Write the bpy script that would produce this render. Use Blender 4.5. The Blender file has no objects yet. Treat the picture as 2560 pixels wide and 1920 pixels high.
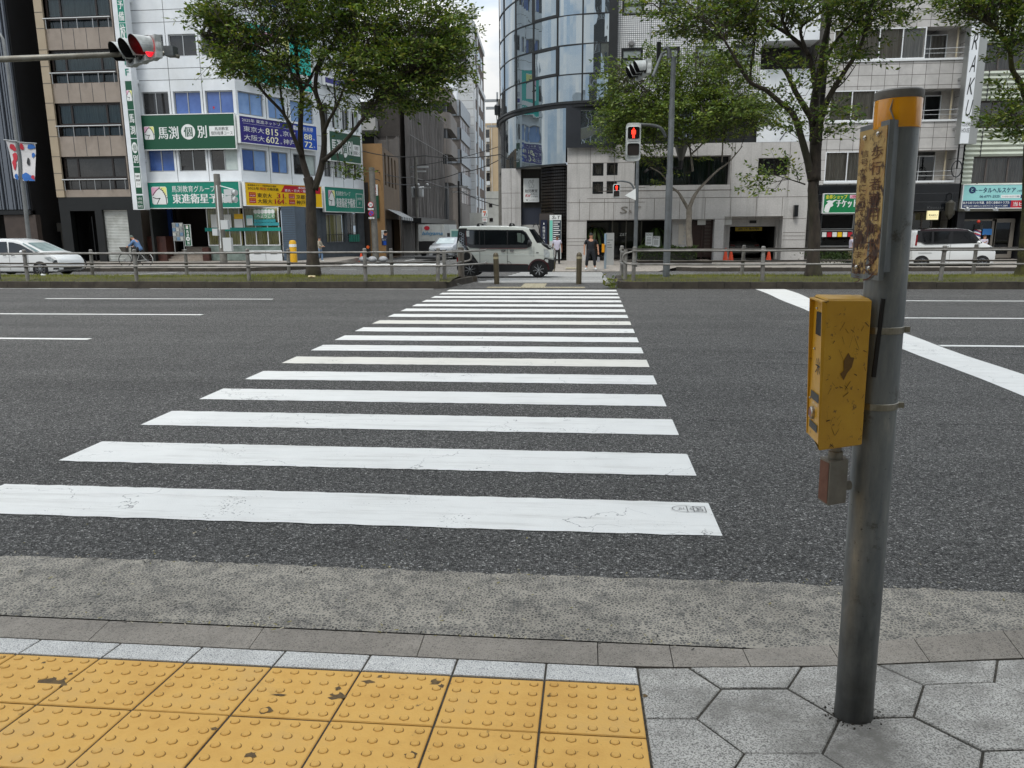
import bpy,math,random
import numpy as np
from mathutils import Vector,Matrix
random.seed(7);rng=np.random.default_rng(11)
SC=bpy.context.scene;COL=SC.collection
PI=math.pi
# -- camera (calibrated on the crossing: 0.9 m stripe pitch, 4 m width)
FX,PITCH,ROLL,CH,YAW=1905.,.2007,-.0062,1.434,-.0958
_c,_s=math.cos(YAW),math.sin(YAW)
MR=Matrix(((_c,_s,0),(-_s,_c,0),(0,0,1)))
fw=Vector((0,math.cos(PITCH),-math.sin(PITCH)));up=Vector((0,math.sin(PITCH),math.cos(PITCH)));ri=Vector((1,0,0))
_r=ri*math.cos(ROLL)+up*math.sin(ROLL);_u=-ri*math.sin(ROLL)+up*math.cos(ROLL)
CR,CU,CF=MR@_r,MR@_u,MR@fw
CO=Vector((0,0,CH))
cam=bpy.data.objects.new('camera',bpy.data.cameras.new('camera'));COL.objects.link(cam)
cam.matrix_world=Matrix(((CR.x,CU.x,-CF.x,0),(CR.y,CU.y,-CF.y,0),(CR.z,CU.z,-CF.z,CH),(0,0,0,1)))
cam.data.sensor_width=36;cam.data.lens=FX/2560*36;cam.data.clip_end=3000;cam.data.clip_start=.05
SC.camera=cam
KQ=2560/2212.
def z1(a,b):return(a*.28933,b*.28933)
def z2(a,b):return(300+a*.28933,b*.28933)
def z3(a,b):return(860+a*.28933,b*.28933)
def z4(a,b):return(1440+a*.28933,b*.28933)
def z5(a,b):return(1920+a*.28933,b*.28933)
def z6(a,b):return(a*.28933,380+b*.28933)
def z7(a,b):return(480+a*.28933,380+b*.28933)
def z8(a,b):return(960+a*.28933,380+b*.28933)
def zs(a,b):return(1480+a*.28933,400+b*.28933)
def zr(a,b):return(1960+a*.27125,400+b*.27125)
def z9(a,b):return(1180+a*.3376,b*.3376)
def q(a,b):return(a*KQ,b*KQ)
def ray(p):return CF+CR*((p[0]-1280)/FX)-CU*((p[1]-960)/FX)
def onZ(p,z=0.):d=ray(p);return CO+d*((z-CH)/d.z)
def onV(p,v):d=ray(p);return CO+d*(v/d.y)
GP=[(-60,0),(20.9,0),(26.5,-.23),(34.5,-.467),(42.5,-.53),(54,-.66),(220,-2.6),(1500,-2.6)]
def zg(v):
 for(a,za),(b,zb)in zip(GP,GP[1:]):
  if v<=b:return za+(zb-za)*(v-a)/(b-a)
 return GP[-1][1]
def onG(p,lift=0.):
 d=ray(p);lo,hi=5.,400.
 for _ in range(60):
  m=(lo+hi)/2
  if CH+d.z/d.y*m>zg(m)+lift:lo=m
  else:hi=m
 return onV(p,lo)
# -- materials
MATS={}
def rgb(h):return tuple((((int(h[i:i+2],16)/255)+.055)/1.055)**2.4 if int(h[i:i+2],16)>10 else int(h[i:i+2],16)/255/12.92 for i in(0,2,4))+(1,)
def C(c):
 if isinstance(c,str):return rgb(c)
 if isinstance(c,(int,float)):return(c,c,c,1)
 return tuple(c)+(1,)if len(c)==3 else tuple(c)
def mat(name,c1,c2=None,sc=4.,det=6,rough=.7,metal=0.,bump=0.,bsc=None,stretch=(1,1,1),emit=None,es=1.,lo=.35,hi=.65,spec=.5,coat=0.,dirt=None,dsc=.6):
 if name in MATS:return MATS[name]
 m=bpy.data.materials.new(name);m.use_nodes=True;nt=m.node_tree;N=nt.nodes;L=nt.links
 b=N['Principled BSDF'];b.inputs['Base Color'].default_value=C(c1);b.inputs['Roughness'].default_value=rough
 b.inputs['Metallic'].default_value=metal;b.inputs['Specular IOR Level'].default_value=spec
 if coat:b.inputs['Coat Weight'].default_value=coat;b.inputs['Coat Roughness'].default_value=.08
 mp=None
 def coords():
  nonlocal mp
  if mp is None:
   tc=N.new('ShaderNodeTexCoord');mp=N.new('ShaderNodeMapping');mp.inputs['Scale'].default_value=stretch
   L.new(tc.outputs['Object'],mp.inputs['Vector'])
  return mp.outputs[0]
 col=None
 if c2 is not None:
  t=N.new('ShaderNodeTexNoise');t.inputs['Scale'].default_value=sc;t.inputs['Detail'].default_value=det;t.inputs['Roughness'].default_value=.6
  L.new(coords(),t.inputs['Vector'])
  r=N.new('ShaderNodeValToRGB');r.color_ramp.elements[0].position=lo;r.color_ramp.elements[1].position=hi
  r.color_ramp.elements[0].color=C(c1);r.color_ramp.elements[1].color=C(c2);L.new(t.outputs['Fac'],r.inputs['Fac'])
  col=r.outputs['Color']
 if dirt is not None:
  t=N.new('ShaderNodeTexNoise');t.inputs['Scale'].default_value=dsc;t.inputs['Detail'].default_value=8;t.inputs['Roughness'].default_value=.65
  L.new(coords(),t.inputs['Vector'])
  r=N.new('ShaderNodeMapRange');r.inputs['From Min'].default_value=.45;r.inputs['From Max'].default_value=.8;r.inputs['To Max'].default_value=.8
  L.new(t.outputs['Fac'],r.inputs['Value'])
  x=N.new('ShaderNodeMix');x.data_type='RGBA';L.new(r.outputs[0],x.inputs['Factor'])
  if col:L.new(col,x.inputs['A'])
  else:x.inputs['A'].default_value=C(c1)
  x.inputs['B'].default_value=C(dirt);col=x.outputs['Result']
 if col:L.new(col,b.inputs['Base Color'])
 if bump:
  t=N.new('ShaderNodeTexNoise');t.inputs['Scale'].default_value=bsc or sc*3;t.inputs['Detail'].default_value=4
  L.new(coords(),t.inputs['Vector'])
  bp=N.new('ShaderNodeBump');bp.inputs['Strength'].default_value=bump;bp.inputs['Distance'].default_value=.02
  L.new(t.outputs['Fac'],bp.inputs['Height']);L.new(bp.outputs[0],b.inputs['Normal'])
 if emit is not None:
  b.inputs['Emission Color'].default_value=C(emit);b.inputs['Emission Strength'].default_value=es
 MATS[name]=m;return m
def glassmat(name,tint=(.55,.6,.6),rough=.02,boost=1.0):
 """see-through pane: tinted transparency under a fresnel reflection"""
 if name in MATS:return MATS[name]
 m=bpy.data.materials.new(name);m.use_nodes=True;nt=m.node_tree;N=nt.nodes;L=nt.links
 N.remove(N['Principled BSDF'])
 t=N.new('ShaderNodeBsdfTransparent');t.inputs[0].default_value=C(tint)
 g=N.new('ShaderNodeBsdfGlossy');g.inputs['Roughness'].default_value=rough;g.inputs['Color'].default_value=(.9,.93,.95,1)
 fr=N.new('ShaderNodeFresnel');fr.inputs['IOR'].default_value=1.5
 mu=N.new('ShaderNodeMath');mu.operation='MULTIPLY';mu.inputs[1].default_value=2.0*boost;mu.use_clamp=True
 L.new(fr.outputs[0],mu.inputs[0])
 mx=N.new('ShaderNodeMixShader');L.new(mu.outputs[0],mx.inputs[0]);L.new(t.outputs[0],mx.inputs[1]);L.new(g.outputs[0],mx.inputs[2])
 L.new(mx.outputs[0],N['Material Output'].inputs[0]);MATS[name]=m;return m
# -- objects
def tag(o,label=None,cat=None,group=None,kind=None):
 if label:o['label']=label
 if cat:o['category']=cat
 if group:o['group']=group
 if kind:o['kind']=kind
 return o
def thing(name,label,cat,loc=(0,0,0),rz=0.,group=None,rot=None):
 o=bpy.data.objects.new(name,None);COL.objects.link(o);o.location=loc
 o.rotation_euler=rot if rot else(0,0,rz);o.empty_display_size=.2
 return tag(o,label,cat,group)
def origin(o):
 v=Vector((0,0,0))
 while o:v+=o.location;o=o.parent
 return v
def link(name,me,mats,parent=None):
 o=bpy.data.objects.new(name,me);COL.objects.link(o)
 if parent:o.parent=parent
 for m in(mats if isinstance(mats,(list,tuple))else[mats]):me.materials.append(m)
 return o
def copy_tree(o,parent=None):
 c=o.copy();COL.objects.link(c);c.parent=parent
 for ch in list(o.children):copy_tree(ch,c)
 return c
class MB:
 def __init__(s):s.v=[];s.f=[];s.m=[];s.mi=0
 def add(s,vs,fs):
  n=len(s.v);s.v+=[tuple(v)for v in vs];s.f+=[tuple(i+n for i in f)for f in fs];s.m+=[s.mi]*len(fs);return s
 def quad(s,a,b,c,d):return s.add([a,b,c,d],[(0,1,2,3)])
 def poly(s,pts):return s.add(pts,[tuple(range(len(pts)))])
 def hexa(s,p):return s.add(p,[(0,3,2,1),(4,5,6,7),(0,1,5,4),(1,2,6,5),(2,3,7,6),(3,0,4,7)])
 def box(s,x0,x1,y0,y1,z0,z1):return s.hexa([(x0,y0,z0),(x1,y0,z0),(x1,y1,z0),(x0,y1,z0),(x0,y0,z1),(x1,y0,z1),(x1,y1,z1),(x0,y1,z1)])
 def fbox(s,F,a0,a1,z0,z1,o0,o1):
  return s.hexa([F.pt(a0,z0,o1),F.pt(a1,z0,o1),F.pt(a1,z0,o0),F.pt(a0,z0,o0),F.pt(a0,z1,o1),F.pt(a1,z1,o1),F.pt(a1,z1,o0),F.pt(a0,z1,o0)])
 def fquad(s,F,a0,a1,z0,z1,o=0.):return s.quad(F.pt(a0,z0,o),F.pt(a1,z0,o),F.pt(a1,z1,o),F.pt(a0,z1,o))
 def prism(s,pts,d):
  """closed polygon pts extruded by vector d"""
  n=len(pts);d=Vector(d);a=[Vector(p)for p in pts]
  s.add(a+[p+d for p in a],[tuple(range(n))[::-1],tuple(range(n,2*n))]+[(i,(i+1)%n,n+(i+1)%n,n+i)for i in range(n)]);return s
 def tube(s,path,r,n=8,cap=True):
  P=[Vector(p)for p in path];R=r if isinstance(r,(list,tuple))else[r]*len(P)
  t0=(P[1]-P[0]).normalized();a=t0 .orthogonal().normalized();vs=[];fs=[]
  for i,p in enumerate(P):
   t=(P[min(i+1,len(P)-1)]-P[max(i-1,0)]).normalized()
   a=(a-t*a.dot(t)).normalized();b=t.cross(a)
   vs+=[p+(a*math.cos(2*PI*k/n)+b*math.sin(2*PI*k/n))*R[i]for k in range(n)]
  for i in range(len(P)-1):
   for k in range(n):fs.append((i*n+k,i*n+(k+1)%n,(i+1)*n+(k+1)%n,(i+1)*n+k))
  if cap:fs+=[tuple(range(n))[::-1],tuple(range((len(P)-1)*n,len(P)*n))]
  return s.add(vs,fs)
 def lathe(s,prof,c=(0,0,0),n=24,axis=(0,0,1)):
  """prof: (radius, height) list along axis"""
  ax=Vector(axis).normalized();a=ax.orthogonal().normalized();b=ax.cross(a);c=Vector(c);vs=[];fs=[]
  for rr,h in prof:vs+=[c+ax*h+(a*math.cos(2*PI*k/n)+b*math.sin(2*PI*k/n))*max(rr,1e-4)for k in range(n)]
  for i in range(len(prof)-1):
   for k in range(n):fs.append((i*n+k,i*n+(k+1)%n,(i+1)*n+(k+1)%n,(i+1)*n+k))
  fs+=[tuple(range(n))[::-1],tuple(range((len(prof)-1)*n,len(prof)*n))]
  return s.add(vs,fs)
 def ball(s,c,r,n=10,m=6):
  r=r if isinstance(r,(tuple,list))else(r,r,r);vs=[];fs=[]
  for i in range(m+1):
   for k in range(n):
    th=PI*i/m;ph=2*PI*k/n;vs.append((c[0]+r[0]*math.sin(th)*math.cos(ph)+1e-6*i,c[1]+r[1]*math.sin(th)*math.sin(ph),c[2]-r[2]*math.cos(th)))
  for i in range(m):
   for k in range(n):fs.append((i*n+k,i*n+(k+1)%n,(i+1)*n+(k+1)%n,(i+1)*n+k))
  return s.add(vs,fs)
 def wall(s,F,a0,a1,z0,z1,holes=(),d=.2,o=0.):
  """sheet with real openings and reveals d deep"""
  hs=[(max(h[0],a0),min(h[1],a1),max(h[2],z0),min(h[3],z1))for h in holes]
  A=sorted({a0,a1}|{x for h in hs for x in h[:2]});Z=sorted({z0,z1}|{x for h in hs for x in h[2:]})
  for i in range(len(A)-1):
   for j in range(len(Z)-1):
    ca,cz=(A[i]+A[i+1])/2,(Z[j]+Z[j+1])/2
    if not any(h[0]<ca<h[1]and h[2]<cz<h[3]for h in hs):s.fquad(F,A[i],A[i+1],Z[j],Z[j+1],o)
  for h in hs:
   p=[(h[0],h[2]),(h[1],h[2]),(h[1],h[3]),(h[0],h[3])]
   for k in range(4):
    a,b=p[k],p[(k+1)%4];s.quad(F.pt(a[0],a[1],o),F.pt(a[0],a[1],o-d),F.pt(b[0],b[1],o-d),F.pt(b[0],b[1],o))
  return s
 def body(s,F,a0,a1,z0,z1,depth,o=0.):
  """sides, back and roof behind a facade"""
  p=lambda a,z,d:F.pt(a,z,o-d)
  s.quad(p(a0,z0,0),p(a0,z1,0),p(a0,z1,depth),p(a0,z0,depth));s.quad(p(a1,z0,0),p(a1,z0,depth),p(a1,z1,depth),p(a1,z1,0))
  s.quad(p(a0,z0,depth),p(a0,z1,depth),p(a1,z1,depth),p(a1,z0,depth));s.quad(p(a0,z1,0),p(a1,z1,0),p(a1,z1,depth),p(a0,z1,depth));return s
 def build(s,name,mats,parent=None,world=True,smooth=False):
  off=origin(parent)if(parent and world)else Vector((0,0,0))
  me=bpy.data.meshes.new(name);me.from_pydata([tuple(Vector(v)-off)for v in s.v],[],s.f)
  o=link(name,me,mats,parent);me.polygons.foreach_set('material_index',s.m)
  if smooth:me.polygons.foreach_set('use_smooth',[True]*len(me.polygons));
  if smooth=='auto':
   me.set_sharp_from_angle(angle=math.radians(38))
  me.update();return o
class Fr:
 """vertical facade plane through p0->p1 (plan points); s along it, o outward (towards the camera side)"""
 def __init__(s,p0,p1):
  s.p=Vector((p0[0],p0[1],0));s.d=(Vector((p1[0],p1[1],0))-s.p).normalized();s.L=(Vector((p1[0],p1[1],0))-s.p).length
  n=Vector((s.d.y,-s.d.x,0));s.n=n if n.dot(CO-s.p)>0 else-n
 def pt(s,a,z,o=0.):w=s.p+s.d*a+s.n*o;return Vector((w.x,w.y,z))
 def px(s,p,o=0.):
  d=ray(p);pp=s.p+s.n*o;den=d.dot(s.n);t=(pp-Vector((0,0,0))-Vector((CO.x,CO.y,0))).dot(s.n)/den
  w=CO+d*t;return((w-s.p).dot(s.d),w.z)
 def rect(s,p,r,o=0.):
  a,b=s.px(p,o),s.px(r,o);return min(a[0],b[0]),max(a[0],b[0]),min(a[1],b[1]),max(a[1],b[1])
FLAT=Fr((0,43.),(1,43.))
TXT={}
def text_mesh(body,off=0.,line=1.):
 k=(body,off,line)
 if k not in TXT:
  cu=bpy.data.curves.new('lettering','FONT');cu.body=body;cu.resolution_u=2;cu.offset=off;cu.space_line=line;cu.align_x='CENTER'
  ob=bpy.data.objects.new('lettering',cu);me=bpy.data.meshes.new_from_object(ob)
  n=len(me.vertices);co=np.zeros(n*3);me.vertices.foreach_get('co',co);co=co.reshape(-1,3)[:,:2]
  TXT[k]=(co,[tuple(p.vertices)for p in me.polygons])
  bpy.data.objects.remove(ob);bpy.data.curves.remove(cu)
 return TXT[k]
def put_text(mb,body,F,rect,o,bold=0,off=0.,slant=0.,fit='fill',flip=False):
 """letters filling rect (s0,s1,z0,z1) on facade F at outward offset o"""
 if isinstance(body,str)and '|' in body:body='\n'.join(body.replace('|',''))
 co,fs=text_mesh(body,off)
 mn,mx=co.min(0),co.max(0);w,h=max(mx[0]-mn[0],1e-4),max(mx[1]-mn[1],1e-4)
 a0,a1,b0,b1=rect;sx,sz=(a1-a0)/w,(b1-b0)/h;ox,oz=a0,b0
 if fit=='keep':
  k=min(sx,sz);ox=(a0+a1)/2-w*k/2;oz=(b0+b1)/2-h*k/2;sx=sz=k
 sg=1 if F.d.cross(Vector((0,0,1))).dot(F.n)>0 else-1
 for i in range(bold+1):
  dx=(i-bold/2)*.035*sz
  vs=[]
  for x,y in co:
   u_=(x-mn[0])*sx+(y-mn[1])*sz*slant+dx
   a=ox+u_ if sg>0 else a1-(u_)
   vs.append(F.pt(a,oz+(y-mn[1])*sz,o+.002*i))
  mb.add(vs,fs)
 return mb
def lettering(parent,body,F,rect,o,m,**k):
 mb=MB();put_text(mb,body,F,rect,o,**k);return mb.build('lettering',m,parent)
class XF:
 """rigid frame for text on small things: s axis, z axis, normal"""
 def __init__(s,p,d,z,n):s.p=Vector(p);s.d=Vector(d).normalized();s.zv=Vector(z).normalized();s.n=Vector(n).normalized()
 def pt(s,a,z,o=0.):return s.p+s.d*a+s.zv*z+s.n*o
# -- sky and light (overcast noon)
W=bpy.data.worlds.new('World');SC.world=W;W.use_nodes=True
nt=W.node_tree;N=nt.nodes;L=nt.links;bg=N['Background']
sky=N.new('ShaderNodeTexSky');sky.sky_type='NISHITA';sky.sun_disc=False
SUN_EL,SUN_RZ=math.radians(58),math.radians(200)
sky.sun_elevation=SUN_EL;sky.sun_rotation=SUN_RZ;sky.air_density=1.0;sky.dust_density=2.5;sky.ozone_density=1.0
tc=N.new('ShaderNodeTexCoord');mp=N.new('ShaderNodeMapping');mp.inputs['Scale'].default_value=(1,1,2.4);L.new(tc.outputs['Generated'],mp.inputs[0])
nz=N.new('ShaderNodeTexNoise');nz.inputs['Scale'].default_value=2.6;nz.inputs['Detail'].default_value=9;nz.inputs['Roughness'].default_value=.55;L.new(mp.outputs[0],nz.inputs['Vector'])
mr=N.new('ShaderNodeMapRange');mr.inputs['From Min'].default_value=.32;mr.inputs['From Max'].default_value=.62;mr.inputs['To Min'].default_value=.6;mr.inputs['To Max'].default_value=.97;L.new(nz.outputs['Fac'],mr.inputs['Value'])
mx=N.new('ShaderNodeMix');mx.data_type='RGBA';L.new(mr.outputs[0],mx.inputs['Factor']);L.new(sky.outputs[0],mx.inputs['A']);c2=N.new('ShaderNodeTexNoise');c2 .inputs['Scale'].default_value=5.5;c2 .inputs['Detail'].default_value=8;L.new(mp.outputs[0],c2 .inputs['Vector'])
cr=N.new('ShaderNodeValToRGB');cr.color_ramp.elements[0].position=.36;cr.color_ramp.elements[1].position=.6;cr.color_ramp.elements[0].color=(7.6,9.4,11.4,1);cr.color_ramp.elements[1].color=(14.6,14.5,14.2,1);L.new(c2 .outputs['Fac'],cr.inputs['Fac']);L.new(cr.outputs['Color'],mx.inputs['B'])
sx=N.new('ShaderNodeSeparateXYZ');L.new(tc.outputs['Generated'],sx.inputs[0]);vg=N.new('ShaderNodeMapRange');vg.inputs['From Min'].default_value=0;vg.inputs['From Max'].default_value=1;vg.inputs['To Min'].default_value=.34;vg.inputs['To Max'].default_value=1.08;L.new(sx.outputs['Z'],vg.inputs['Value'])
vm=N.new('ShaderNodeVectorMath');vm.operation='SCALE';L.new(mx.outputs['Result'],vm.inputs[0]);L.new(vg.outputs[0],vm.inputs['Scale'])
L.new(vm.outputs[0],bg.inputs['Color']);bg.inputs['Strength'].default_value=.12
sl=bpy.data.lights.new('sun','SUN');sl.energy=1.4;sl.angle=math.radians(16);sl.color=(1,.97,.92)
so=bpy.data.objects.new('sun',sl);COL.objects.link(so)
sd=Vector((math.sin(SUN_RZ)*math.cos(SUN_EL),math.cos(SUN_RZ)*math.cos(SUN_EL),math.sin(SUN_EL)))
so.rotation_euler=sd.to_track_quat('Z','Y').to_euler();so.location=(0,0,30)
SC.view_settings.view_transform='Standard';SC.view_settings.look='None';SC.view_settings.exposure=.42;SC.view_settings.gamma=1
SC.cycles.max_bounces=8;SC.cycles.transparent_max_bounces=12;SC.cycles.use_denoising=True
try:SC.cycles.denoiser='OPENIMAGEDENOISE'
except Exception:pass
# -- ground materials
def node_mat(name):
 m=bpy.data.materials.new(name);m.use_nodes=True;nt=m.node_tree;MATS[name]=m
 tc=nt.nodes.new('ShaderNodeTexCoord');return m,nt.nodes,nt.links,nt.nodes['Principled BSDF'],tc.outputs['Object']
def vor(N,L,co,sc,feat='F1',rnd=1.):
 v=N.new('ShaderNodeTexVoronoi');v.feature=feat;v.inputs['Scale'].default_value=sc;v.inputs['Randomness'].default_value=rnd;L.new(co,v.inputs['Vector']);return v
def noi(N,L,co,sc,det=4,rg=.6):
 v=N.new('ShaderNodeTexNoise');v.inputs['Scale'].default_value=sc;v.inputs['Detail'].default_value=det;v.inputs['Roughness'].default_value=rg;L.new(co,v.inputs['Vector']);return v.outputs['Fac']
def ramp(N,L,fac,stops):
 r=N.new('ShaderNodeValToRGB');el=r.color_ramp.elements
 while len(el)<len(stops):el.new(.5)
 for e,(p,c)in zip(el,stops):e.position=p;e.color=C(c)
 L.new(fac,r.inputs['Fac']);return r.outputs['Color']
def mixc(N,L,f,a,b,mode='MIX'):
 x=N.new('ShaderNodeMix');x.data_type='RGBA';x.blend_type=mode
 for s,v in(('Factor',f),('A',a),('B',b)):
  if hasattr(v,'node'):L.new(v,x.inputs[s])
  else:x.inputs[s].default_value=v if s=='Factor' else C(v)
 return x.outputs['Result']
def mth(N,L,op,a,b=0.,clamp=False):
 x=N.new('ShaderNodeMath');x.operation=op;x.use_clamp=clamp
 for i,v in((0,a),(1,b)):
  if hasattr(v,'node'):L.new(v,x.inputs[i])
  else:x.inputs[i].default_value=v
 return x.outputs[0]
def bump(N,L,b,h,st,dist=.01):
 x=N.new('ShaderNodeBump');x.inputs['Strength'].default_value=st;x.inputs['Distance'].default_value=dist;L.new(h,x.inputs['Height']);L.new(x.outputs[0],b.inputs['Normal'])
def asphalt(name,dark,mid,light,sc=95.):
 m,N,L,b,co=node_mat(name)
 v=vor(N,L,co,sc);v2=vor(N,L,co,sc*.55)
 cell=N.new('ShaderNodeSeparateColor');L.new(v.outputs['Color'],cell.inputs[0])
 base=ramp(N,L,cell.outputs[0],[(0.,dark),(.3,mid*.75),(.68,mid),(.86,mid*1.5),(1.,light)])
 big=noi(N,L,co,.55,6,.7);str_=N.new('ShaderNodeMapping');str_.inputs['Scale'].default_value=(.05,.8,1);L.new(co,str_.inputs[0])
 wear=noi(N,L,str_.outputs[0],1.6,4)
 k=mth(N,L,'ADD',mth(N,L,'MULTIPLY',big,.45),mth(N,L,'MULTIPLY',wear,.5))
 base=mixc(N,L,1.,base,ramp(N,L,k,[(.25,.66),(.7,1.3)]),'MULTIPLY')
 edge=vor(N,L,co,sc,'DISTANCE_TO_EDGE')
 gap=ramp(N,L,edge.outputs[0],[(0.,(.3,.29,.27)),(.26,(1.04,1.02,.97))]);base=mixc(N,L,1.,base,gap,'MULTIPLY')
 L.new(base,b.inputs['Base Color']);b.inputs['Roughness'].default_value=.82;b.inputs['Specular IOR Level'].default_value=.35
 h=mth(N,L,'ADD',mth(N,L,'MULTIPLY',edge.outputs[0],1.4),mth(N,L,'MULTIPLY',cell.outputs[1],.5))
 bump(N,L,b,h,1.,.016);return m
ASPH=asphalt('asphalt',.05,.22,.6,105.)
ASPH2=asphalt('asphalt_worn',.1,.2,.42)
def aggregate(name,cem,st1,st2,sc=70.,amt=.5):
 m,N,L,b,co=node_mat(name)
 w=noi(N,L,co,30,3);e=vor(N,L,co,sc,'DISTANCE_TO_EDGE');c=vor(N,L,co,sc)
 cell=N.new('ShaderNodeSeparateColor');L.new(c.outputs['Color'],cell.inputs[0])
 stone=ramp(N,L,cell.outputs[0],[(0.,st1),(1.,st2)])
 k=mth(N,L,'ADD',e.outputs[0],mth(N,L,'MULTIPLY',mth(N,L,'SUBTRACT',noi(N,L,co,9,7,.75),.5),amt))
 f=N.new('ShaderNodeMapRange');f.inputs['From Min'].default_value=.04;f.inputs['From Max'].default_value=.2;L.new(k,f.inputs['Value'])
 base=mixc(N,L,f.outputs[0],cem,stone)
 base=mixc(N,L,1.,base,ramp(N,L,noi(N,L,co,2.2,7,.7),[(.3,.66),(.7,1.14)]),'MULTIPLY')
 L.new(base,b.inputs['Base Color']);b.inputs['Roughness'].default_value=.9
 bump(N,L,b,mth(N,L,'ADD',k,mth(N,L,'MULTIPLY',noi(N,L,co,160,3),.4)),.55,.006);return m
GUT=aggregate('gutter_concrete','a09a8e','4c4b48','74716b',76,.75)
KERB=aggregate('kerb_concrete','968f85','746e66','938c82',120,.35)
KERBD=mat('median_kerb_stone','302b26','484239',sc=3,bump=.5,bsc=40,rough=.9,dirt='2c2a20',dsc=1.1)
def speckle(name,c,dark,sc,amt=.5,stain=None,bs=.25,st=(.55,.75),stsc=1.5):
 m,N,L,b,co=node_mat(name)
 n=noi(N,L,co,sc,2,.6)
 base=ramp(N,L,n,[(.36,dark),(.36+.22*(1-amt)+.02,c)])
 base=mixc(N,L,1.,base,ramp(N,L,noi(N,L,co,5,6,.7),[(.3,.8),(.7,1.1)]),'MULTIPLY')
 if stain is not None:
  base=mixc(N,L,ramp(N,L,noi(N,L,co,stsc,9,.72),[(st[0],0.),(st[1],1.)]),base,stain)
 L.new(base,b.inputs['Base Color']);b.inputs['Roughness'].default_value=.85;bump(N,L,b,n,bs,.003);return m
BORD=speckle('border_block','cac9c4','77777a',230,.4,'8d8e8c',.3,(.6,.8),6)
HEXM=speckle('hexagon_paver','bcb9b2','605e5a',200,.15,'6b6862',.45,(.45,.64),2.1)
PAVF=speckle('far_pavement','9b948b','6a665f',30,.4,'5e5a54',.2)
JOINT=mat('joint_dirt','2b2822','4a453c',sc=40,rough=.95,bump=.4)
def tile_yellow():
 m,N,L,b,co=node_mat('tactile_yellow')
 base=ramp(N,L,noi(N,L,co,4.,8,.7),[(.28,'c39344'),(.52,'d1a352'),(.78,'c49d5c')])
 spots=noi(N,L,co,26,5,.65)
 base=mixc(N,L,ramp(N,L,spots,[(.66,0.),(.72,.75)]),base,'5d4a28')
 base=mixc(N,L,ramp(N,L,noi(N,L,co,7,9,.7),[(.62,0.),(.8,.6)]),base,'8c6c34')
 base=mixc(N,L,ramp(N,L,noi(N,L,co,13,9,.8),[(.66,0.),(.73,.85)]),base,'4a3c24')
 L.new(base,b.inputs['Base Color']);b.inputs['Roughness'].default_value=.7;bump(N,L,b,noi(N,L,co,120,4),.3,.004);return m
YEL=tile_yellow()
def paint(name,c,crack=True,wear=.63):
 m,N,L,b,co=node_mat(name)
 wob=N.new('ShaderNodeVectorMath');wob.operation='ADD';nv=N.new('ShaderNodeTexNoise');nv.inputs['Scale'].default_value=3.;nv.inputs['Detail'].default_value=5;L.new(co,nv.inputs['Vector']);L.new(co,wob.inputs[0]);L.new(nv.outputs['Color'],wob.inputs[1])
 e=vor(N,L,wob.outputs[0],.75,'DISTANCE_TO_EDGE')
 base=ramp(N,L,noi(N,L,co,3.,8,.7),[(.25,c),(.75,tuple(.88*x for x in C(c)[:3]))])
 st=N.new('ShaderNodeMapping');st.inputs['Scale'].default_value=(.35,4,1);L.new(co,st.inputs[0])
 base=mixc(N,L,ramp(N,L,noi(N,L,st.outputs[0],3.4,8,.75),[(.5,0.),(.78,.5)]),base,'8e8a80')
 chips=ramp(N,L,mth(N,L,'ADD',mth(N,L,'MULTIPLY',noi(N,L,co,75,3),.6),mth(N,L,'MULTIPLY',noi(N,L,co,2.3,5,.6),.4)),[(wear,0.),(wear+.02,1.)])
 ck=ramp(N,L,e.outputs[0],[(.0008,1.),(.0035,0.)])
 ck=mixc(N,L,1.,ck,ramp(N,L,noi(N,L,co,1.3,2),[(.47,0.),(.53,1.)]),'MULTIPLY')
 if crack:chips=mixc(N,L,1.,chips,ck,'LIGHTEN')
 base=mixc(N,L,chips,base,.13)
 L.new(base,b.inputs['Base Color']);b.inputs['Roughness'].default_value=.62;bump(N,L,b,noi(N,L,co,140,4),.35,.004);return m
PAINT=paint('road_paint','e0e0dc')
PAINT2=paint('road_paint_cream','dbd8ce')
# -- ground, roads
def S(o,k='structure'):o['kind']=k;return o
mb=MB();pv=[2.975,18.68]+[a for a,_ in GP[1:]]
rows=[(v,zg(v))for v in pv]
for(a,za),(b_,zb)in zip(rows,rows[1:]):mb.quad((-900,a,za),(900,a,za),(900,b_,zb),(-900,b_,zb))
S(mb.build('road',ASPH))
mb=MB();mb.quad((-900,-300,-.06),(900,-300,-.06),(900,3.1,-.06),(-900,3.1,-.06));S(mb.build('ground',JOINT))
mb=MB();us=np.linspace(-9,9,721);prev=None
for u in us:
 v=2.985+.004*math.sin(u*3)+.003*math.sin(u*23+1)+random.uniform(-.008,.008)
 p=(u,v)
 if prev:mb.quad((prev[0],2.478,.002),(u,2.478,.002),(u,v,.006),(prev[0],prev[1],.006))
 prev=p
mb.box(-900,-9,2.478,2.985,-.05,.004);mb.box(9,900,2.478,2.985,-.05,.004)
S(mb.build('gutter',GUT))
def zk(u):return max(0.,min(.14,.148*(u-.66)))
def zp(u,v):return.1*(2.3-v)+(max(0,.06*(min(u,.8)-.2))+max(0,.1*(min(u,1.6)-.8)))
mb=MB();e=[-60,-40]+[round(-14.96+.6*i,3)for i in range(25)]+[.06,.31,.56,.85,1.12,1.4,1.7,2.0,2.6,3.2,9,60]
e=sorted(set(e))
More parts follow.
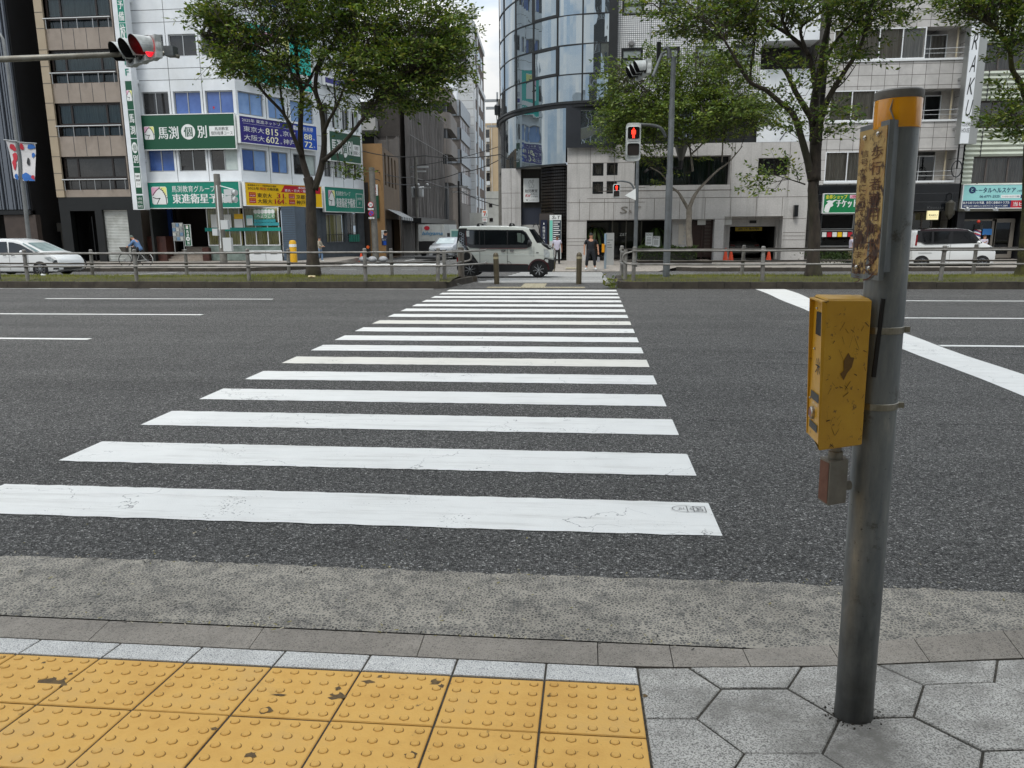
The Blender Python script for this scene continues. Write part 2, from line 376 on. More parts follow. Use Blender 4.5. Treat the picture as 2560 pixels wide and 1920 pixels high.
for a,b_ in zip(e,e[1:]):
 g=.0016;z0,z1_=zk(a),zk(b_);y0,y1=zp(a,2.335)-.002,zp(b_,2.335)-.002
 mb.hexa([(a+g,2.473,-.05),(b_-g,2.473,-.05),(b_-g,2.34,-.05),(a+g,2.34,-.05),(a+g,2.468,z0+.003),(b_-g,2.468,z1_+.003),(b_-g,2.34,y1),(a+g,2.34,y0)])
S(mb.build('kerb',KERB))
def slab(mb,pts,top,t=.03,bev=.004):
 c=Vector((sum(p[0]for p in pts)/len(pts),sum(p[1]for p in pts)/len(pts),0));n=len(pts)
 P=[Vector((p[0],p[1],0))for p in pts];I=[p+(c-p).normalized()*bev for p in P]
 up_=[Vector((p.x,p.y,top(p.x,p.y)))for p in I];md=[Vector((p.x,p.y,top(p.x,p.y)-bev*.7))for p in P];lo=[Vector((p.x,p.y,top(p.x,p.y)-t))for p in P]
 mb.add(up_+md+lo,[tuple(range(n))]+[(i,i+n,(i+1)%n+n,(i+1)%n)for i in range(n)]+[(i+n,i+2*n,(i+1)%n+2*n,(i+1)%n+n)for i in range(n)])
EU=.19;TP=.3035
mw,my=MB(),MB()
dome=[(.0123,0),(.0116,.0038),(.0085,.0054),(.0,.0058)]
for i in range(12):
 a,b_=EU-TP*(i+1)+.0035,EU-TP*i-.0035
 slab(mw,[(a,2.222),(b_,2.222),(b_,2.331),(a,2.331)],lambda x,y:zp(x,y)+random.uniform(-.0005,.0005))
 for r_ in range(4):
  v1=2.215-.302*r_-.003;v0=v1-.2955;dz=random.uniform(-.001,.0012)
  slab(my,[(a,v0),(b_,v0),(b_,v1),(a,v1)],lambda x,y:zp(x,y)+dz)
  if i<9 and r_<3:
   for p in range(5):
    for w_ in range(5):
     x,y=a+.0285+p*(b_-a-.057)/4,v0+.0285+w_*(v1-v0-.057)/4
     my.lathe([(r0,zp(x,y)+dz+h-.0008)for r0,h in dome],(x,y,0),14);my.mi=1;my.lathe([(.0148,zp(x,y)+dz-.002),(.0145,zp(x,y)+dz+.0006),(.0118,zp(x,y)+dz+.0009)],(x,y,0),14);my.mi=0  # darker brown ring around the base of each dome
S(mw.build('border_paving',BORD));o=S(my.build('tactile_paving',[YEL,mat('dome_ring_brown','8a6a34','6b5128',sc=30,rough=.9)]))
mh=MB();sd_=.2
def clip_poly(P,ax,lim,keep_less):
 out=[]
 for i in range(len(P)):
  a,b_=P[i],P[(i+1)%len(P)];ia=(a[ax]<lim)==keep_less;ib=(b_[ax]<lim)==keep_less
  if ia:out.append(a)
  if ia!=ib:
   t=(lim-a[ax])/(b_[ax]-a[ax]);out.append((a[0]+t*(b_[0]-a[0]),a[1]+t*(b_[1]-a[1])))
 return out
for ci in range(-2,12):
 for rj in range(-4,3):
  cx=.54+.3*ci;cy=2.02+.3464*rj+(.1732 if ci%2 else 0)
  P=[(cx+(sd_-.004)*math.cos(PI/3*k),cy+(sd_-.004)*math.sin(PI/3*k))for k in range(6)]
  P=clip_poly(P,0,EU+.004,False)if P else P
  P=clip_poly(P,1,2.331,True)if len(P)>2 else[]
  if len(P)>2:
   dz=random.uniform(-.002,.002);slab(mh,P,lambda x,y:zp(x,y)+dz)
S(mh.build('pavement',HEXM))
mb=MB();mb.quad((-40,-12,.6),(-3.6,-12,.6),(-3.6,2.33,-.006),(-40,2.33,-.006));mb.quad((EU-TP*12,-12,.6),(3.7,-12,.6),(3.7,.9,.12),(EU-TP*12,.9,.12));mb.quad((3.7,-12,.6),(40,-12,.6),(40,2.33,.07),(3.7,2.33,.07));S(mb.build('near_pavement',HEXM))
mb=MB();g=[EU-TP*12,EU,.8,1.6,3.8]
for a,b_ in zip(g,g[1:]):mb.quad((a,.8,zp(a,.8)-.005),(b_,.8,zp(b_,.8)-.005),(b_,2.335,zp(b_,2.335)-.005),(a,2.335,zp(a,2.335)-.005))
S(mb.build('paving_joints',JOINT))
# -- road markings
def strip(mb,a0,a1,v0,v1,z,n=24,jit=.004,sk=0.):
 """painted bar with slightly ragged edges; follows the ground"""
 us=[a0+(a1-a0)*i/n for i in range(n+1)];j=lambda:random.uniform(-jit,jit);A=[(u+(j()if 0<i<n else 0),v0+j())for i,u in enumerate(us)];B=[(u+sk+(j()if 0<i<n else 0),v1+j())for i,u in enumerate(us)]
 for i in range(n):mb.quad((A[i][0],A[i][1],zg(A[i][1])+z),(A[i+1][0],A[i+1][1],zg(A[i+1][1])+z),(B[i+1][0],B[i+1][1],zg(B[i+1][1])+z),(B[i][0],B[i][1],zg(B[i][1])+z))
mb=MB();mb2=MB()
wav=[0,.0,.02,.0,-.01,.02,.03,.0,-.03,-.02,.03,.05,.02,-.01,-.02,-.03,-.02]
for k in range(17):
 v=3.469+.9*k+wav[k]*.6
 strip(mb2 if k in(5,9)else mb,-3.336+.005*k*.9,.664+.005*k*.9,v,v+.45,.004,n=60 if k<6 else 24,jit=.006 if k<5 else.01,sk=.002)
S(mb.build('crosswalk',PAINT));S(mb2 .build('crosswalk_worn',PAINT2))
mb=MB()
for v,spans in((9.68,((-40,-6.69),(4.33,9.3),(15,40))),(12.68,((-40,-6.63),(4.4,40))),(15.68,((-11.75,-6.6),(-40,-18),(4.5,40)))):
 for a,b_ in spans:strip(mb,a,b_,v-.06,v+.06,.004,n=30)
for a,b_ in((-16,-11.6),(-11,-3.7)):strip(mb,a,b_,18.46,18.53,.004,n=20,jit=.02)
S(mb.build('lane_lines',PAINT))
mb=MB();P0,P1=[],[]
for i in range(25):
 v=3.05+(18.6-3.05)*i/24;w=.03*math.sin(v*1.9)+.02*math.sin(v*.8+1);t=i/24
 P0 .append((3.73+.3*t**2+w*.6,v));P1 .append((4.22+.5*t**2+w,v))
for i in range(24):mb.quad((P0[i][0],P0[i][1],.004),(P1[i][0],P1[i][1],.004),(P1[i+1][0],P1[i+1][1],.004),(P0[i+1][0],P0[i+1][1],.004))
S(mb.build('stop_line',PAINT))
mb=MB()
def crack(u0,v0,u1,v1,w,n,amp):
 v=0;P=[]
 for i in range(n+1):v=v*.8+random.uniform(-amp,amp);P.append((u0+(u1-u0)*i/n+random.uniform(-amp,amp)*.5,v0+(v1-v0)*i/n+v))
 for a,b_ in zip(P,P[1:]):
  if random.random()<.9:t=w*random.uniform(.3,1.2);mb.quad((a[0],a[1]-t,.0025),(b_[0],b_[1]-t,.0025),(b_[0],b_[1]+t,.0025),(a[0],a[1]+t,.0025))
crack(.9,5.75,9,5.7,.005,160,.008);crack(-9,6.6,-3.9,6.5,.004,90,.01);crack(.9,9.05,5,9.1,.007,80,.012);crack(1.5,8.35,2.6,8.2,.01,30,.03);crack(-12,11.2,-4,11.1,.007,90,.014);crack(-5.2,5.2,-2.9,8.9,.005,90,.02);crack(-3.2,4.2,-2.6,12.3,.006,160,.02);crack(4.5,4.1,9,4.3,.005,90,.012)
S(mb.build('road_cracks',mat('crack_dark',.03,rough=.95)))
mb=MB()
for i in range(420):
 u=random.uniform(-3.2,2.6);v=random.choice([2.985+random.gauss(0,.03),2.475+random.gauss(0,.02),random.uniform(2.5,3.4)]);s_=random.uniform(.0015,.005);a=random.uniform(0,PI);mb.mi=random.randrange(3);c_,d_=s_*math.cos(a)*1.8,s_*math.sin(a)*1.8;e_,f_=-s_*math.sin(a)*.6,s_*math.cos(a)*.6;z=.0085+random.uniform(0,.003)
 mb.quad((u-c_-e_,v-d_-f_,z),(u+c_-e_,v+d_-f_,z),(u+c_+e_,v+d_+f_,z+.002),(u-c_+e_,v-d_+f_,z))
o=mb.build('grit',[mat('grit_pale','a59c84'),mat('grit_dark','2b2721'),mat('grit_leaf','7d7440')]);tag(o,'scattered grit and leaf crumbs along the gutter','grit',kind='stuff')
mb=MB()
for p,r_,k in(((133,1706),.034,1.9),((110,1657),.008,1),((176,1686),.009,1),((842,1741),.022,1.5),((845,1722),.012,1),((920,1706),.012,2.2),((952,1692),.01,1.5),((1010,1694),.015,1),((1090,1703),.016,1.3),((1104,1716),.012,1),((1086,1708),.018,1),((700,1738),.006,5),((1030,1890),.02,1),((665,1777),.02,1.2),((628,1888),.014,1.4),((1372,1741),.008,1),((535,1823),.008,1.6),((1612,1740),.01,1)):
 c=onZ(p,.03);d=ray(p);t=(.1*2.3-CH)/(d.z+.1*d.y);c=CO+d*t;n=13;ph=random.uniform(0,6)
 mb.poly([(c.x+r_*k*(.75+.25*math.sin(3*a+ph)+.2*math.sin(7*a))*math.cos(a),c.y+r_*.8*(1+.3*math.cos(4*a+ph))*math.sin(a),zp(c.x,c.y)+.0018)for a in np.linspace(0,2*PI,n,endpoint=False)])
S(mb.build('tile_stains',mat('stain_dark','6b5530','4a3a22',sc=60,rough=.8)))
mb=MB();MARK=mat('stamp_grey',.12,rough=.8)
def ring(mb,cx,cy,rx,ry,w,z,n=36,a0=0,a1=2*PI):
 for i in range(n):
  t0,t1=a0+(a1-a0)*i/n,a0+(a1-a0)*(i+1)/n
  f=lambda t,k:(cx+(rx-k)*math.cos(t),cy+(ry-k)*math.sin(t),z)
  mb.quad(f(t0,0),f(t1,0),f(t1,w),f(t0,w))
c0=onZ(q(1484,1102));ring(mb,c0 .x-.01,c0 .y,.068,.045,.004,.0085);mb.box(c0 .x-.002,c0 .x+.002,c0 .y-.044,c0 .y+.044,.008,.0085)
c1=onZ(q(1511,1103))
for dx,dy,lx,ly in((0,.04,.03,.002),(0,-.04,.03,.002),(-.03,0,.002,.04),(.03,0,.002,.04)):mb.box(c1 .x+dx-lx,c1 .x+dx+lx,c1 .y+dy-ly,c1 .y+dy+ly,.008,.0085)
FT=XF((c0 .x-.05,c0 .y-.012,.0085),(1,0,0),(0,1,0),(0,0,1))
put_text(mb,'HL',FT,(0,.035,0,.026),.0006);put_text(mb,'2',FT,(.06,.085,0,.026),.0006)
FT=XF((c1 .x-.02,c1 .y-.03,.0085),(1,0,0),(0,1,0),(0,0,1));put_text(mb,'5',FT,(0.002,.036,.034,.056),.0006);put_text(mb,'R',FT,(.002,.036,.004,.026),.0006)
S(mb.build('paint_stamp',MARK))
# -- median strip
def median(name,us,vend,corner):
 pass
mk=MB()
def kerb_run(mb,pts,w,h0,h1):
 """kerb blocks along plan points pts (outer edge), w wide to the left of travel"""
 for i in range(len(pts)-1):
  a,b_=Vector(pts[i]+(0,)),Vector(pts[i+1]+(0,));d=(b_-a).normalized();n=Vector((-d.y,d.x,0))*w
  L_=(b_-a).length;k=max(1,round(L_/.6))
  for j in range(k):
   p,r_=a+d*(L_*j/k+.004),a+d*(L_*(j+1)/k-.004);jz=random.uniform(-.008,.008);zb,zt=h0,h1+jz
   g=n.normalized()*.02
   mb.hexa([(p.x,p.y,zb),(r_.x,r_.y,zb),(r_.x+n.x,r_.y+n.y,zb),(p.x+n.x,p.y+n.y,zb),(p.x+g.x,p.y+g.y,zt),(r_.x+g.x,r_.y+g.y,zt),(r_.x+n.x,r_.y+n.y,zt),(p.x+n.x,p.y+n.y,zt)])
kerb_run(mk,[(-60,18.66),(-3.62,18.66),(-3.42,18.82),(-3.05,20.9)],.16,-.05,.165)
kerb_run(mk,[(-3.05,21.7),(-60,21.7)],.16,-.2,.12)
kerb_run(mk,[(.82,21.4),(.78,18.9),(.9,18.66),(60,18.66)],.16,-.05,.165)
kerb_run(mk,[(60,21.7),(.82,21.7)],.16,-.2,.12)
S(mk.build('median_kerb',KERBD))
SOIL=mat('median_soil','4b4a24','3a3a1e',sc=8,rough=.95,bump=.6)
mb=MB()
for u0,u1 in((-60,-3.35),(.93,60)):
 vs=[18.8,19.3,20.2,21.0,21.6];zs_=[.15,.19,.2,.17,.11]
 for i in range(4):mb.quad((u0,vs[i],zs_[i]),(u1,vs[i],zs_[i]),(u1,vs[i+1],zs_[i+1]),(u0,vs[i+1],zs_[i+1]))
S(mb.build('median_ground',SOIL))
mb=MB();mb.quad((-3.4,18.66,.0065),(.9,18.66,.0065),(.9,20.95,.004),(-3.2,20.95,.004));S(mb.build('median_path',ASPH2))
CREAM=mat('tactile_cream','aba38c','918972',sc=9,rough=.8);mb=MB()
def tact(mb,u0,u1,v0,v1,z,bars=None):
 k=max(1,round((u1-u0)/.3));w=max(1,round((v1-v0)/.3))
 for i in range(k):
  for j in range(w):
   a,b_=u0+(u1-u0)*i/k+.004,u0+(u1-u0)*(i+1)/k-.004;c_,d_=v0+(v1-v0)*j/w+.004,v0+(v1-v0)*(j+1)/w-.004
   zz=zg((c_+d_)/2)+z;mb.box(a,b_,c_,d_,zz-.02,zz+.008)
   if bars:
    for m_ in range(4):x=a+.035+(b_-a-.07)*m_/3;mb.box(x-.012,x+.012,c_+.01,d_-.01,zz+.008,zz+.014)
   else:
    for m_ in range(4):
     for l_ in range(4):x,y=a+.035+(b_-a-.07)*m_/3,c_+.035+(d_-c_-.07)*l_/3;mb.box(x-.015,x+.015,y-.015,y+.015,zz+.008,zz+.014)
tact(mb,-2.43,.0,18.78,19.08,.008);tact(mb,-1.6,-1.0,19.08,20.3,.008,True);S(mb.build('tactile_strip',CREAM))
mb=MB()
for k in range(9):
 v=20.98+1.54*k;strip(mb,-2.95+.12*k*.1,.72,v,v+.55,.006,n=8,jit=.01)
S(mb.build('far_crosswalk',PAINT))
def gline(mb,a,b_,w,z=.006):
 A,B=onG(a),onG(b_);d=(B-A);d.z=0;n=Vector((-d.y,d.x,0)).normalized()*w/2;k=max(1,int(d.length/2))
 for i in range(k):
  P=[A+(B-A)*(i/k),A+(B-A)*((i+1)/k)]
  Q=[P[0]-n,P[1]-n,P[1]+n,P[0]+n];mb.poly([(x.x,x.y,zg(x.y)+z)for x in Q])
mb=MB()
gline(mb,z6(800,1076),z6(1530,1040),.14);gline(mb,z7(620,1021),z7(850,1021),.12);gline(mb,z7(1190,1018),z7(1420,1018),.12);gline(mb,z7(1810,1018),z7(1950,1018),.12)
gline(mb,z7(1840,942),z7(1995,915),.14);gline(mb,z7(1960,936),z7(2120,937),.3);gline(mb,z7(1200,945),z7(1850,885),.14)
gline(mb,zs(480,978),zs(880,978),.12);gline(mb,zs(530,993),zs(800,993),.12);gline(mb,zr(360,1022),zr(620,1022),.12);gline(mb,zr(1150,1022),zr(2150,1020),.15)
for i in range(11):
 a=onG(z7(1085+118*i,977));d=3.2;zz=zg(a.y+1)
 mb.quad((a.x-.35,a.y-.9,zg(a.y-.9)+.006),(a.x+.3,a.y-.9,zg(a.y-.9)+.006),(a.x+.75,a.y+2.3,zg(a.y+2.3)+.006),(a.x+.1,a.y+2.3,zg(a.y+2.3)+.006))
S(mb.build('side_street_markings',PAINT))
ZS=-.31
def far_pave(name,pts):
 mb=MB();mb.prism([(x,y,ZS-.3)for x,y in pts],(0,0,.3));return S(mb.build(name,PAVF))
K1=(onV(z7(700,1000),35.4).x)
far_pave('far_pavement_west',[(-90,35.4),(K1-1.5,35.4),(K1+.2,36.4),(K1+.8,37.8),(onV(z7(1150,960),40).x,40.),(onV(z7(1480,880),50).x,50),(-40,60),(-90,60)])
far_pave('far_pavement_east',[(4.2,35.6),(5.2,35.0),(90,35.0),(90,60),(-2.4,60),(-2.9,41),(-2.2,38.5),(-1,37.5),(2.6,37.5)])
mb=MB();mb.poly([(-3.3,34.6,-.452),(3.2,34.6,-.452),(4.2,35.6,ZS+.004),(2.6,37.6,ZS+.004),(-1,37.6,ZS+.004),(-2.2,38.6,ZS+.004)]);mb.poly([(-3.3,34.6,-.452),(-2.2,38.6,ZS+.004),(-3.0,41,ZS)]);S(mb.build('pavement_ramp',PAVF))
mb=MB();tact(mb,-.9,-.3,35.2,38.5,0.12,True)
S(mb.build('far_tactile_strip',CREAM))
mb=MB();kerb_run(mb,[(-90,35.22),(K1-1.5,35.22),(K1+.3,36.2),(K1+1.,37.8)],.18,-.7,ZS+.006);kerb_run(mb,[(4.1,35.5),(5.2,34.82),(90,34.82)],.18,-.7,ZS+.006);S(mb.build('far_kerb',KERBD))
def grass():
 n=52000;u=np.concatenate([rng.uniform(-19,-3.45,n//2),rng.uniform(1.0,14.5,n//2)]);v=rng.uniform(18.82,21.62,n)
 dn=np.sin(u*3.1+v*5)*.5+np.sin(u*.9-v*2.2)*.5
 h=rng.uniform(.03,.10,n)*(1+.25*dn);h+=.05*np.exp(-((u+8.2)**2/1.2+(v-20.4)**2)/.8);z=.17-.03*np.abs(v-20.2);w=rng.uniform(.004,.009,n);a=rng.uniform(0,2*np.pi,n);le=rng.normal(0,.03,(n,2))
 co=np.empty((n,3,3));co[:,0]=np.c_[u-w*np.cos(a),v-w*np.sin(a),z];co[:,1]=np.c_[u+w*np.cos(a),v+w*np.sin(a),z];co[:,2]=np.c_[u+le[:,0],v+le[:,1],z+h]
 me=bpy.data.meshes.new('grass');me.vertices.add(n*3);me.vertices.foreach_set('co',co.ravel());me.loops.add(n*3);me.loops.foreach_set('vertex_index',np.arange(n*3,dtype=np.int32));me.polygons.add(n);me.polygons.foreach_set('loop_start',np.arange(0,n*3,3,dtype=np.int32));me.update(calc_edges=True)
 o=link('grass',me,mat('grass_green','5f6b2c','8a8a42',sc=1.2,rough=.8,spec=.2));tag(o,kind='stuff',label='short green grass growing on the median strip',cat='grass')
grass()
# -- building helpers
def RC(F,z,a0,b0,a1,b1,o=0.):
 A,B=F.px(z(a0,b0),o),F.px(z(a1,b1),o);return(min(A[0],B[0]),max(A[0],B[0]),min(A[1],B[1]),max(A[1],B[1]))
WHT=mat('white_panel','dfe3e6','d3d8dc',sc=.9,rough=.45,dirt='b9bcba',dsc=.35)
WHT2=mat('white_frame','d6d9da',rough=.4)
ALU=mat('aluminium','a9abab',rough=.35,metal=.8)
JNT=mat('panel_joint','3b3d40',rough=.9)
DRKF=mat('dark_bronze_frame','1d1715','261e1a',sc=3,rough=.4)
BLKF=mat('black_frame','101214',rough=.35)
GDK=mat('dark_glass',.012,.03,sc=1.1,rough=.03,spec=.8)
GBL=mat('blue_blind_glass','37548f','4b68a4',sc=1.3,rough=.12,spec=.7)
GBL2=mat('pale_blue_glass','6f8fc0','86a3cd',sc=1.3,rough=.12,spec=.7)
GWH=mat('frosted_glass','a9b5b2','bcc6c2',sc=2,rough=.2)
GCL=glassmat('clear_glass',(.86,.9,.9),boost=.6);GCL2=glassmat('dim_glass',(.68,.71,.73),boost=.6)
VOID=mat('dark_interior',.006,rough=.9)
CURG=mat('grey_curtain','c9beb2','a79b8f',sc=2,rough=.9,stretch=(6,6,.3));CURK=mat('green_curtain','5c7069','3f504a',sc=3,rough=.9,stretch=(8,8,.3));CURY=mat('cream_blind','cfc592','b3aa76',sc=5,rough=.9,stretch=(9,9,.3));CURT=mat('teal_curtain','66797c','4d6165',sc=3,rough=.9,stretch=(9,9,.3))
def win(par,F,r,mf,mp,nv=1,nh=0,d=.12,fw=.05,cur=None,mps=None,hs=None):
 a0,a1,z0,z1=r;mb=MB();A,B=-d-.05,-d+.02
 mb.fbox(F,a0,a0+fw,z0,z1,A,B);mb.fbox(F,a1-fw,a1,z0,z1,A,B);mb.fbox(F,a0+fw,a1-fw,z0,z0+fw,A,B);mb.fbox(F,a0+fw,a1-fw,z1-fw,z1,A,B)
 ms=[a0+(a1-a0)*(i+1)/(nv+1)for i in range(nv)]if not isinstance(nv,(list,tuple))else[a0+(a1-a0)*t for t in nv]
 for m in ms:mb.fbox(F,m-fw*.45,m+fw*.45,z0+fw,z1-fw,A+.003,B-.004)
 for h in(hs if hs else[(i+1)/(nh+1)for i in range(nh)]):z=z0+(z1-z0)*h;mb.fbox(F,a0+fw,a1-fw,z-fw*.45,z+fw*.45,A+.006,B-.007)
 w=mb.build('window',mf,par)
 ed=[a0+fw*.5]+ms+[a1-fw*.5]
 if mps:
  for i,mm in enumerate(mps):pb=MB();pb.fquad(F,ed[i],ed[i+1],z0+fw*.5,z1-fw*.5,-d-.02);pb.build('pane',mm,w)
 else:pb=MB();pb.fquad(F,a0+fw*.5,a1-fw*.5,z0+fw*.5,z1-fw*.5,-d-.02);pb.build('pane',mp,w)
 if cur is not None:
  cb=MB();n=max(8,int((a1-a0)/.09));o=-d-.16;zz=[]
  for i in range(n+1):zz.append((a0+(a1-a0)*i/n,o+(.035 if i%2 else-.035)+random.uniform(-.01,.01)))
  for p,q_ in zip(zz,zz[1:]):cb.quad(F.pt(p[0],z0,p[1]),F.pt(q_[0],z0,q_[1]),F.pt(q_[0],z1,q_[1]),F.pt(p[0],z1,p[1]))
  cb.build('curtain',cur,w)
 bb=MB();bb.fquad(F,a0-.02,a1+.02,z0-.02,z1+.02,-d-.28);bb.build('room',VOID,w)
 return w
def sign(name,label,F,r,m,o0,th,mframe=None,fw=.04,cat='sign',group=None):
 t=thing(name,label,cat,F.pt((r[0]+r[1])/2,r[2],o0),group=group)
 MB().fbox(F,r[0],r[1],r[2],r[3],o0,o0+th).build('panel',m,t)
 if mframe:
  mb=MB();A,B=o0-.004,o0+th+.02
  mb.fbox(F,r[0]-fw,r[0],r[2]-fw,r[3]+fw,A,B);mb.fbox(F,r[1],r[1]+fw,r[2]-fw,r[3]+fw,A,B);mb.fbox(F,r[0],r[1],r[2]-fw,r[2],A,B);mb.fbox(F,r[0],r[1],r[3],r[3]+fw,A,B)
  mb.build('frame',mframe,t)
 return t
def bldg(name,label,F,a,z,cat='building'):return thing(name,label,cat,F.pt(a,z,0))
def patch(par,F,r,o,m,name='label_panel'):return MB().fbox(F,r[0],r[1],r[2],r[3],o-.004,o).build(name,m,par)
def disc_on(par,F,c,rr,o,m,name='disc',rz=None):
 mb=MB();n=32;rz=rz or rr;mb.poly([F.pt(c[0]+rr*math.cos(2*PI*i/n),c[1]+rz*math.sin(2*PI*i/n),o)for i in range(n)]);return mb.build(name,m,par)
def sub(r,x0,y0,x1,y1):
 """fractional sub-rectangle, y from the top"""
 w,h=r[1]-r[0],r[3]-r[2];return(r[0]+w*x0,r[0]+w*x1,r[3]-h*y1,r[3]-h*y0)
DG=mat('sign_dark_green','0f4b33',rough=.4);TG=mat('sign_teal_green','077a66',rough=.4);SW=mat('sign_white','dcdfdd',rough=.45);PURP=mat('sign_purple','33246b','2b2f86',sc=.5,rough=.4)
BLU=mat('sign_blue','1f4fae',rough=.4);YLW=mat('sign_yellow','e6b80e',rough=.4);RED=mat('sign_red','b01c2e',rough=.4);BLK=mat('sign_black','15171a',rough=.5);PINK=mat('sign_pink','d9a9bd',rough=.5);PYEL=mat('sign_pale_yellow','dfe08a',rough=.5);AQUA=mat('sign_aqua','2fb3a6',rough=.4);LAQ=mat('sign_light_aqua','8fcac9',rough=.4);NAVY=mat('sign_navy','0e2a55',rough=.4)
def horse(par,F,r,o,body=True):
 """two-tone crest: tinted square, pale rounded head with a short mane"""
 a0,a1,z0,z1=r;w,h=a1-a0,z1-z0;P=lambda x,y,k=0.:F.pt(a0+w*x,z1-h*y,o+k)
 m1=MB();m1 .poly([P(.08,0),P(.92,0),P(1,.08),P(1,.92),P(.92,1),P(.08,1),P(0,.92),P(0,.08)]);m1 .build('emblem',SW,par)
 m2=MB();m2 .poly([P(0,.04,.002),P(.55,.04,.002),P(.1,.5,.002),P(0,.5,.002)]);m2 .build('emblem',PINK,par)
 m3=MB();m3 .poly([P(.55,.03,.002),P(.97,.03,.002),P(.97,.6,.002),P(.85,.35,.002)]);m3 .build('emblem',PYEL,par)
 m4=MB()
 def line(pts,t=.022):
  for a,b in zip(pts,pts[1:]):
   d=Vector((b[0]-a[0],b[1]-a[1],0)).normalized();nx,ny=-d.y*t,d.x*t
   m4 .quad(P(a[0]-nx,a[1]-ny,.004),P(b[0]-nx,b[1]-ny,.004),P(b[0]+nx,b[1]+ny,.004),P(a[0]+nx,a[1]+ny,.004))
 line([(.05,.5),(.3,.22),(.52,.1),(.72,.22),(.86,.45),(.92,.7),(.93,.98)]);line([(.05,.6),(.3,.68),(.55,.66)]);line([(.5,.66),(.3,.98)])
 line([(.5,.1),(.55,.02)])
 for i in range(6):t=i/5;x,y=.62+.3*t,.14+.5*t;line([(x,y),(x+.1,y-.04)],.014)
 m4 .build('emblem',BLK,par)
# -- cram school: front, chamfered corner and side
VF=43.
pc=onV(z2(1012,1000),VF);pl=onV(z2(120,1000),VF);pk=onV(z7(1124,400),48.4);pe=onV(z7(1490,400),52.6)
FA,FB,FC=Fr((pl.x,VF),(pc.x,VF)),Fr((pc.x,VF),(pk.x,48.4)),Fr((pk.x,48.4),(pe.x,52.6))
jk=bldg('office_building','white panelled corner office block carrying green and yellow signs, left of the side street',FA,FA.L/2,ZS)
ZT=24.
rowsA=[[(180,795,435,992),(455,790,708,985),(726,785,988,980)],[(230,1290,472,1482),(500,1287,748,1478),(776,1283,1022,1474)],[(132,302,372,482),(402,298,655,486),(680,292,935,480)]]
jb=[[(GDK,GDK),(GBL,GBL),(GBL,GBL)],[(GBL,GBL),(GDK,GDK),(GDK,GWH)],[(GDK,GDK),(GDK,GDK),(GDK,GDK)]]
hA=[[RC(FA,z2,*w)for w in row]for row in rowsA]
zrow=[]
for row in hA:zrow.append((sum(r[2]for r in row)/3,sum(r[3]for r in row)/3))
pitch=zrow[0][0]-zrow[1][0]
zrow.append((zrow[2][0]+pitch,zrow[2][1]+pitch));zrow.append((zrow[2][0]+2*pitch,zrow[2][1]+2*pitch))
colA=[(hA[0][i][0]*.5+hA[1][i][0]*.5,hA[0][i][1]*.5+hA[1][i][1]*.5)for i in range(3)]
hB=[RC(FB,z2,*w)for w in((1022,800,1243,985),(1272,815,1440,1000),(1470,840,1660,1020))]
hB2=[RC(FB,z2,*w)for w in((1045,1285,1282,1475),(1305,1295,1452,1478),(1490,1310,1680,1480))]
colB=[((a[0]+b[0])/2,(a[1]+b[1])/2)for a,b in zip(hB,hB2)];colB[2]=(colB[2][0],FB.L-.35)
colC=[(FC.L*t,FC.L*(t+.17))for t in(.08,.31,.54,.77)]
ZG=FA.px(z7(250,470))[1]
mbw=MB()
for F,cols in((FA,colA),(FB,colB),(FC,colC)):
 holes=[(c[0],c[1],zz[0],zz[1])for zz in zrow for c in cols]
 mbw.wall(F,0,F.L,ZG,ZT,holes,.16)
 mbw.mi=1
 for zz in zrow:
  for t in(.33,.66):z=zz[1]+(pitch-(zz[1]-zz[0]))*t;mbw.fbox(F,.02,F.L-.02,z-.012,z+.012,-.01,.004)
 for i in range(len(cols)-1):
  s=(cols[i][1]+cols[i+1][0])/2;last=ZG
  for zz in zrow:
   mbw.fbox(F,s-.012,s+.012,last,zz[0]-.02,-.01,.0055);mbw.fbox(F,s-.012,s+.012,zz[0],zz[1],-.01,.012);last=zz[1]+.02
 mbw.mi=0
for F in(FA,FB,FC):mbw.quad(F.pt(0,ZG,0),F.pt(F.L,ZG,0),F.pt(F.L,ZG,-2.2),F.pt(0,ZG,-2.2))
P4=[FA.pt(0,0),FA.pt(FA.L,0),FB.pt(FB.L,0),FC.pt(FC.L,0),Vector((pl.x,53.5,0))]
mbw.poly([(p.x,p.y,ZT)for p in P4]);mbw.poly([(p.x,p.y,ZG+.03)for p in P4]);mbw.quad((pl.x,VF,ZG),(pl.x,VF,ZT),(pl.x,53.5,ZT),(pl.x,53.5,ZG));mbw.quad((pl.x,53.5,ZG),(pl.x,53.5,ZT),(pe.x,52.6,ZT),(pe.x,52.6,ZG))
mbw.build('wall',[WHT,JNT],jk)
for ri_,zz in enumerate(zrow):
 for i,c in enumerate(colA):
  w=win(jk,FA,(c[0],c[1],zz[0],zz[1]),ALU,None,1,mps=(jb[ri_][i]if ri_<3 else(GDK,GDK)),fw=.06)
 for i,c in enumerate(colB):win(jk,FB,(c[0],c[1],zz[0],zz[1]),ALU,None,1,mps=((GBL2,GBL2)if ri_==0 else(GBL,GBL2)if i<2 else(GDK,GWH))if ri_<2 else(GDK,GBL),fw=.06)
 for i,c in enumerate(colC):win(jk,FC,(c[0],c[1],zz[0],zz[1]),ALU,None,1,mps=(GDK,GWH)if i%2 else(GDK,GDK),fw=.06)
hb=RC(FA,z2,788,918,812,942);mb=MB();mb.poly([FA.pt(hb[0],hb[3],-.13),FA.pt(hb[1],hb[3],-.13),FA.pt((hb[0]+hb[1])/2,hb[2],-.13)]);mb.build('window_mark',RED,jk)
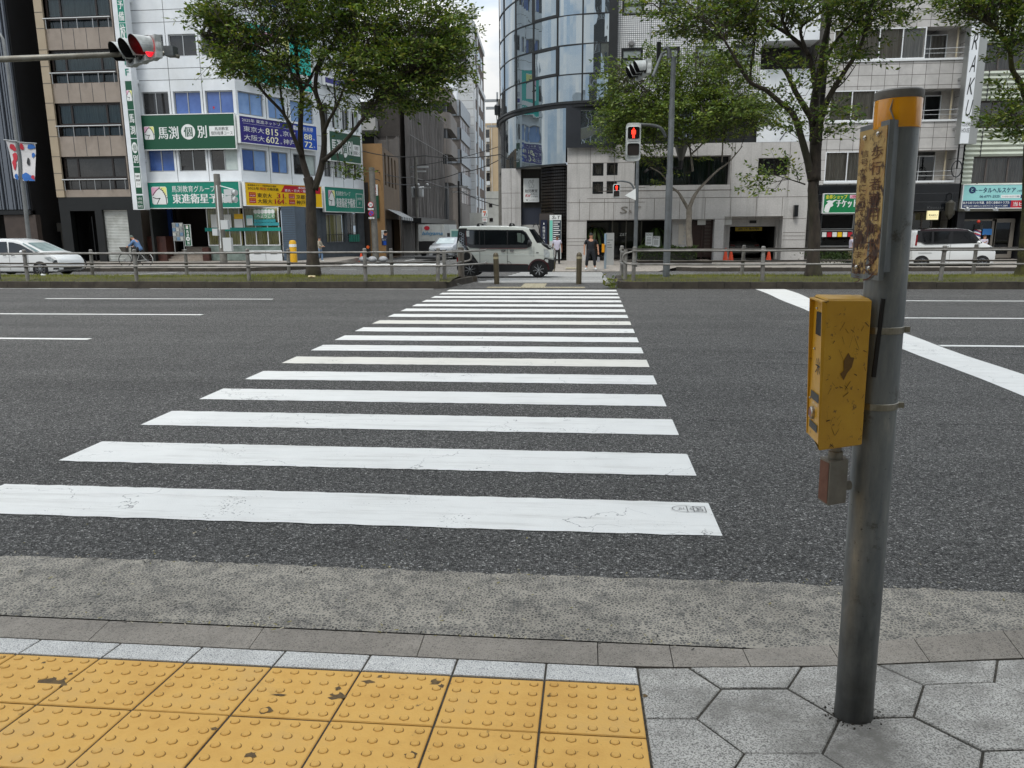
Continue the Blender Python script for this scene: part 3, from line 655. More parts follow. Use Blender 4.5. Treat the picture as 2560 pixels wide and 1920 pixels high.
TILB=mat('blue_grey_tile','4c5c6c','40505f',sc=30,rough=.5,dirt='333c45',dsc=.8);BRK=mat('red_brown_tile','4d2b22','3d2019',sc=4,rough=.5);STEP=mat('step_tile','9c9288','8a8076',sc=6,rough=.8);MARB=mat('green_marble','7f8d86','5f6c67',sc=3,rough=.4)
mb=MB();D=-1.0
r1=RC(FA,z6,1255,500,1780,955,D);zb=ZS
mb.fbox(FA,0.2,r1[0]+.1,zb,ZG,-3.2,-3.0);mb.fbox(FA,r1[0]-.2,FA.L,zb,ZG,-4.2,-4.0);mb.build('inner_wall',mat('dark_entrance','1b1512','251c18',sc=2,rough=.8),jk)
mb=MB();mb.fbox(FA,0.15,RC(FA,z6,1250,500,1262,940)[1]+.2,zb,ZG,-2.5,-.3);mb.build('entrance_pier',mat('charcoal_stone','1d2020','292c2c',sc=2,rough=.5),jk)
mb=MB();r=RC(FA,z6,1440,505,1500,800,-2);mb.fbox(FA,r[0],r[1],zb+.9,ZG,-2.2,-2.0);mb.build('blue_panel',mat('blue_door','14356f',rough=.5),jk)
mb=MB();r=RC(FA,z6,1270,730,1450,955,-.6);mb.fbox(FA,r[0],r[1],zb,r[3],-1.6,-.6);mb.build('step_wall',BRK,jk);mb=MB();r2=RC(FA,z6,1745,825,1810,955,-.6);mb.fbox(FA,r2[0],r2[1],zb,r2[3],-1.4,-.6);mb.build('step_wall',BRK,jk)
mb=MB();sw=(r[1]-.2,r2[0]);h=r2[3]-zb;n=6
for i in range(n):mb.fbox(FA,sw[0]+.0+i*.12,sw[1],zb+h*i/n,zb+h*(i+1)/n,-3.9,-.7-.28*i)
mb.build('steps',STEP,jk)
wz=[z7(120,482),z7(770,808)]
F2=Fr((FA.pt(0,0,-.9).x,VF+.9),(FA.pt(1,0).x+FA.L,VF+.9))
ra=RC(F2,z7,118,480,430,808);rb=RC(F2,z7,436,480,765,808)
mb=MB();base=(ra[0],rb[1],zb,ra[2]);mb.fbox(F2,ra[0],rb[1],zb+.02,ra[2],-.3,0);mb.build('shopfront_base',MARB,jk)
for rr in(ra,rb):win(jk,F2,rr,WHT2,GCL,2,d=.0,fw=.05,cur=CURY)
mb=MB();g=RC(F2,z7,112,655,768,682,.03);mb.fbox(F2,g[0],g[1],g[2],g[3],.0,.05);mb.build('window_band',mat('teal_band','12897d',rough=.4),jk)
mb=MB();c=RC(F2,z7,492,850,785,942,.05)
for i in range(2):mb.fbox(F2,c[0]+(c[1]-c[0])*i/2+.015,c[0]+(c[1]-c[0])*(i+1)/2-.015,c[2],c[3],.01,.06)
mb.build('cabinet',WHT2,jk)
mb=MB()
for i in range(2):
 x=c[0]+(c[1]-c[0])*(.25+.5*i);mb.fbox(F2,x-.2,x+.2,c[3]-.22,c[3]-.06,.06,.075)
mb.build('cabinet_handle',ALU,jk)
mb=MB();t=RC(F2,z7,768,485,912,945,.1);mb.fbox(F2,t[0],t[1],zb,ZG,-1.5,.1);mb.mi=1
for i in range(24):z=zb+(ZG-zb)*(i+.5)/24;mb.fbox(F2,t[0]+.01,t[1]-.01,z-.008,z+.008,.09,.1035)
mb.build('tiled_pier',[TILB,JNT],jk)
FB2=Fr((F2 .pt(t[1],0,-.8).x,F2 .pt(0,0,-.8).y),(FB.pt(FB.L,0,-.3).x,FB.pt(FB.L,0,-.3).y));L2=FB2 .L
mb=MB();GRW=mat('slate_wall','4a5158','3f464c',sc=3,rough=.6);mb.wall(FB2,0,L2,zb,ZG,[(.2,.9,zb+.02,zb+2.1),(L2*.45,L2*.8,zb+1.2,ZG-.3)],.15);mb.build('corner_wall',GRW,jk)
win(jk,FB2,(L2*.45,L2*.8,zb+1.2,ZG-.3),ALU,GCL,1,cur=CURY);mb=MB();mb.fquad(FB2,.2,.9,zb+.02,zb+2.1,-.12);mb.build('door',VOID,jk)
mb=MB();wr=[(FC.L*.05,FC.L*.52,zb+.95,ZG-.35),(FC.L*.58,FC.L*.84,zb+1.3,ZG-.2)];mb.wall(FC,0,FC.L,zb-.3,ZG,wr,.2,-.12);mb.build('side_wall',GRW,jk)
mb=MB();mb.fbox(FC,-.5,.45,zb-.3,ZG+.02,-1.2,-.14);mb.build('corner_pier',GRW,jk)
win(jk,FC,wr[0],ALU,GCL,2,d=.25,cur=CURY);win(jk,FC,wr[1],ALU,GCL2,1,d=.25)
mb=MB();mb.fbox(FC,FC.L*.6,FC.L*.85,zb+.95,zb+1.45,-.1,-.06);mb.build('window_banner',TG,jk)
mb=MB()
for i in range(14):s_=FC.L*.05+i*.25;mb.tube([FC.pt(s_,zb+.95,.02),FC.pt(s_,zb+1.45,.02)],.012,5)
for z in(zb+.95,zb+1.45):mb.tube([FC.pt(FC.L*.05,z,.02),FC.pt(FC.L*.05+3.25,z,.02)],.015,5)
mb.build('railing',BLKF,jk)
for i,(a0,b0,a1,b1,m)in enumerate([(158,540,222,655,SW),(262,540,343,655,SW),(362,580,440,655,SW),(362,535,440,578,YLW),(466,547,530,634,LAQ),(472,575,525,632,SW),(535,582,722,606,mat('banner_teal','2d8c93',rough=.5)),(535,610,752,636,MATS['banner_teal'])]):
 patch(jk,F2,RC(F2,z7,a0,b0,a1,b1,.05),.03+.003*i,m,'poster')
r=RC(F2,z7,530,492,715,575,.05);patch(jk,F2,r,.034,mat('notice_green','4f8463','7fa58a',sc=8),'poster');
for i in range(6):
 disc_on(jk,F2,(r[0]+(r[1]-r[0])*(i+.5)/6,r[2]+(r[3]-r[2])*.72),.12,.04,SW,'poster_disc')
lettering(jk,'へようこそ',F2,sub(r,.14,.55,.98,.92),.042,SW,bold=1)
# ---- signs of the school
r=RC(FA,z2,170,1000,1008,1282,.2);t=sign('shop_sign','dark green sign with horse crest above the second floor windows, front of white block',FA,r,DG,.06,.2,SW)
horse(t,FA,RC(FA,z2,205,1093,302,1206,.27),.272);lettering(t,'馬渕',FA,RC(FA,z2,325,1095,508,1200,.27),.268,SW,bold=1)
c=RC(FA,z2,522,1068,655,1210,.27);disc_on(t,FA,((c[0]+c[1])/2,(c[2]+c[3])/2),(c[1]-c[0])/2,.268,SW);lettering(t,'個',FA,sub(c,.2,.2,.8,.8),.272,DG,bold=1);lettering(t,'別',FA,RC(FA,z2,665,1085,752,1190,.27),.268,SW,bold=1)
c=RC(FA,z2,768,1090,988,1172,.27);patch(t,FA,c,.266,SW);lettering(t,'馬渕教室',FA,sub(c,.22,.1,.78,.45),.27,BLK);lettering(t,'個別指導コース',FA,sub(c,.06,.53,.94,.9),.27,BLK)
r=RC(FB,z2,1022,1000,1700,1300,.2);t=sign('shop_sign','purple and blue sign with large white numbers, behind the left tree trunk',FB,r,PURP,.06,.2,SW)
patch(t,FB,sub(r,.72,.015,.995,.985),.263,BLU)
lettering(t,'2025年 東進ネットワ',FB,sub(r,.03,.06,.5,.2),.268,SW);patch(t,FB,sub(r,.68,.08,.735,.24),.268,SW);lettering(t,'役',FB,sub(r,.69,.1,.725,.22),.272,BLU);lettering(t,'合格実績',FB,sub(r,.76,.08,.95,.24),.268,SW)
patch(t,FB,sub(r,.04,.255,.94,.262),.267,SW)
for(s,x0,x1,y0,y1)in(('東京大',.04,.29,.36,.57),('815',.31,.47,.34,.6),('京都',.53,.7,.36,.57),('88',.82,.93,.36,.6),('大阪大',.04,.29,.68,.9),('602',.31,.47,.66,.92),('神戸',.53,.7,.68,.9),('72',.82,.93,.68,.92)):lettering(t,s,FB,sub(r,x0,y0,x1,y1),.27,SW if s[0]not in '0123456789' else mat('sign_cream','e8e6c4',rough=.5),bold=1 if s[0]in '0123456789' else 0)
for x in(.49,.945):
 for y in(.53,.85):lettering(t,'名',FB,sub(r,x,y,x+.022,y+.06),.27,SW)
r=RC(FA,z6,1258,266,2082,478,.2);t=sign('shop_sign','teal green sign with horse crest over the stepped entrance, front of white block',FA,r,TG,.06,.22,SW)
horse(t,FA,RC(FA,z6,1305,300,1452,452,.29),.292);lettering(t,'馬渕教育グループ',FA,RC(FA,z6,1480,292,1862,345,.29),.288,SW);lettering(t,'東進衛星予備校',FA,RC(FA,z6,1488,362,2045,440,.29),.288,SW,bold=2)
r=RC(FB,z7,447,262,1118,478,.2);t=sign('shop_sign','yellow sign with red numbers, behind the left tree trunk',FB,r,YLW,.06,.22,SW)
lettering(t,'馬渕教育グループ東進衛星予備校',FB,sub(r,.03,.07,.385,.15),.29,BLK,bold=1);lettering(t,'2025年',FB,sub(r,.03,.18,.17,.31),.29,BLK,bold=1);lettering(t,'現役',FB,sub(r,.175,.18,.26,.31),.29,RED,bold=1);lettering(t,'合格実績',FB,sub(r,.265,.18,.41,.31),.29,BLK,bold=1)
mb=MB();c=sub(r,.44,.04,.985,.36);F=FB;mb.quad(F.pt(c[0],c[2],.285),F.pt(c[1],c[2],.285),F.pt(c[1],c[3],.285),F.pt(c[0]+.3,c[3],.285));mb.build('label_panel',RED,t)
lettering(t,'400',FB,sub(r,.67,.07,.77,.17),.29,SW,bold=1);lettering(t,'東大・京大・阪大・',FB,sub(r,.49,.2,.84,.33),.29,SW,bold=1)
for i,(s,n,x,y)in enumerate((('東京大','31',.14,.44),('京都大','',.64,.44),('大阪大','164',.14,.7),('神戸大','',.64,.7))):
 lettering(t,s,FB,sub(r,x,y,x+.18,y+.2),.29,BLK,bold=1)
 if n:lettering(t,n,FB,sub(r,.355 if len(n)>2 else.385,y-.02,.475,y+.2),.29,RED,bold=2);lettering(t,'名',FB,sub(r,.485,y+.14,.505,y+.2),.29,BLK)
 c=sub(r,x-.1,y-.02,x-.02,y+.19);patch(t,FB,c,.287,RED);lettering(t,'現役合格',FB,sub(c,.12,.15,.88,.42),.291,YLW);lettering(t,'昨年実績',FB,sub(c,.12,.55,.88,.85),.291,SW)
r=RC(FC,z7,1136,300,1480,522,.2);t=sign('shop_sign','teal green sign with outlined box on the side street face of the white block',FC,r,TG,.06,.22,SW)
horse(t,FC,sub(r,.08,.12,.24,.76),.292);lettering(t,'馬渕教育グループ',FC,sub(r,.27,.14,.64,.34),.29,SW);lettering(t,'東進衛星予備校',FC,sub(r,.27,.42,.76,.82),.29,SW,bold=1);lettering(t,'上本町教室',FC,sub(r,.81,.36,.95,.48),.29,SW);lettering(t,'1F',FC,sub(r,.86,.56,.9,.68),.29,SW)
mb=MB();c=sub(r,.79,.2,.97,.8)
for(a0,a1,b0,b1)in((c[0],c[1],c[2],c[2]+.03),(c[0],c[1],c[3]-.03,c[3]),(c[0],c[0]+.03,c[2],c[3]),(c[1]-.03,c[1],c[2],c[3])):mb.fbox(FC,a0,a1,b0,b1,.28,.287)
mb.build('label_outline',SW,t)
r=RC(FC,z2,1800,1130,2078,1415,.2);t=sign('shop_sign','dark green sign seen edge on along the side street, behind the left tree branches',FC,r,DG,.06,.2,SW)
lettering(t,'馬渕',FC,sub(r,.05,.25,.36,.75),.27,SW,bold=1);c=sub(r,.37,.2,.57,.85);disc_on(t,FC,((c[0]+c[1])/2,(c[2]+c[3])/2),(c[1]-c[0])/2,.268,SW,rz=(c[3]-c[2])/2);lettering(t,'個',FC,sub(c,.2,.22,.8,.78),.272,DG,bold=1);lettering(t,'別',FC,sub(r,.58,.25,.72,.75),.27,SW,bold=1);c=sub(r,.74,.35,.97,.75);patch(t,FC,c,.266,SW);lettering(t,'馬渕教室',FC,sub(c,.2,.12,.8,.45),.271,BLK);lettering(t,'個別指導コース',FC,sub(c,.06,.55,.94,.9),.271,BLK)
r=RC(FB,z2,1070,185,1655,800,.2);t=sign('shop_sign','large turquoise sign with pale horse crest, high behind the left tree crown',FB,r,AQUA,.06,.2,SW)
horse(t,FB,sub(r,.18,.08,.66,.62),.272);patch(t,FB,sub(r,.3,.7,.95,.82),.268,SW);lettering(t,'馬渕教室',FB,sub(r,.5,.84,.95,.96),.268,SW)
r=RC(FC,z2,1760,560,2060,800,.2);t=sign('shop_sign','white sign with purple stripe on the side street face, above the dark green sign',FC,r,SW,.06,.15,WHT2)
patch(t,FC,sub(r,.02,.62,.98,.9),.215,PURP);lettering(t,'馬渕教室',FC,sub(r,.1,.2,.7,.5),.216,mat('sign_grey_text','6a6a80'));mb=MB();c=sub(r,.8,.05,.96,.58);mb.poly([FC.pt(c[0],c[3],.218),FC.pt(c[1],c[2],.218),FC.pt(c[0],c[2],.218)]);mb.build('red_wedge',RED,t)
rr=RC(FA,z6,1150,350,1248,498,.9);zb0=rr[2];s0,s1=[(FA.px(z1(a,0),.9)[0]+FA.px(z6(b,490),.9)[0])/2 for a,b in((968,1150),(1068,1250))]
t=sign('mast_sign','tall narrow white sign mast with green lettered panels, beside the beige building',FA,(s0,s1,zb0,ZT-4),WHT,.35,.55)
gs=s0+(s1-s0)*.4
def seg(y0,y1,m,z=z1):
 return(gs,s1-.03,FA.px(z(1180,y1),.9)[1],FA.px(z(1180,y0),.9)[1])
def lt(rr,s,m,pad=.1,**k):lettering(t,s,FA,sub(rr,pad,pad*.5,1-pad,1-pad*.5),.915,m,**k)
c=seg(-260,190,TG);patch(t,FA,c,.905,TG);lt(sub(c,0,.57,1,.75),'予',SW,bold=1);lt(sub(c,0,.78,1,.98),'備',SW,bold=1)
c=seg(196,360,TG);patch(t,FA,c,.905,TG);lt(c,'校',SW,.12,bold=1)
c=seg(490,660,TG);lt(sub(c,0,0,1,.46),'1',TG,.3,bold=1);lt(sub(c,0,.54,1,1),'F',TG,.25,bold=1)
c=seg(698,945,DG);patch(t,FA,c,.905,DG);horse(t,FA,sub(c,.08,.32,.92,.7),.912)
c=seg(950,1192,DG);patch(t,FA,c,.905,DG);lt(sub(c,0,.12,1,.48),'馬',SW,.14,bold=1);lt(sub(c,0,.54,1,.9),'渕',SW,.14,bold=1)
c=seg(1200,1438,DG);patch(t,FA,c,.905,DG);disc_on(t,FA,((c[0]+c[1])/2,c[3]-(c[3]-c[2])*.32),(c[1]-c[0])*.44,.909,SW,rz=(c[3]-c[2])*.2);lt(sub(c,.12,.18,.88,.46),'個',DG,.12);lt(sub(c,0,.56,1,.9),'別',SW,.14,bold=1)
c=seg(132,362,DG,z6);patch(t,FA,c,.905,DG);c2=sub(c,.08,.22,.92,.76);patch(t,FA,c2,.909,SW);lt(sub(c2,.05,.12,.95,.3),'馬渕教室',BLK,.06);lt(sub(c2,.05,.4,.95,.58),'個別指導',BLK,.06);lt(sub(c2,.2,.68,.8,.86),'コース',BLK,.06)
c=seg(376,492,DG,z6);patch(t,FA,c,.905,DG)
for i,s in enumerate(('小学生','中学生','高校生')):lt(sub(c,.1,.14+.28*i,.9,.34+.28*i),s,SW,.02)
mb=MB()
for z in np.arange(zb0+.6,ZT-5,2.1):mb.fbox(FA,s1-.35,s1-.1,z,z+.16,.0,.35)
mb.build('bracket',WHT2,t)
# -- beige building
BEI=mat('beige_tile','968b80','8d8277',sc=1.2,rough=.5,dirt='6b6055',dsc=.5);BEI2=mat('pale_beige_tile','a3957f','9a8c76',sc=1.2,rough=.5);BSTN=mat('black_stone','0f1111','171919',sc=1.5,rough=.35)
FD=Fr((onV(z6(455,0),VF).x,VF),(onV(z6(1122,300),VF).x,VF))
bg_=bldg('office_building','beige tiled building with dark window bands and thin steel rails, white shutter below',FD,FD.L/2,ZS)
p0=RC(FD,z1,300,0,383,10)[1];p0=(FD.px(z1(545,1500))[0]);s_r=FD.px(z1(1085,1345))[0]
rows_=[(-45,152,162,240),(425,622,640,716),(888,1082,1100,1178),(1352,1545,1562,1640)]
zz=[]
for a,b,c,d in rows_:zz.append([FD.px(z1(720,y))[1]for y in(a,b,c,d)])
pit=zz[0][3]-zz[1][3];zz=[[v+pit*2 for v in zz[0]],[v+pit for v in zz[0]]]+zz
zbb=FD.px(z6(520,392))[1];TOPB=zz[0][0]+1.6
mb=MB();holes=[(p0,s_r,w[3],w[0])for w in zz];mb.wall(FD,p0,FD.L,zbb,TOPB,holes,.3);mb.body(FD,0,FD.L,ZS,TOPB,12)
mb.mi=2;mb.fbox(FD,0,p0,zbb,TOPB,-.2,.12);mb.mi=1
for i,w in enumerate(zz):
 lo=zz[i+1][0]if i+1<len(zz)else zbb
 if i+1<len(zz):
  for k in range(1,5):s=p0+(s_r-p0)*[.225,.41,.6,.79][k-1];mb.fbox(FD,s-.014,s+.014,lo+.02,w[3]-.02,-.01,.005)
 for z in(w[3],w[0],(w[3]+w[0])/2):mb.fbox(FD,0,p0+.001,z-.014,z+.014,.1,.126)
 for z in(w[3],w[0]):mb.fbox(FD,s_r+.05,FD.L,z-.012,z+.012,-.01,.006)
mb.build('wall',[BEI,JNT,BEI2],bg_)
for i,w in enumerate(zz):
 d=i==len(zz)-1
 win(bg_,FD,(p0+.03,s_r-.03,w[1],w[0]),DRKF,GDK if d else GCL,[.22,.77],d=.16,fw=.12,cur=None if d else CURT)
 win(bg_,FD,(p0+.03,s_r-.03,w[3],w[1]-.01),DRKF,GDK if d else GCL2,[.22,.77],d=.16,fw=.06,cur=None if d else CURT)
 mb=MB();zt=(w[1]+w[2])/2;mb.tube([FD.pt(p0-.02,zt,.12),FD.pt(s_r,zt,.12)],.04,8)
 for k in range(5):s=p0+.12+(s_r-p0-.24)*k/4;mb.tube([FD.pt(s,w[3]-.05,.12),FD.pt(s,zt,.12)],.022,6)
 mb.build('rail',ALU,bg_)
mb=MB();sh=RC(FD,z6,878,500,1145,950);dr=RC(FD,z6,605,510,868,950)
FD0=FD.px(z6(500,500))[0]
mb.wall(FD,0,FD.L+.5,ZS,zbb,[(dr[0],dr[1],ZS,dr[3]),(sh[0],sh[1],ZS,sh[3])],.5,.02);mb.build('ground_floor',BSTN,bg_)
mb=MB();n=34
for i in range(n):
 z0=ZS+(sh[3]-ZS)*i/n;z1_=ZS+(sh[3]-ZS)*(i+1)/n
 mb.quad(FD.pt(sh[0],z0,-.2),FD.pt(sh[1],z0,-.2),FD.pt(sh[1],z1_-.02,-.16),FD.pt(sh[0],z1_-.02,-.16));mb.quad(FD.pt(sh[0],z1_-.02,-.16),FD.pt(sh[1],z1_-.02,-.16),FD.pt(sh[1],z1_,-.2),FD.pt(sh[0],z1_,-.2))
mb.build('shutter',mat('shutter_white','c9ccc9','b9bcb8',sc=2,rough=.5,dirt='8f908a',dsc=1.),bg_)
mb=MB();mb.fquad(FD,dr[0],dr[1],ZS,dr[3],-1.6);mb.quad(FD.pt(dr[0],ZS,-1.6),FD.pt(dr[0],dr[3],-1.6),FD.pt(dr[0],dr[3],-.4),FD.pt(dr[0],ZS,-.4));mb.fbox(FD,dr[0]+.7,dr[0]+.76,ZS,dr[3]-.3,-.9,-.84);mb.fbox(FD,dr[0]+1.35,dr[0]+1.39,ZS,dr[3]-.3,-.9,-.84);mb.build('doorway',mat('door_black','0c0d0d','17181a',sc=2,rough=.2),bg_)
# -- dark apartment block and slatted building at the far left
VD=46.;FE=Fr((onV(z1(-900,900),VD).x,VD),(onV(z6(470,0),VD).x,VD))
da=bldg('apartment_block','black apartment block with dark glass balconies, left of the beige building',FE,FE.L-2,ZS)
BLW=mat('black_wall','0b0c0e','121417',sc=2,rough=.5);BLS=mat('balcony_slab','3c4046',rough=.5);SMK=mat('smoked_panel','1c222b','2a323d',sc=1,rough=.08,spec=.8)
zsl=[FE.px(z1(350,y))[1]for y in(1395,975,545,105)];pt_=(zsl[3]-zsl[0])/3;zsl+=[zsl[3]+pt_,zsl[3]+2*pt_];zsl=[zsl[0]-pt_]+zsl
mb=MB();mb.wall(FE,0,FE.L,ZS,24,[],.1);mb.body(FE,0,FE.L,ZS,24,10);mb.build('wall',BLW,da)
e0=FE.px(z1(150,975))[0]
for z in zsl:
 mb=MB();mb.fbox(FE,e0-.6,FE.L-.02,z,z+.22,0,1.3);o=mb.build('balcony',BLS,da)
 mb=MB();k=[0,.33,.55,.9,1]
 for a,b in zip(k,k[1:]):mb.fbox(FE,e0-.6+(FE.L-e0+.55)*a+.03,e0-.6+(FE.L-e0+.55)*b-.03,z+.25,z+1.25,1.18,1.22)
 mb.build('glass_panel',SMK,o)
 win(da,FE,(FE.L-2.0,FE.L-.5,z+.3,z+2.3),BLKF,GDK,1,d=-.06)
 win(da,FE,(e0+.1,FE.L-2.3,z+.3,z+2.3),BLKF,GDK,1,d=-.06)
mb=MB();r=RC(FE,z6,275,615,545,860,1.6);op=RC(FE,z6,405,688,545,860,1.6);mb.wall(FE,r[0],r[1]+.3,ZS,r[3],[(op[0],op[1],ZS,op[3])],.8,1.6);mb.build('entrance_wall',mat('grey_concrete','46443f','3b3935',sc=2,rough=.8),da)
FS=Fr((onV(z1(-1400,900),42.4).x,42.4),(onV(z6(245,300),42.4).x,42.4))
sb=bldg('slatted_building','grey building faced with tall vertical metal slats, at the far left edge',FS,FS.L-1,ZS)
zlo=FS.px(z6(120,505))[1]
mb=MB();mb.body(FS,0,FS.L,ZS,22,3.4,-.1);mb.wall(FS,0,FS.L,zlo,22,[],.1,-.1);mb.build('wall',BLW,sb)
mb=MB();s=0.02;i=0
while s<FS.L-.05:
 wd=[.1,.1,.1,.26][i%4]if s<FS.L-.9 else.09;mb.fbox(FS,s,min(s+wd,FS.L),zlo+.05,22,-.08,.08+.04*(i%3));s+=wd+.09;i+=1
mb.build('slat_screen',mat('slat_grey','595e66','6a7078',sc=.7,rough=.45,metal=.3,stretch=(1,1,.1)),sb)
mb=MB();r=RC(FS,z6,30,545,272,760);mb.fbox(FS,0,FS.L,r[3]+.02,zlo,-.3,.1);mb.build('canopy',BLKF,sb)
mb=MB();mb.fbox(FS,r[0],FS.L+.2,ZS,r[3],-.4,0);mb.build('stone_wall',mat('brown_stone','39302b','473d37',sc=4,rough=.7,dirt='241f1c',dsc=2),sb)
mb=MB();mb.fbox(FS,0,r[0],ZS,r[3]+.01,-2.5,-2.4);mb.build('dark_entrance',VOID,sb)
# -- side street, left row
def corner(x0,x1,x2,v1,v2,y=400):
 a,b,c=onV(q(x0,y),v1),onV(q(x1,y),v1),onV(q(x2,y),v2);return Fr((a.x,v1),(b.x,v1)),Fr((b.x,v1),(c.x,v2))
def shell(name,label,x0,x1,x2,v1,v2,topq,m,back=8):
 Ff,Fs=corner(x0,x1,x2,v1,v2);zt=Ff.px(q(x1,topq))[1];zb_=zg(v2)-.2
 return bldg(name,label,Ff,Ff.L/2,zg(v1)),Ff,Fs,zb_,zt
def shell_walls(t,Ff,Fs,zb_,zt,m,hf=(),hs=(),d=.15,mname='wall'):
 mb=MB();mb.wall(Ff,0,Ff.L,zb_,zt,hf,d);mb.wall(Fs,0,Fs.L,zb_,zt,hs,d);a=Ff.pt(0,0);c=Fs.pt(Fs.L,0);mb.quad((a.x,a.y,zt),tuple(Ff.pt(Ff.L,zt)),(c.x,c.y,zt),(a.x,c.y,zt));mb.quad((a.x,a.y,zb_),(a.x,a.y,zt),(a.x,c.y,zt),(a.x,c.y,zb_));mb.quad((a.x,c.y,zb_),(a.x,c.y,zt),(c.x,c.y,zt),(c.x,c.y,zb_));return mb.build(mname,m,t)
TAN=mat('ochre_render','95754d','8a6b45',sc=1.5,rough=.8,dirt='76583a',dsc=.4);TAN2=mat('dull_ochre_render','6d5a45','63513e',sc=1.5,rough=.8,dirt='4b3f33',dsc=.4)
t,Ff,Fs,zb_,zt=shell('tan_building','low ochre rendered building beside the white block, in the side street',770,827,862,53.2,63,315,TAN)
zfl=zg(54)
gh=(Fs.L*.1,Fs.L*.95,zfl,zfl+2.9);g2=[(Fs.L*(.12+.2*i),Fs.L*(.12+.2*i)+.8,zfl+5.2,zfl+7.4)for i in range(4)]
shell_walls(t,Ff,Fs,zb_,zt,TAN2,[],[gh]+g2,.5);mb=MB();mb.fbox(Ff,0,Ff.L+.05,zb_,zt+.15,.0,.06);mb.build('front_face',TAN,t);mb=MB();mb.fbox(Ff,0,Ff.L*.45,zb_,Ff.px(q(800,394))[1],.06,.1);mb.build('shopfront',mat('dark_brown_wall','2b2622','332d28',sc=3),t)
mb=MB();mb.fquad(Fs,*gh,-.6);[mb.fquad(Fs,*h,-.45)for h in g2];mb.build('doorway',mat('timber_dark','2a1f17','3a2b1f',sc=5),t)
for h in g2:win(t,Fs,h,DRKF,GDK,0,d=.2)
mb=MB();z0=gh[3]+.1;n=10
for i in range(n):a,b=gh[0]+(gh[1]-gh[0])*i/n,gh[0]+(gh[1]-gh[0])*(i+1)/n;mb.mi=i%2;mb.quad(Fs.pt(a,z0+.55,.05),Fs.pt(b,z0+.55,.05),Fs.pt(b,z0,1.1),Fs.pt(a,z0,1.1));mb.quad(Fs.pt(a,z0,1.1),Fs.pt(b,z0,1.1),Fs.pt(b,z0-.22,1.1),Fs.pt(a,z0-.22,1.1))
mb.build('awning',[mat('awning_grey','5d6063'),mat('awning_pale','a7a9a8')],t)
Ft=Ff
r=RC(Ff,z7,1533,280,1600,378,.4);t=sign('projecting_sign','small white sign with red characters on the ochre building',Ff,r,SW,.12,.1);lettering(t,'看',Ff,sub(r,.15,.08,.85,.48),.225,RED,bold=1);lettering(t,'板',Ff,sub(r,.15,.52,.85,.92),.225,RED,bold=1)
r=RC(Ff,z7,1578,375,1612,572,.4);t=sign('projecting_sign','narrow dark green hanging sign behind the speed limit pole',Ff,r,DG,.12,.1)
r=RC(Ff,z7,1634,676,1682,745,.15);t=sign('poster','white poster with a man in a suit, upper one on the ochre wall',Ff,r,SW,.07,.02);SUIT=mat('suit_navy','1b2440');SKIN=mat('skin','b07f63','a57457',sc=6,rough=.55);patch(t,Ff,sub(r,.3,.55,1,.98),.095,SUIT,'portrait');disc_on(t,Ff,((r[0]+r[1])/2+.1,r[3]-(r[3]-r[2])*.36),.13,.097,SKIN,'portrait',rz=.18);disc_on(t,Ff,((r[0]+r[1])/2+.1,r[3]-(r[3]-r[2])*.22),.13,.099,BLK,'portrait',rz=.09);lettering(t,'大河',Ff,sub(r,.05,.1,.28,.6),.1,BLK)
r=RC(Ff,z7,1636,748,1682,805,.15);t=sign('poster','dark blue poster under the portrait poster on the ochre wall',Ff,r,NAVY,.07,.02);lettering(t,'未来',Ff,sub(r,.1,.1,.9,.3),.095,SW);patch(t,Ff,sub(r,.35,.4,.9,.98),.094,BLU,'portrait')
t,Ff,Fs,zb_,zt=shell('balcony_building','pale building with stepped open balconies, between white block and mesh covered building',765,822,832,66,72,235,WHT)
shell_walls(t,Ff,Fs,zb_,zt,mat('pale_concrete','8f8d8a','85837f',sc=1.5,rough=.8))
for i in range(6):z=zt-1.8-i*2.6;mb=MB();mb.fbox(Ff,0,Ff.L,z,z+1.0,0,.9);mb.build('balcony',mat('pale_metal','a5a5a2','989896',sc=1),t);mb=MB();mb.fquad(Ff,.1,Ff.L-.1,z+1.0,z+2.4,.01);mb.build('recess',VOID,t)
t,Ff,Fs,zb_,zt=shell('scaffolded_building','tall building wrapped in grey scaffold mesh sheets, in the side street',818,868,952,66,86,190,None)
MESHM=mat('scaffold_mesh','66625f','56524f',sc=.8,rough=.85,bump=.5,bsc=5,dirt='5e5a57',dsc=.5);RIBB=mat('brown_ribbed','45403c','393531',sc=2,rough=.7)
shell_walls(t,Ff,Fs,zb_,zt,RIBB)
mb=MB();zr_=Ff.px(z3(400,1180))[1]
for i in range(28):s=.05+i*(Ff.L-.1)/28;mb.fbox(Ff,s,s+.05,zr_,zt,0,.05)
mb.build('rib_cladding',RIBB,t)
def drape(F,a0,a1,z0,z1,o,amp,nx,nz_,swag=0.):
 mb=MB();g=[]
 ph=[random.uniform(0,6)for _ in range(8)]
 for j in range(nz_+1):
  row=[]
  for i in range(nx+1):
   s=a0+(a1-a0)*i/nx;z=z0+(z1-z0)*j/nz_;tt=s/1.8
   k=abs(math.sin(PI*tt))**.5;oo=o+amp*(math.sin(s*3.1+ph[0]+.3*math.sin(z*.7+ph[1]))*.5+math.sin(s*7.3+ph[2]+z*.25)*.3+.6*math.sin(z*1.05+ph[3]+s*.2)*.5)*k
   row.append(F.pt(s,z-(swag*(1-(2*((tt%1))-1)**2)if j==nz_ else 0),oo))
  g.append(row)
 for j in range(nz_):
  for i in range(nx):mb.quad(g[j][i],g[j][i+1],g[j+1][i+1],g[j+1][i])
 return mb
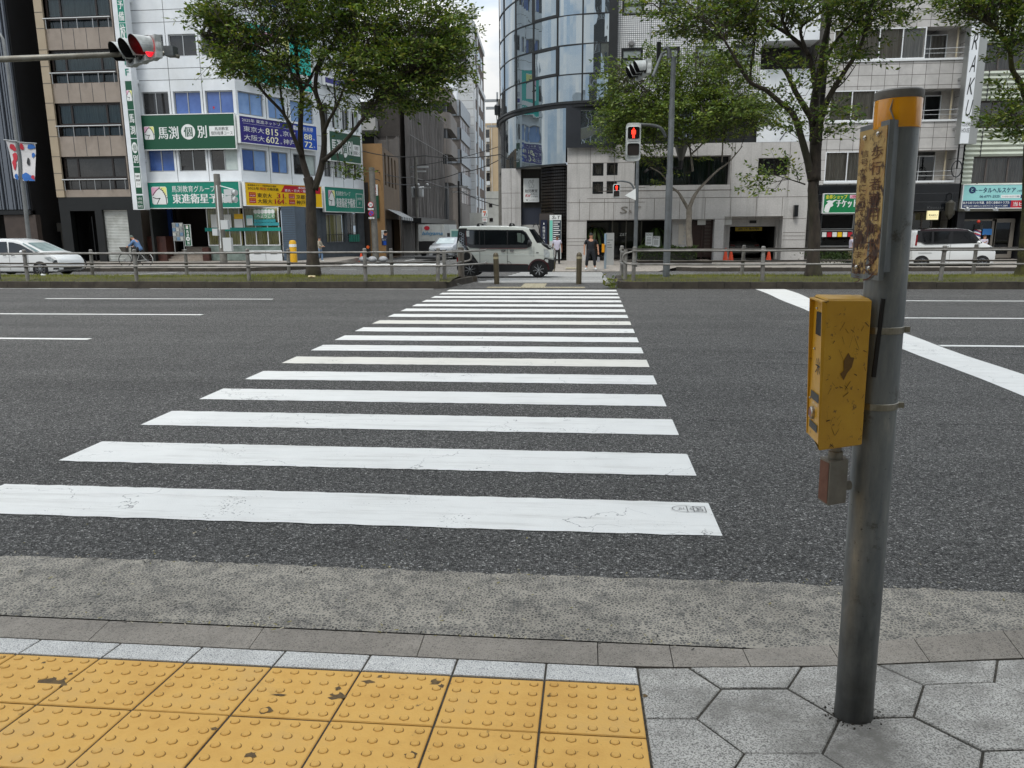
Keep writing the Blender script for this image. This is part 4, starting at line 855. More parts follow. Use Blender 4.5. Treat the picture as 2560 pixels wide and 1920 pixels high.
drape(Ff,0,Ff.L,zg(66)+3.2,zr_,.35,.18,40,24,.5).build('mesh_sheet',MESHM,t,smooth=True);drape(Fs,0,Fs.L,zg(75)+3.3,zt+.6,.4,.3,110,30,.5).build('mesh_sheet',MESHM,t,smooth=True)
mb=MB()
for k in range(12):s=Fs.L*k/11;mb.tube([Fs.pt(s,zg(75),.75),Fs.pt(s,zt,.75)],.03,5)
for z in np.arange(zg(75)+3.4,zt,3.4):mb.tube([Fs.pt(0,z,.78),Fs.pt(Fs.L,z,.78)],.03,5)
for k in range(3):s=Ff.L*k/2;mb.tube([Ff.pt(s,zg(66),.6),Ff.pt(s,zr_,.6)],.03,5)
mb.build('scaffold_tube',mat('tube_steel','6c6a68',rough=.5,metal=.5),t)
mb=MB();mb.fbox(Fs,0,Fs.L,zg(75)+2.9,zg(75)+3.3,0,1.6);mb.build('hoarding',BLKF,t)
t,Ff,Fs,zb_,zt=shell('curved_building','grey building with rounded corner balconies, past the mesh covered building',925,975,990,88,98,184,None)
GRP=mat('grey_panel','6f6863','666059',sc=1,rough=.6,dirt='544e49',dsc=.3)
def arcplan(Ff,Fs,rad,o=0.,n=10):
 c0=Ff.pt(0,0,o);a=Ff.pt(Ff.L-rad,0,o);b=Fs.pt(rad,0,o);cc=Ff.pt(Ff.L,0,o)
 pts=[c0]
 for i in range(n+1):u_=i/n;p=a*(1-u_)**2+cc*2*u_*(1-u_)+b*u_*u_;pts.append(p)
 pts.append(Fs.pt(Fs.L,0,o));return pts
def band(mb,pts,z0,z1):
 for a,b in zip(pts,pts[1:]):mb.quad((a.x,a.y,z0),(b.x,b.y,z0),(b.x,b.y,z1),(a.x,a.y,z1))
 return mb
A1=arcplan(Ff,Fs,min(Ff.L*.7,1.9));A0=arcplan(Ff,Fs,min(Ff.L*.7,1.6),-.7)
ys=[(745,872),(962,1104),(1192,1328),(1415,1575)];Z=[(Ff.px(z3(880,b))[1],Ff.px(z3(880,a))[1])for a,b in ys]
mb=MB()
for a,b in Z:
 band(mb,A1,a,b)
 for zc in(a,b):
  for k in range(len(A1)-1):mb.quad((A1[k].x,A1[k].y,zc),(A1[k+1].x,A1[k+1].y,zc),(A0[k+1].x,A0[k+1].y,zc),(A0[k].x,A0[k].y,zc))
mb.quad((A0[0].x,A0[0].y,zt),(A0[-1].x,A0[-1].y,zt),(A0[-1].x,A0[-1].y,zb_),(A0[0].x,A0[0].y,zb_));mb.build('balcony',GRP,t,smooth='auto')
mb=MB();band(mb,A0,zb_,zt-.1);mb.build('recessed_glazing',mat('dusk_glass','26282b','33363a',sc=1,rough=.1),t)
mb=MB()
for a,b in Z:mb.fbox(Ff,Ff.L*.15,Ff.L*.4,a+.5,a+.9,.0,.03)
mb.build('vent',BLKF,t)
t,Ff,Fs,zb_,zt=shell('screened_building','grey building with perforated metal screens and red brown windows, before the tower',975,996,1016,99,111,215,None)
SCR=mat('screen_metal','7e848a','8d9399',sc=2,rough=.4,metal=.2);shell_walls(t,Ff,Fs,zb_,zt,GRP)
for i,(a,b)in enumerate(((865,1000),(1100,1205),(1290,1410),(1490,1600))):
 z1_,z0=Ff.px(z3(1000,a))[1],Ff.px(z3(1000,b))[1];mb=MB()
 for F in(Ff,Fs):
  n=5 if F is Fs else 3
  for k in range(n):mb.fbox(F,F.L*k/n+.03,F.L*(k+1)/n-.03,z0,z1_,.1,.16)
 mb.build('screen_panel',SCR,t)
 mb=MB()
 for k in range(4):mb.fbox(Fs,Fs.L*k/4+.3,Fs.L*(k+1)/4-.3,z0-2.2,z0-.3,-.02,.03)
 mb.build('window',mat('red_brown_glass','4a2a26','3a211f',sc=2,rough=.2),t)
t,Ff,Fs,zb_,zt=shell('white_building','small white building top showing above the screened building',955,990,993,104,108,160,None);shell_walls(t,Ff,Fs,zb_,zt,WHT)
t,Ff,Fs,zb_,zt=shell('tower_block','tall brown and white tiled tower against the sky, at the end of the left row',930,1026,1048,112,132,160,None)
TBR=mat('brown_brick','55453a','4a3c32',sc=6,rough=.8);TWH=mat('white_tile','b9bcbd','aeb1b2',sc=1,rough=.5)
shell_walls(t,Ff,Fs,zb_,zt,TBR)
zt2=Ff.px(q(1026,38))[1];a0=Ff.L*.6
mb=MB();mb.fbox(Ff,a0-6,Ff.L*.9,zt,zt2-1.5,-8,-.4);mb.build('upper_storeys',mat('upper_brown','4d4540','433c37',sc=2),t)
mb=MB();mb.fbox(Ff,Ff.L*.58,Ff.L,zb_,zt,-.1,.12);mb.fbox(Ff,Ff.L*.86,Ff.L,zt,zt2,-.5,.1)
for u_ in(.0,.28,.93):mb.fbox(Fs,Fs.L*u_,Fs.L*(u_+.07),zb_,zt if u_>.9 else zt2-1,-.1,.14)
mb.fbox(Fs,0,Fs.L,zt-.6,zt+.2,-.1,.25);mb.fbox(Fs,0,Fs.L*.95,zt2-1.1,zt2-.4,-.1,.25);mb.mi=1
for z in np.arange(zb_,zt,1.1):mb.fbox(Ff,Ff.L*.58+.02,Ff.L-.02,z,z+.05,.11,.123)
mb.build('white_pilaster',[TWH,GRP],t)
mb=MB();mb.fbox(Fs,0,Fs.L,zt,zt2-1,-3,-.02);mb.build('side_upper',TBR,t)
n=0
for z in np.arange(zg(120)+3,zt2-3,3.05):
 for u_ in(.12,.42,.66):
  if n<60:n+=1;mb=MB();mb.fbox(Fs,Fs.L*u_,Fs.L*(u_+.16),z,z+1.7,-.02,.02);mb.build('window',GDK,t)
for k,(ya,yb)in enumerate(((250,325),(372,432),(515,548),(300,0))[:3]):
 z1_,z0=Ff.px(z3(1050,ya))[1],Ff.px(z3(1050,yb))[1];mb=MB();mb.fbox(Ff,a0-6,Ff.L*.84,z0,z1_,-.3,1.2);mb.build('balcony',mat('black_balcony','1c1b1b','252424',sc=1),t)
 mb=MB();mb.fbox(Ff,a0-6,Ff.L*.84,z0-.3,z0-.02,-.3,1.25);mb.tube([Ff.pt(a0-6,z1_+.5,1.2),Ff.pt(Ff.L*.84,z1_+.5,1.2)],.06,5);mb.build('balcony_rail',TWH,t)
mb=MB()
for k in range(4):mb.fbox(Ff,Ff.L*(.1+.2*k),Ff.L*(.1+.2*k)+1.2,zt+.6+5.5*(k%2),zt+2.4+5.5*(k%2),-.39,-.3)
mb.build('upper_window',GDK,t)
mb=MB();p=Ff.pt(Ff.L,0,-.3);mb.lathe([(.7,zt2),(.7,zt2+.4),(.5,zt2+.8),(.62,zt2+1.2),(.3,zt2+1.7),(.05,zt2+2.)],(p.x,p.y,0),10);mb.build('finial',TWH,t)
t,Ff,Fs,zb_,zt=shell('apartment_block','distant tan apartment block with stacked air conditioner balconies, end of the side street',1050,1062,1110,170,185,266,None)
FT2=Fr((onV(q(1049,400),170).x,170),(onV(q(1100,400),170).x,170));TF=mat('far_tan_tile','a99679','a08d70',sc=.6,rough=.8);mb=MB();mb.wall(FT2,0,FT2 .L,zb_-1,zt,[],.1);mb.body(FT2,0,FT2 .L,zb_-1,zt,12);mb.build('wall',TF,t)
mb=MB();mb.fbox(FT2,0,FT2 .L*.2,zb_,zt-.8,0,.05);mb.fbox(FT2,FT2 .L*.26,FT2 .L*.3,zb_,zt,0,.2);mb.build('pale_strip',mat('far_cream','b5ada0','aba396',sc=.5),t)
for i in range(14):
 z=zt-3-i*3.
 mb=MB();mb.fbox(FT2,.2,FT2 .L*.19,z,z+1.7,.05,.08);mb.build('window',GDK,t);mb=MB();mb.fbox(FT2,.3,FT2 .L*.2,z-.9,z-.1,.1,.9);mb.build('air_conditioner',TWH,t)
FW=Fr((onV(q(1018,480),96).x,96),(onV(q(1120,480),96).x,96));t=bldg('white_house','low white rendered house with two small dark windows, beyond the van roof',FW,FW.L/2,zg(96));zt=FW.px(z8(900,340))[1];zl=FW.px(z8(800,525))[1];mb=MB();s_=FW.px(z8(885,400))[0];mb.wall(FW,s_,FW.L,zg(96)-1,zt,[],.1);mb.body(FW,s_,FW.L,zg(96)-1,zt,8);mb.fbox(FW,FW.px(z8(740,400))[0],s_,zg(96)-1,zl,-3,.3);mb.build('wall',mat('white_render','b7b8b2','a9aaa4',sc=.8,rough=.8,dirt='8d8e88',dsc=.4),t)
for(a,b,c,d)in((908,445,936,475),(912,570,942,600),(995,440,1012,470)):win(t,FW,RC(FW,z8,a,b,c,d),DRKF,GDK,1,d=-.05)
Fq=Fr((onV(q(1040,480),80).x,80),(onV(q(1060,480),80).x,80));r=RC(Fq,z8,848,503,895,560);t=sign('shop_sign','white roadside sign with a striped figure seven, far down the side street',Fq,r,SW,0,.3)
OR=mat('stripe_orange','d9691e');G7=mat('stripe_green','0f7a48');mb=MB();c=sub(r,.2,.15,.75,.85);w=c[1]-c[0];h=c[3]-c[2]
mb.fbox(Fq,c[0],c[1],c[3]-h*.28,c[3],.3,.31);mb.build('mark',OR,t);mb=MB();mb.quad(Fq.pt(c[1]-w*.35,c[3]-h*.28,.312),Fq.pt(c[1],c[3]-h*.28,.312),Fq.pt(c[0]+w*.6,c[2],.312),Fq.pt(c[0]+w*.25,c[2],.312));mb.build('mark',RED,t);lettering(t,'i',Fq,sub(r,.8,.45,.9,.85),.315,G7,bold=1)
mb=MB();mb.fbox(Fq,r[0]+.05,r[1]-.05,r[2]-.5,r[2]-.08,.05,.25);mb.build('lower_panel',SW,t);lettering(t,'駐車場',Fq,(r[0]+.15,r[1]-.15,r[2]-.4,r[2]-.18),.26,RED);mb=MB();x=(r[0]+r[1])/2;mb.fbox(Fq,x-.1,x+.1,zg(80),r[2]-.5,.1,.2);mb.build('post',ALU,t)
# -- right side: stone podium with curved glass corner
STO=None
def stone_mat(name,c1,c2,stain):
 m,N,L,b,co=node_mat(name)
 base=ramp(N,L,noi(N,L,co,.9,7,.65),[(.3,c1),(.7,c2)])
 base=mixc(N,L,1.,base,ramp(N,L,noi(N,L,co,14,5,.6),[(.3,.86),(.7,1.08)]),'MULTIPLY')
 st=N.new('ShaderNodeMapping');st.inputs['Scale'].default_value=(2.2,2.2,.12);L.new(co,st.inputs[0])
 base=mixc(N,L,ramp(N,L,noi(N,L,st.outputs[0],1.6,6,.6),[(.52,0.),(.78,.65)]),base,stain)
 L.new(base,b.inputs['Base Color']);b.inputs['Roughness'].default_value=.75;return m
STO=stone_mat('podium_stone','a9a7a4','bbb9b6','7b7975');STOG=stone_mat('guest_stone_tile','b2ada6','c4bfb8','8f8a83')
def mirror_glass():
 m,N,L,b,co=node_mat('mirror_glass')
 b.inputs['Base Color'].default_value=(.33,.38,.41,1);b.inputs['Metallic'].default_value=.92;b.inputs['Roughness'].default_value=.012
 t=noi(N,L,co,.55,2,.4);bump(N,L,b,t,.16,.12);return m
MIR=mirror_glass()
GFR=mat('curtain_wall_frame','16181a','1e2123',sc=2,rough=.4)
VG=42.6;FG=Fr((onV(z8(1580,500),43.).x,43.),(onV(zs(1842,700),43.).x,43.))
gb=bldg('office_building','stone podium office building with mirrored curved glass corner and white tiled front',FG,FG.L/2,ZS)
pp=[(1012,42.6),(815,42.75),(630,43.2),(455,44.3),(325,45.5),(240,47.4),(208,49.6)]
PL=[Vector((onV(z9(x,600),v).x,v,0))for x,v in pp];PL.append(PL[-1]+Vector((.12,2.6,0)));PL.append(PL[-1]+Vector((.5,3.,0)))
def smooth_pl(P,k=8):
 out=[];idx=[]
 for i in range(len(P)-1):
  p0,p1,p2,p3=P[max(i-1,0)],P[i],P[i+1],P[min(i+2,len(P)-1)];idx.append(len(out))
  for j in range(k):
   t=j/k;out.append(.5*((2*p1)+(p2-p0)*t+(2*p0-5*p1+4*p2-p3)*t*t+(-p0+3*p1-3*p2+p3)*t**3))
 idx.append(len(out));out.append(P[-1].copy());return out,idx
GPL,GI=smooth_pl(PL)
zf=[onV(z9(815,y),42.75).z for y in(765,545,325,105)];zf.sort();st_=(zf[3]-zf[0])/3;zf+=[zf[3]+st_*k for k in(1,2,3,4,5)]
for a,b in zip(GI,GI[1:]):
 for z0,z1_ in zip(zf,zf[1:]):
  mb=MB();seg_=GPL[a:b+1];c=random.uniform(-.05,.05);band(mb,[Vector((p.x,p.y+c*math.sin(PI*i/len(seg_)),0))for i,p in enumerate(seg_)],z0+.0,z1_);mb.build('glass_panel',MIR,gb,smooth=True)
def rail_pl(mb,P,z,h,w,o=.04):
 for a,b in zip(P,P[1:]):
  d=(b-a).normalized();n=Vector((d.y,-d.x,0));n=n if n.y<0 or n.x<0 and abs(n.y)<.3 else-n
  A,B=a+n*o,b+n*o;C_,D_=a-n*w,b-n*w
  mb.hexa([(A.x,A.y,z-h/2),(B.x,B.y,z-h/2),(D_.x,D_.y,z-h/2),(C_.x,C_.y,z-h/2),(A.x,A.y,z+h/2),(B.x,B.y,z+h/2),(D_.x,D_.y,z+h/2),(C_.x,C_.y,z+h/2)])
mb=MB()
for z in zf[1:]:rail_pl(mb,GPL,z,.055,.08)
for i in GI[:-1]:
 p=GPL[i];mb.box(p.x-.032,p.x+.032,p.y-.07,p.y+.05,zf[0],zf[-1])
for k in(1,2):
 a,b=GPL[GI[2]+0],GPL[GI[3]]
for a,b,z0,z1_ in((GI[2],GI[3],zf[1],zf[2]),(GI[2],GI[3],zf[3],zf[4])):
 P=GPL[a:b+1];rail_pl(mb,P,z0+.07,.11,.08,.055);rail_pl(mb,P,z1_-.07,.11,.08,.055)
 for i in(a,b):p=GPL[i];mb.box(p.x-.075,p.x+.075,p.y-.085,p.y+.05,z0,z1_)
mb.build('mullion',GFR,gb)
mb=MB();rail_pl(mb,GPL,zf[0]-.02,.3,.3,.12);rail_pl(mb,GPL,zf[0]+.04,.1,.3,.2);mb.build('ledge',GFR,gb)
PL2=[GPL[i]for i in range(len(GPL))]
zl0=onV(z9(700,1215),43).z;cut=min(range(len(GPL)),key=lambda i:abs(GPL[i].x-onV(z9(700,900),43).x))
LOW=GPL[cut:GI[-1]+1]
for k in range(3):
 n=len(LOW)-1;a,b=n*k//3,n*(k+1)//3;mb=MB();band(mb,LOW[a:b+1],zl0,zf[0]-.17);mb.build('glass_panel',MIR,gb,smooth=True)
mb=MB();rail_pl(mb,LOW,zl0,.08,.12,.03);mb.build('lower_rail',GFR,gb)
mb=MB();x1=LOW[0].x;mb.poly([(p.x,p.y,zl0-.03)for p in LOW]+[(x1+.0,LOW[-1].y,zl0-.03)]);mb.build('soffit',mat('soffit_white','b0b1ac','a3a49f',sc=1,rough=.7),gb)
F0=Fr((LOW[0].x,42.75),(GPL[0].x,42.75));r0=F0 .px(z9(805,1000))[0];zt0=F0 .px(z9(900,1092))[1]
mb=MB();mb.wall(F0,0,F0 .L+.3,zt0,zf[0]-.1,[(r0,F0 .L,F0 .px(z9(900,1065))[1],F0 .px(z9(900,812))[1])],.1);mb.build('dark_panel',mat('dark_cladding','24272c','2b2e33',sc=1,rough=.35),gb)
mb=MB();mb.fquad(F0,r0,F0 .L,F0 .px(z9(900,1065))[1],F0 .px(z9(900,812))[1],-.06);mb.build('glass_panel',MIR,gb)
mb=MB();xr=GPL[0].x;mb.box(xr,xr+.42,42.5,43.6,zt0,zf[-1]);mb.build('corner_post',GFR,gb)
mb=MB();mb.quad((xr,52,zt0),(xr,52,zf[-1]),(GPL[-1].x,52,zf[-1]),(GPL[-1].x,52,zt0));mb.poly([(p.x,p.y,zf[-1])for p in GPL]+[(xr,52,zf[-1])]);mb.build('back_wall',GFR,gb)
ztp=FG.px(z4(600,1245))[1];H=[]
smallw=[RC(FG,z8,*w)for w in((1803,97,1896,205),(1926,92,2018,200),(1802,256,1893,362),(1924,252,2010,358))]
bay=RC(FG,zs,372,-30,1190,212);sw2=RC(FG,z4,1578,1365,1838,1512)
ent=(FG.px(z8(1750,700))[0],FG.px(zs(1058,600))[0],ZS,FG.px(zs(600,518))[1]);gar=(FG.px(zs(1140,600))[0],FG.px(zs(1645,600))[0],ZS,FG.px(zs(1400,487))[1])
mb=MB();mb.wall(FG,0,FG.L,ZS,ztp,smallw+[bay,sw2,ent,gar],.9)
mb.quad(FG.pt(0,ZS,0),FG.pt(0,ztp,0),FG.pt(0,ztp,-3),FG.pt(0,ZS,-3));mb.body(FG,0,FG.L,ZS,24,14,-.9)
mb.mi=1
def joint_h(z,a,b):mb.fbox(FG,a,b,z-.012,z+.012,-.01,.004)
def joint_v(s,z0,z1_):mb.fbox(FG,s-.01,s+.01,z0,z1_,-.01,.0052)
for y in(362,):pass
zl=[FG.px(z8(1650,y))[1]for y in(98,312,438,600,748,776,806)]
e0_=ent[0]-.03
for z in zl:joint_h(z,.02,e0_ if z>ent[3]-4 and z<ent[3]+.05 else FG.L*.33 if z>zl[2]-.01 else e0_)
joint_h(ent[3]+.02,.02,FG.L-.02);joint_h(FG.px(zs(1000,325))[1],ent[0],FG.L-.02)
zc=[ent[3]+.04,FG.px(zs(1000,325))[1]-.02]
for i in range(14):
 s=ent[0]-.4+i*1.35
 if s<FG.L-.1:joint_v(s,zc[0],zc[1])
for s in(1.25,2.55):joint_v(s,zl[3],zl[2]);joint_v(s,zl[1],zl[0]);joint_v(s,zl[0],ztp)
for i in range(12):
 s=FG.L*.33+i*1.5
 if s<FG.L-.2 and not bay[0]<s<bay[1]:joint_v(s,zc[1]+.03,sw2[2]if sw2[0]<s<sw2[1]else ztp)
for k in(626,656,690):joint_h(FG.px(zs(1700,k))[1],gar[1]+.03,FG.L-.03)
mb.build('podium_wall',[STO,mat('stone_joint','57514b',rough=.9)],gb)
for r in smallw:win(gb,FG,r,BLKF,GCL2,0,d=.02,fw=.1,cur=CURG)
mb=MB();mb.fbox(FG,bay[0],bay[1],bay[2]-.05,bay[2]+.0,-.9,-.02);
win(gb,FG,(bay[0],bay[1],bay[2],bay[3]),BLKF,GCL2,4,d=.75,fw=.07,cur=CURK);win(gb,FG,sw2,BLKF,GDK,2,d=.5)
mb=MB();za,zb2=FG.px(zs(800,320))[1],FG.px(zs(800,262))[1];mb.fbox(FG,ent[0]+.6,bay[1]+.1,zb2-.02,zb2+.02,.0,.006);mb.build('string_course',MATS['stone_joint'],gb)
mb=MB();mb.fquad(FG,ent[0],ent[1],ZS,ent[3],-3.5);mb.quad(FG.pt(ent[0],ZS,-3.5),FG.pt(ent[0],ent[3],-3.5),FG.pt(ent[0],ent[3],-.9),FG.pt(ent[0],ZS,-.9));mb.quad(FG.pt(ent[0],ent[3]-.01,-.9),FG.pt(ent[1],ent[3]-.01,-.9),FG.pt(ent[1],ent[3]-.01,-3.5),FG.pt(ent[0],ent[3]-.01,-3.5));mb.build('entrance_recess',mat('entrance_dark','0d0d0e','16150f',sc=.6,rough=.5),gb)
e_d=[FG.px(zs(x,700))[0]for x in(182,305,442,690,860,1050)]
mb=MB();mb.fquad(FG,ent[0]+.05,e_d[2],ZS,ent[3]-.1,-1.5);mb.build('entrance_glass',GCL2,gb)
mb=MB()
for s in e_d[:3]:mb.fbox(FG,s-.03,s+.03,ZS,ent[3],-1.55,-1.45)
mb.build('door_frame',mat('steel_frame','6f6c66',rough=.3,metal=.9),gb)
lettering(gb,'Z&T',FG,RC(FG,zs,240,632,300,655,-1.4),-1.43,SW)
for(a0,b0,a1,b1)in((465,630,522,745),(528,660,584,750)):
 r=RC(FG,zs,a0,b0,a1,b1,.6);t=sign('menu_board','white menu board with %s by the dark entrance'%('black HOHO heading' if a0<500 else 'grey lines'),FG,r,SW,.5,.05,ALU,.02);lettering(t,'HOHO' if a0<500 else 'MENU',FG,sub(r,.1,.05,.9,.25),.556,BLK)
 for k in range(5):patch(t,FG,sub(r,.15,.35+.11*k,.8,.39+.11*k),.556,mat('text_grey','5d5f60'),'print')
r=(e_d[3]+.05,e_d[4],ZS+.9,ent[3]-.08);mb=MB();mb.fbox(FG,r[0],r[1],ZS,ent[3],-1.3,-.5);mb.build('plaque_wall',STO,gb)
mb=MB()
for k in range(11):
 z=r[3]-.2-(r[3]-r[2])*k/12;w=[.55,.8,.75,.9,.7,.85,.6,.9,.75,.5,.85][k];mb.fbox(FG,r[0]+.35,r[0]+.35+(r[1]-r[0]-.6)*w,z-.05,z+.05,-.5,-.47)
mb.build('name_plate',mat('bronze_plate','b9b2a6',rough=.4),gb)
mb=MB();g0,g1=e_d[4]+.12,ent[1]-.05
for k in range(26):z=ZS+.15+(ent[3]-ZS-.2)*k/26;mb.fbox(FG,g0,g1,z,z+.06,-.62,-.56)
for s in(g0,(g0+g1)/2,g1):mb.fbox(FG,s-.04,s+.04,ZS,ent[3],-.66,-.52)
mb.build('slatted_gate',mat('gate_brown','3a2620','2e1f1a',sc=3,rough=.5),gb)
mb=MB()
for s in(g0+.45,g0+1.3,g0+1.85):mb.fbox(FG,s-.22,s+.22,ZS+1.9,ZS+2.5,-.52,-.5)
mb.build('notice',SW,gb)
mb=MB();gd=RC(FG,zs,1192,575,1578,850,-.9);mb.wall(FG,gar[0],gar[1],ZS,gar[3],[(gd[0],gd[1],ZS,gd[3])],.4,-.9);mb.build('garage_wall',STO,gb)
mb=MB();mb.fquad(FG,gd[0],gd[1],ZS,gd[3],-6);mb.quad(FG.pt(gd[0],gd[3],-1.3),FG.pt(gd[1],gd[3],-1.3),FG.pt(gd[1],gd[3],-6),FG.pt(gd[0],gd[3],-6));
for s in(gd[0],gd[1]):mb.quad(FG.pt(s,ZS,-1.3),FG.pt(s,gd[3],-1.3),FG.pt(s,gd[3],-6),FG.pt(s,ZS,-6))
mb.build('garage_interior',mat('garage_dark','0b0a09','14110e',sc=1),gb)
r=RC(FG,zs,1240,580,1470,612,-1.3);mb=MB();mb.fbox(FG,r[0],r[1],r[2],r[3],-1.4,-1.34);mb.build('height_bar',mat('warn_yellow','a8911c',rough=.5),gb);lettering(gb,'高さ制限',FG,sub(r,.1,.15,.9,.85),-1.33,BLK,bold=1)
r=RC(FG,zs,1362,522,1418,547,-.9)
mb=MB();mb.fbox(FG,r[0],r[1],r[2],r[3],-.9,-.84);mb.build('lamp_box',BLKF,gb)
lettering(gb,'S',FG,RC(FG,zs,240,402,300,462),.03,mat('metal_letters','8b867e',rough=.4,metal=.6),slant=.2);lettering(gb,'&',FG,RC(FG,zs,316,432,346,460),.03,MATS['metal_letters']);lettering(gb,'T',FG,RC(FG,zs,362,402,412,462),.03,MATS['metal_letters'],slant=.2)
mb=MB();s=FG.px(zs(1755,440));mb.fbox(FG,s[0]-.1,s[0]+.1,s[1]-.3,s[1]+.3,0,.25);mb.build('wall_lamp',BLKF,gb)
wt=FG.px(z4(1592,600))[0];xs=xr+.42-FG.p.x;zw=FG.px(z4(900,905))[1]
mb=MB();mb.fquad(FG,xs,wt,ztp,zw,-.25);mb.build('glazing_band',GDK,gb)
mb=MB()
for k in range(6):s=xs+(wt-xs)*k/5;mb.fbox(FG,s-.06,s+.06,ztp,zw,-.26,-.16)
mb.fbox(FG,xs,wt,ztp,ztp+.25,-.3,-.1);mb.build('glazing_frame',GFR,gb)
mb=MB();p=RC(FG,z4,895,905,1000,1235,-.2);mb.fbox(FG,p[0],p[1],p[2],p[3],-.24,-.2);mb.build('pale_panel',mat('blue_grey_panel','6d7787'),gb)
wr=[]
for(a,b)in((390,578),(705,895),(1032,1220),(1357,1545)):
 s0,s1=FG.px(z4(a,480))[0],FG.px(z4(b,480))[0];zt_,zb3=FG.px(z4(480,415))[1],FG.px(z4(480,600))[1]
 ph=FG.px(z4(480,135))[1]
 wr.append((s0,s1,zb3,zt_));wr.append((s0,s1,ph,ph+(zt_-zb3)));wr.append((s0,s1,ph+(ph-zb3),ph+(ph-zb3)+zt_-zb3))
mb=MB();mb.wall(FG,xs,wt,zw,24,wr,.2);mb.mi=1
for z in(FG.px(z4(480,290))[1],FG.px(z4(480,290))[1]+(ph-zb3),zw+.4):mb.fbox(FG,xs,wt,z-.012,z+.012,-.01,.005)
for x in(645,965,1290):s=FG.px(z4(x,300))[0];mb.fbox(FG,s-.01,s+.01,zw,24,-.01,.0062)
def mosaic():
 m,N,L,b,co=node_mat('white_mosaic')
 w=N.new('ShaderNodeTexBrick');w.offset=0;w.inputs['Scale'].default_value=1;w.inputs['Mortar Size'].default_value=.012;w.inputs['Brick Width'].default_value=.1;w.inputs['Row Height'].default_value=.1;w.inputs['Color1'].default_value=C('d2d3d3');w.inputs['Color2'].default_value=C('c7c9ca');w.inputs['Mortar'].default_value=C('4d5054')
 mp=N.new('ShaderNodeMapping');mp.inputs['Rotation'].default_value=(PI/2,0,0);L.new(co,mp.inputs[0]);L.new(mp.outputs[0],w.inputs['Vector']);L.new(w.outputs[0],b.inputs['Base Color']);b.inputs['Roughness'].default_value=.5;return m
MOS=mosaic();mb.build('tiled_wall',[MOS,JNT],gb)
for r in wr:win(gb,FG,r,BLKF,mat('pale_reflect_glass','87908f','979f9d',sc=.7,rough=.05,spec=.8),0,d=.04,fw=.12,hs=[.5])
for x in(480,1130,1460):
 c=FG.px(z4(x,378 if x<600 else 340));mb=MB();mb.lathe([(.16,0),(.16,.1),(.1,.14)],FG.pt(c[0],c[1],0),12,FG.n);mb.build('vent_cap',mat('vent_grey','6d6d6d',rough=.5),gb)
F3=FG;w1=FG.px(z4(2055,600))[0];mb=MB()
zz3=[FG.px(z4(1700,y))[1]for y in(1212,600,392,62)]
mb.wall(F3,wt,w1,zz3[0]-.1,zz3[1],[],.1,.0);mb.fbox(F3,wt,w1-.1,zz3[2],zz3[3],-1,1.0);mb.fbox(F3,wt,w1-.1,zz3[3]+2.2,24,-1,.1);mb.build('white_slab',WHT,gb)
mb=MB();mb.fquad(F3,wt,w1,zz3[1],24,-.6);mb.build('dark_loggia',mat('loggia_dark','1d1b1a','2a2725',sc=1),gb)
mb=MB();d_=FG.px(z4(1850,1090)),FG.px(z4(1760,1210)),FG.px(z4(1940,1210))
mb.tube([FG.pt(*d_[1],.02),FG.pt(*d_[0],.02),FG.pt(*d_[2],.02)],.02,5);mb.build('tie_rod',BLKF,gb)
VP_=45.5;FP=Fr((onV(z8(1015,300),VP_).x,VP_),(onV(z8(1182,300),VP_).x,VP_))
mb=MB();mb.fbox(FP,0,FP.L,zg(46)-.1,zl0+.0,-3,0);mb.mi=1
for y in(355,485):z=FP.px(z8(1100,y))[1];mb.fbox(FP,.01,FP.L-.01,z-.01,z+.01,-.02,.004)
mb.fbox(FP,FP.L*.5-.01,FP.L*.5+.01,zg(46),zl0-.05,-.02,.0055);mb.build('stone_pillar',[STO,MATS['stone_joint']],gb)
FR_=Fr((onV(z8(1182,400),46.).x,46.),(onV(z8(1582,400),46.).x,46.));mb=MB();mb.fbox(FR_,0,FR_.L,ZS,zl0,-.3,0);mb.build('recess_wall',mat('ribbed_grey','3b3835','464340',sc=4,rough=.7,stretch=(4,1,.2)),gb)
r=RC(FR_,z8,1190,482,1356,628);patch(gb,FR_,r,.05,mat('slate_panel','2a2f3c',rough=.5),'panel');r=RC(FR_,z8,1190,630,1350,800);patch(gb,FR_,r,.05,mat('pale_board','a9a9a5'),'panel')
mb=MB();c=FR_.px(z8(1312,682));ring_=[FR_.pt(c[0]+.2*math.cos(t),c[1]+.42*math.sin(t),.06)for t in np.linspace(-.3,2.6,14)];mb.tube(ring_,.018,5);mb.build('handle',BLKF,gb)
x0,x1_=onV(z8(1358,500),44.6).x,FG.p.x+.05;mb=MB();TK=mat('black_glaze_tile','171513','231f1c',sc=3,rough=.25)
nn=16;pr_=[(x0+(x1_-x0)*i/nn,44.7-1.2*math.sin(i/nn*PI/2))for i in range(nn+1)];hz=.17
z=ZS
while z<zl0-.05:
 for i in range(nn):
  a,b=pr_[i],pr_[i+1];dx,dy=b[0]-a[0],b[1]-a[1];n=Vector((dy,-dx,0)).normalized()*.05;n=n if n.y<0 else-n;g=.12
  A=Vector((a[0]+dx*g,a[1]+dy*g,0));B=Vector((b[0]-dx*g,b[1]-dy*g,0));zt_=min(z+hz,zl0)
  o=[(a[0],a[1],z),(b[0],b[1],z),(b[0],b[1],zt_),(a[0],a[1],zt_)];I=[(A.x+n.x,A.y+n.y,z+.03),(B.x+n.x,B.y+n.y,z+.03),(B.x+n.x,B.y+n.y,zt_-.03),(A.x+n.x,A.y+n.y,zt_-.03)]
  mb.add(o+I,[(4,5,6,7),(0,1,5,4),(1,2,6,5),(2,3,7,6),(3,0,4,7)])
 z+=hz
mb.build('tile_screen',TK,gb)
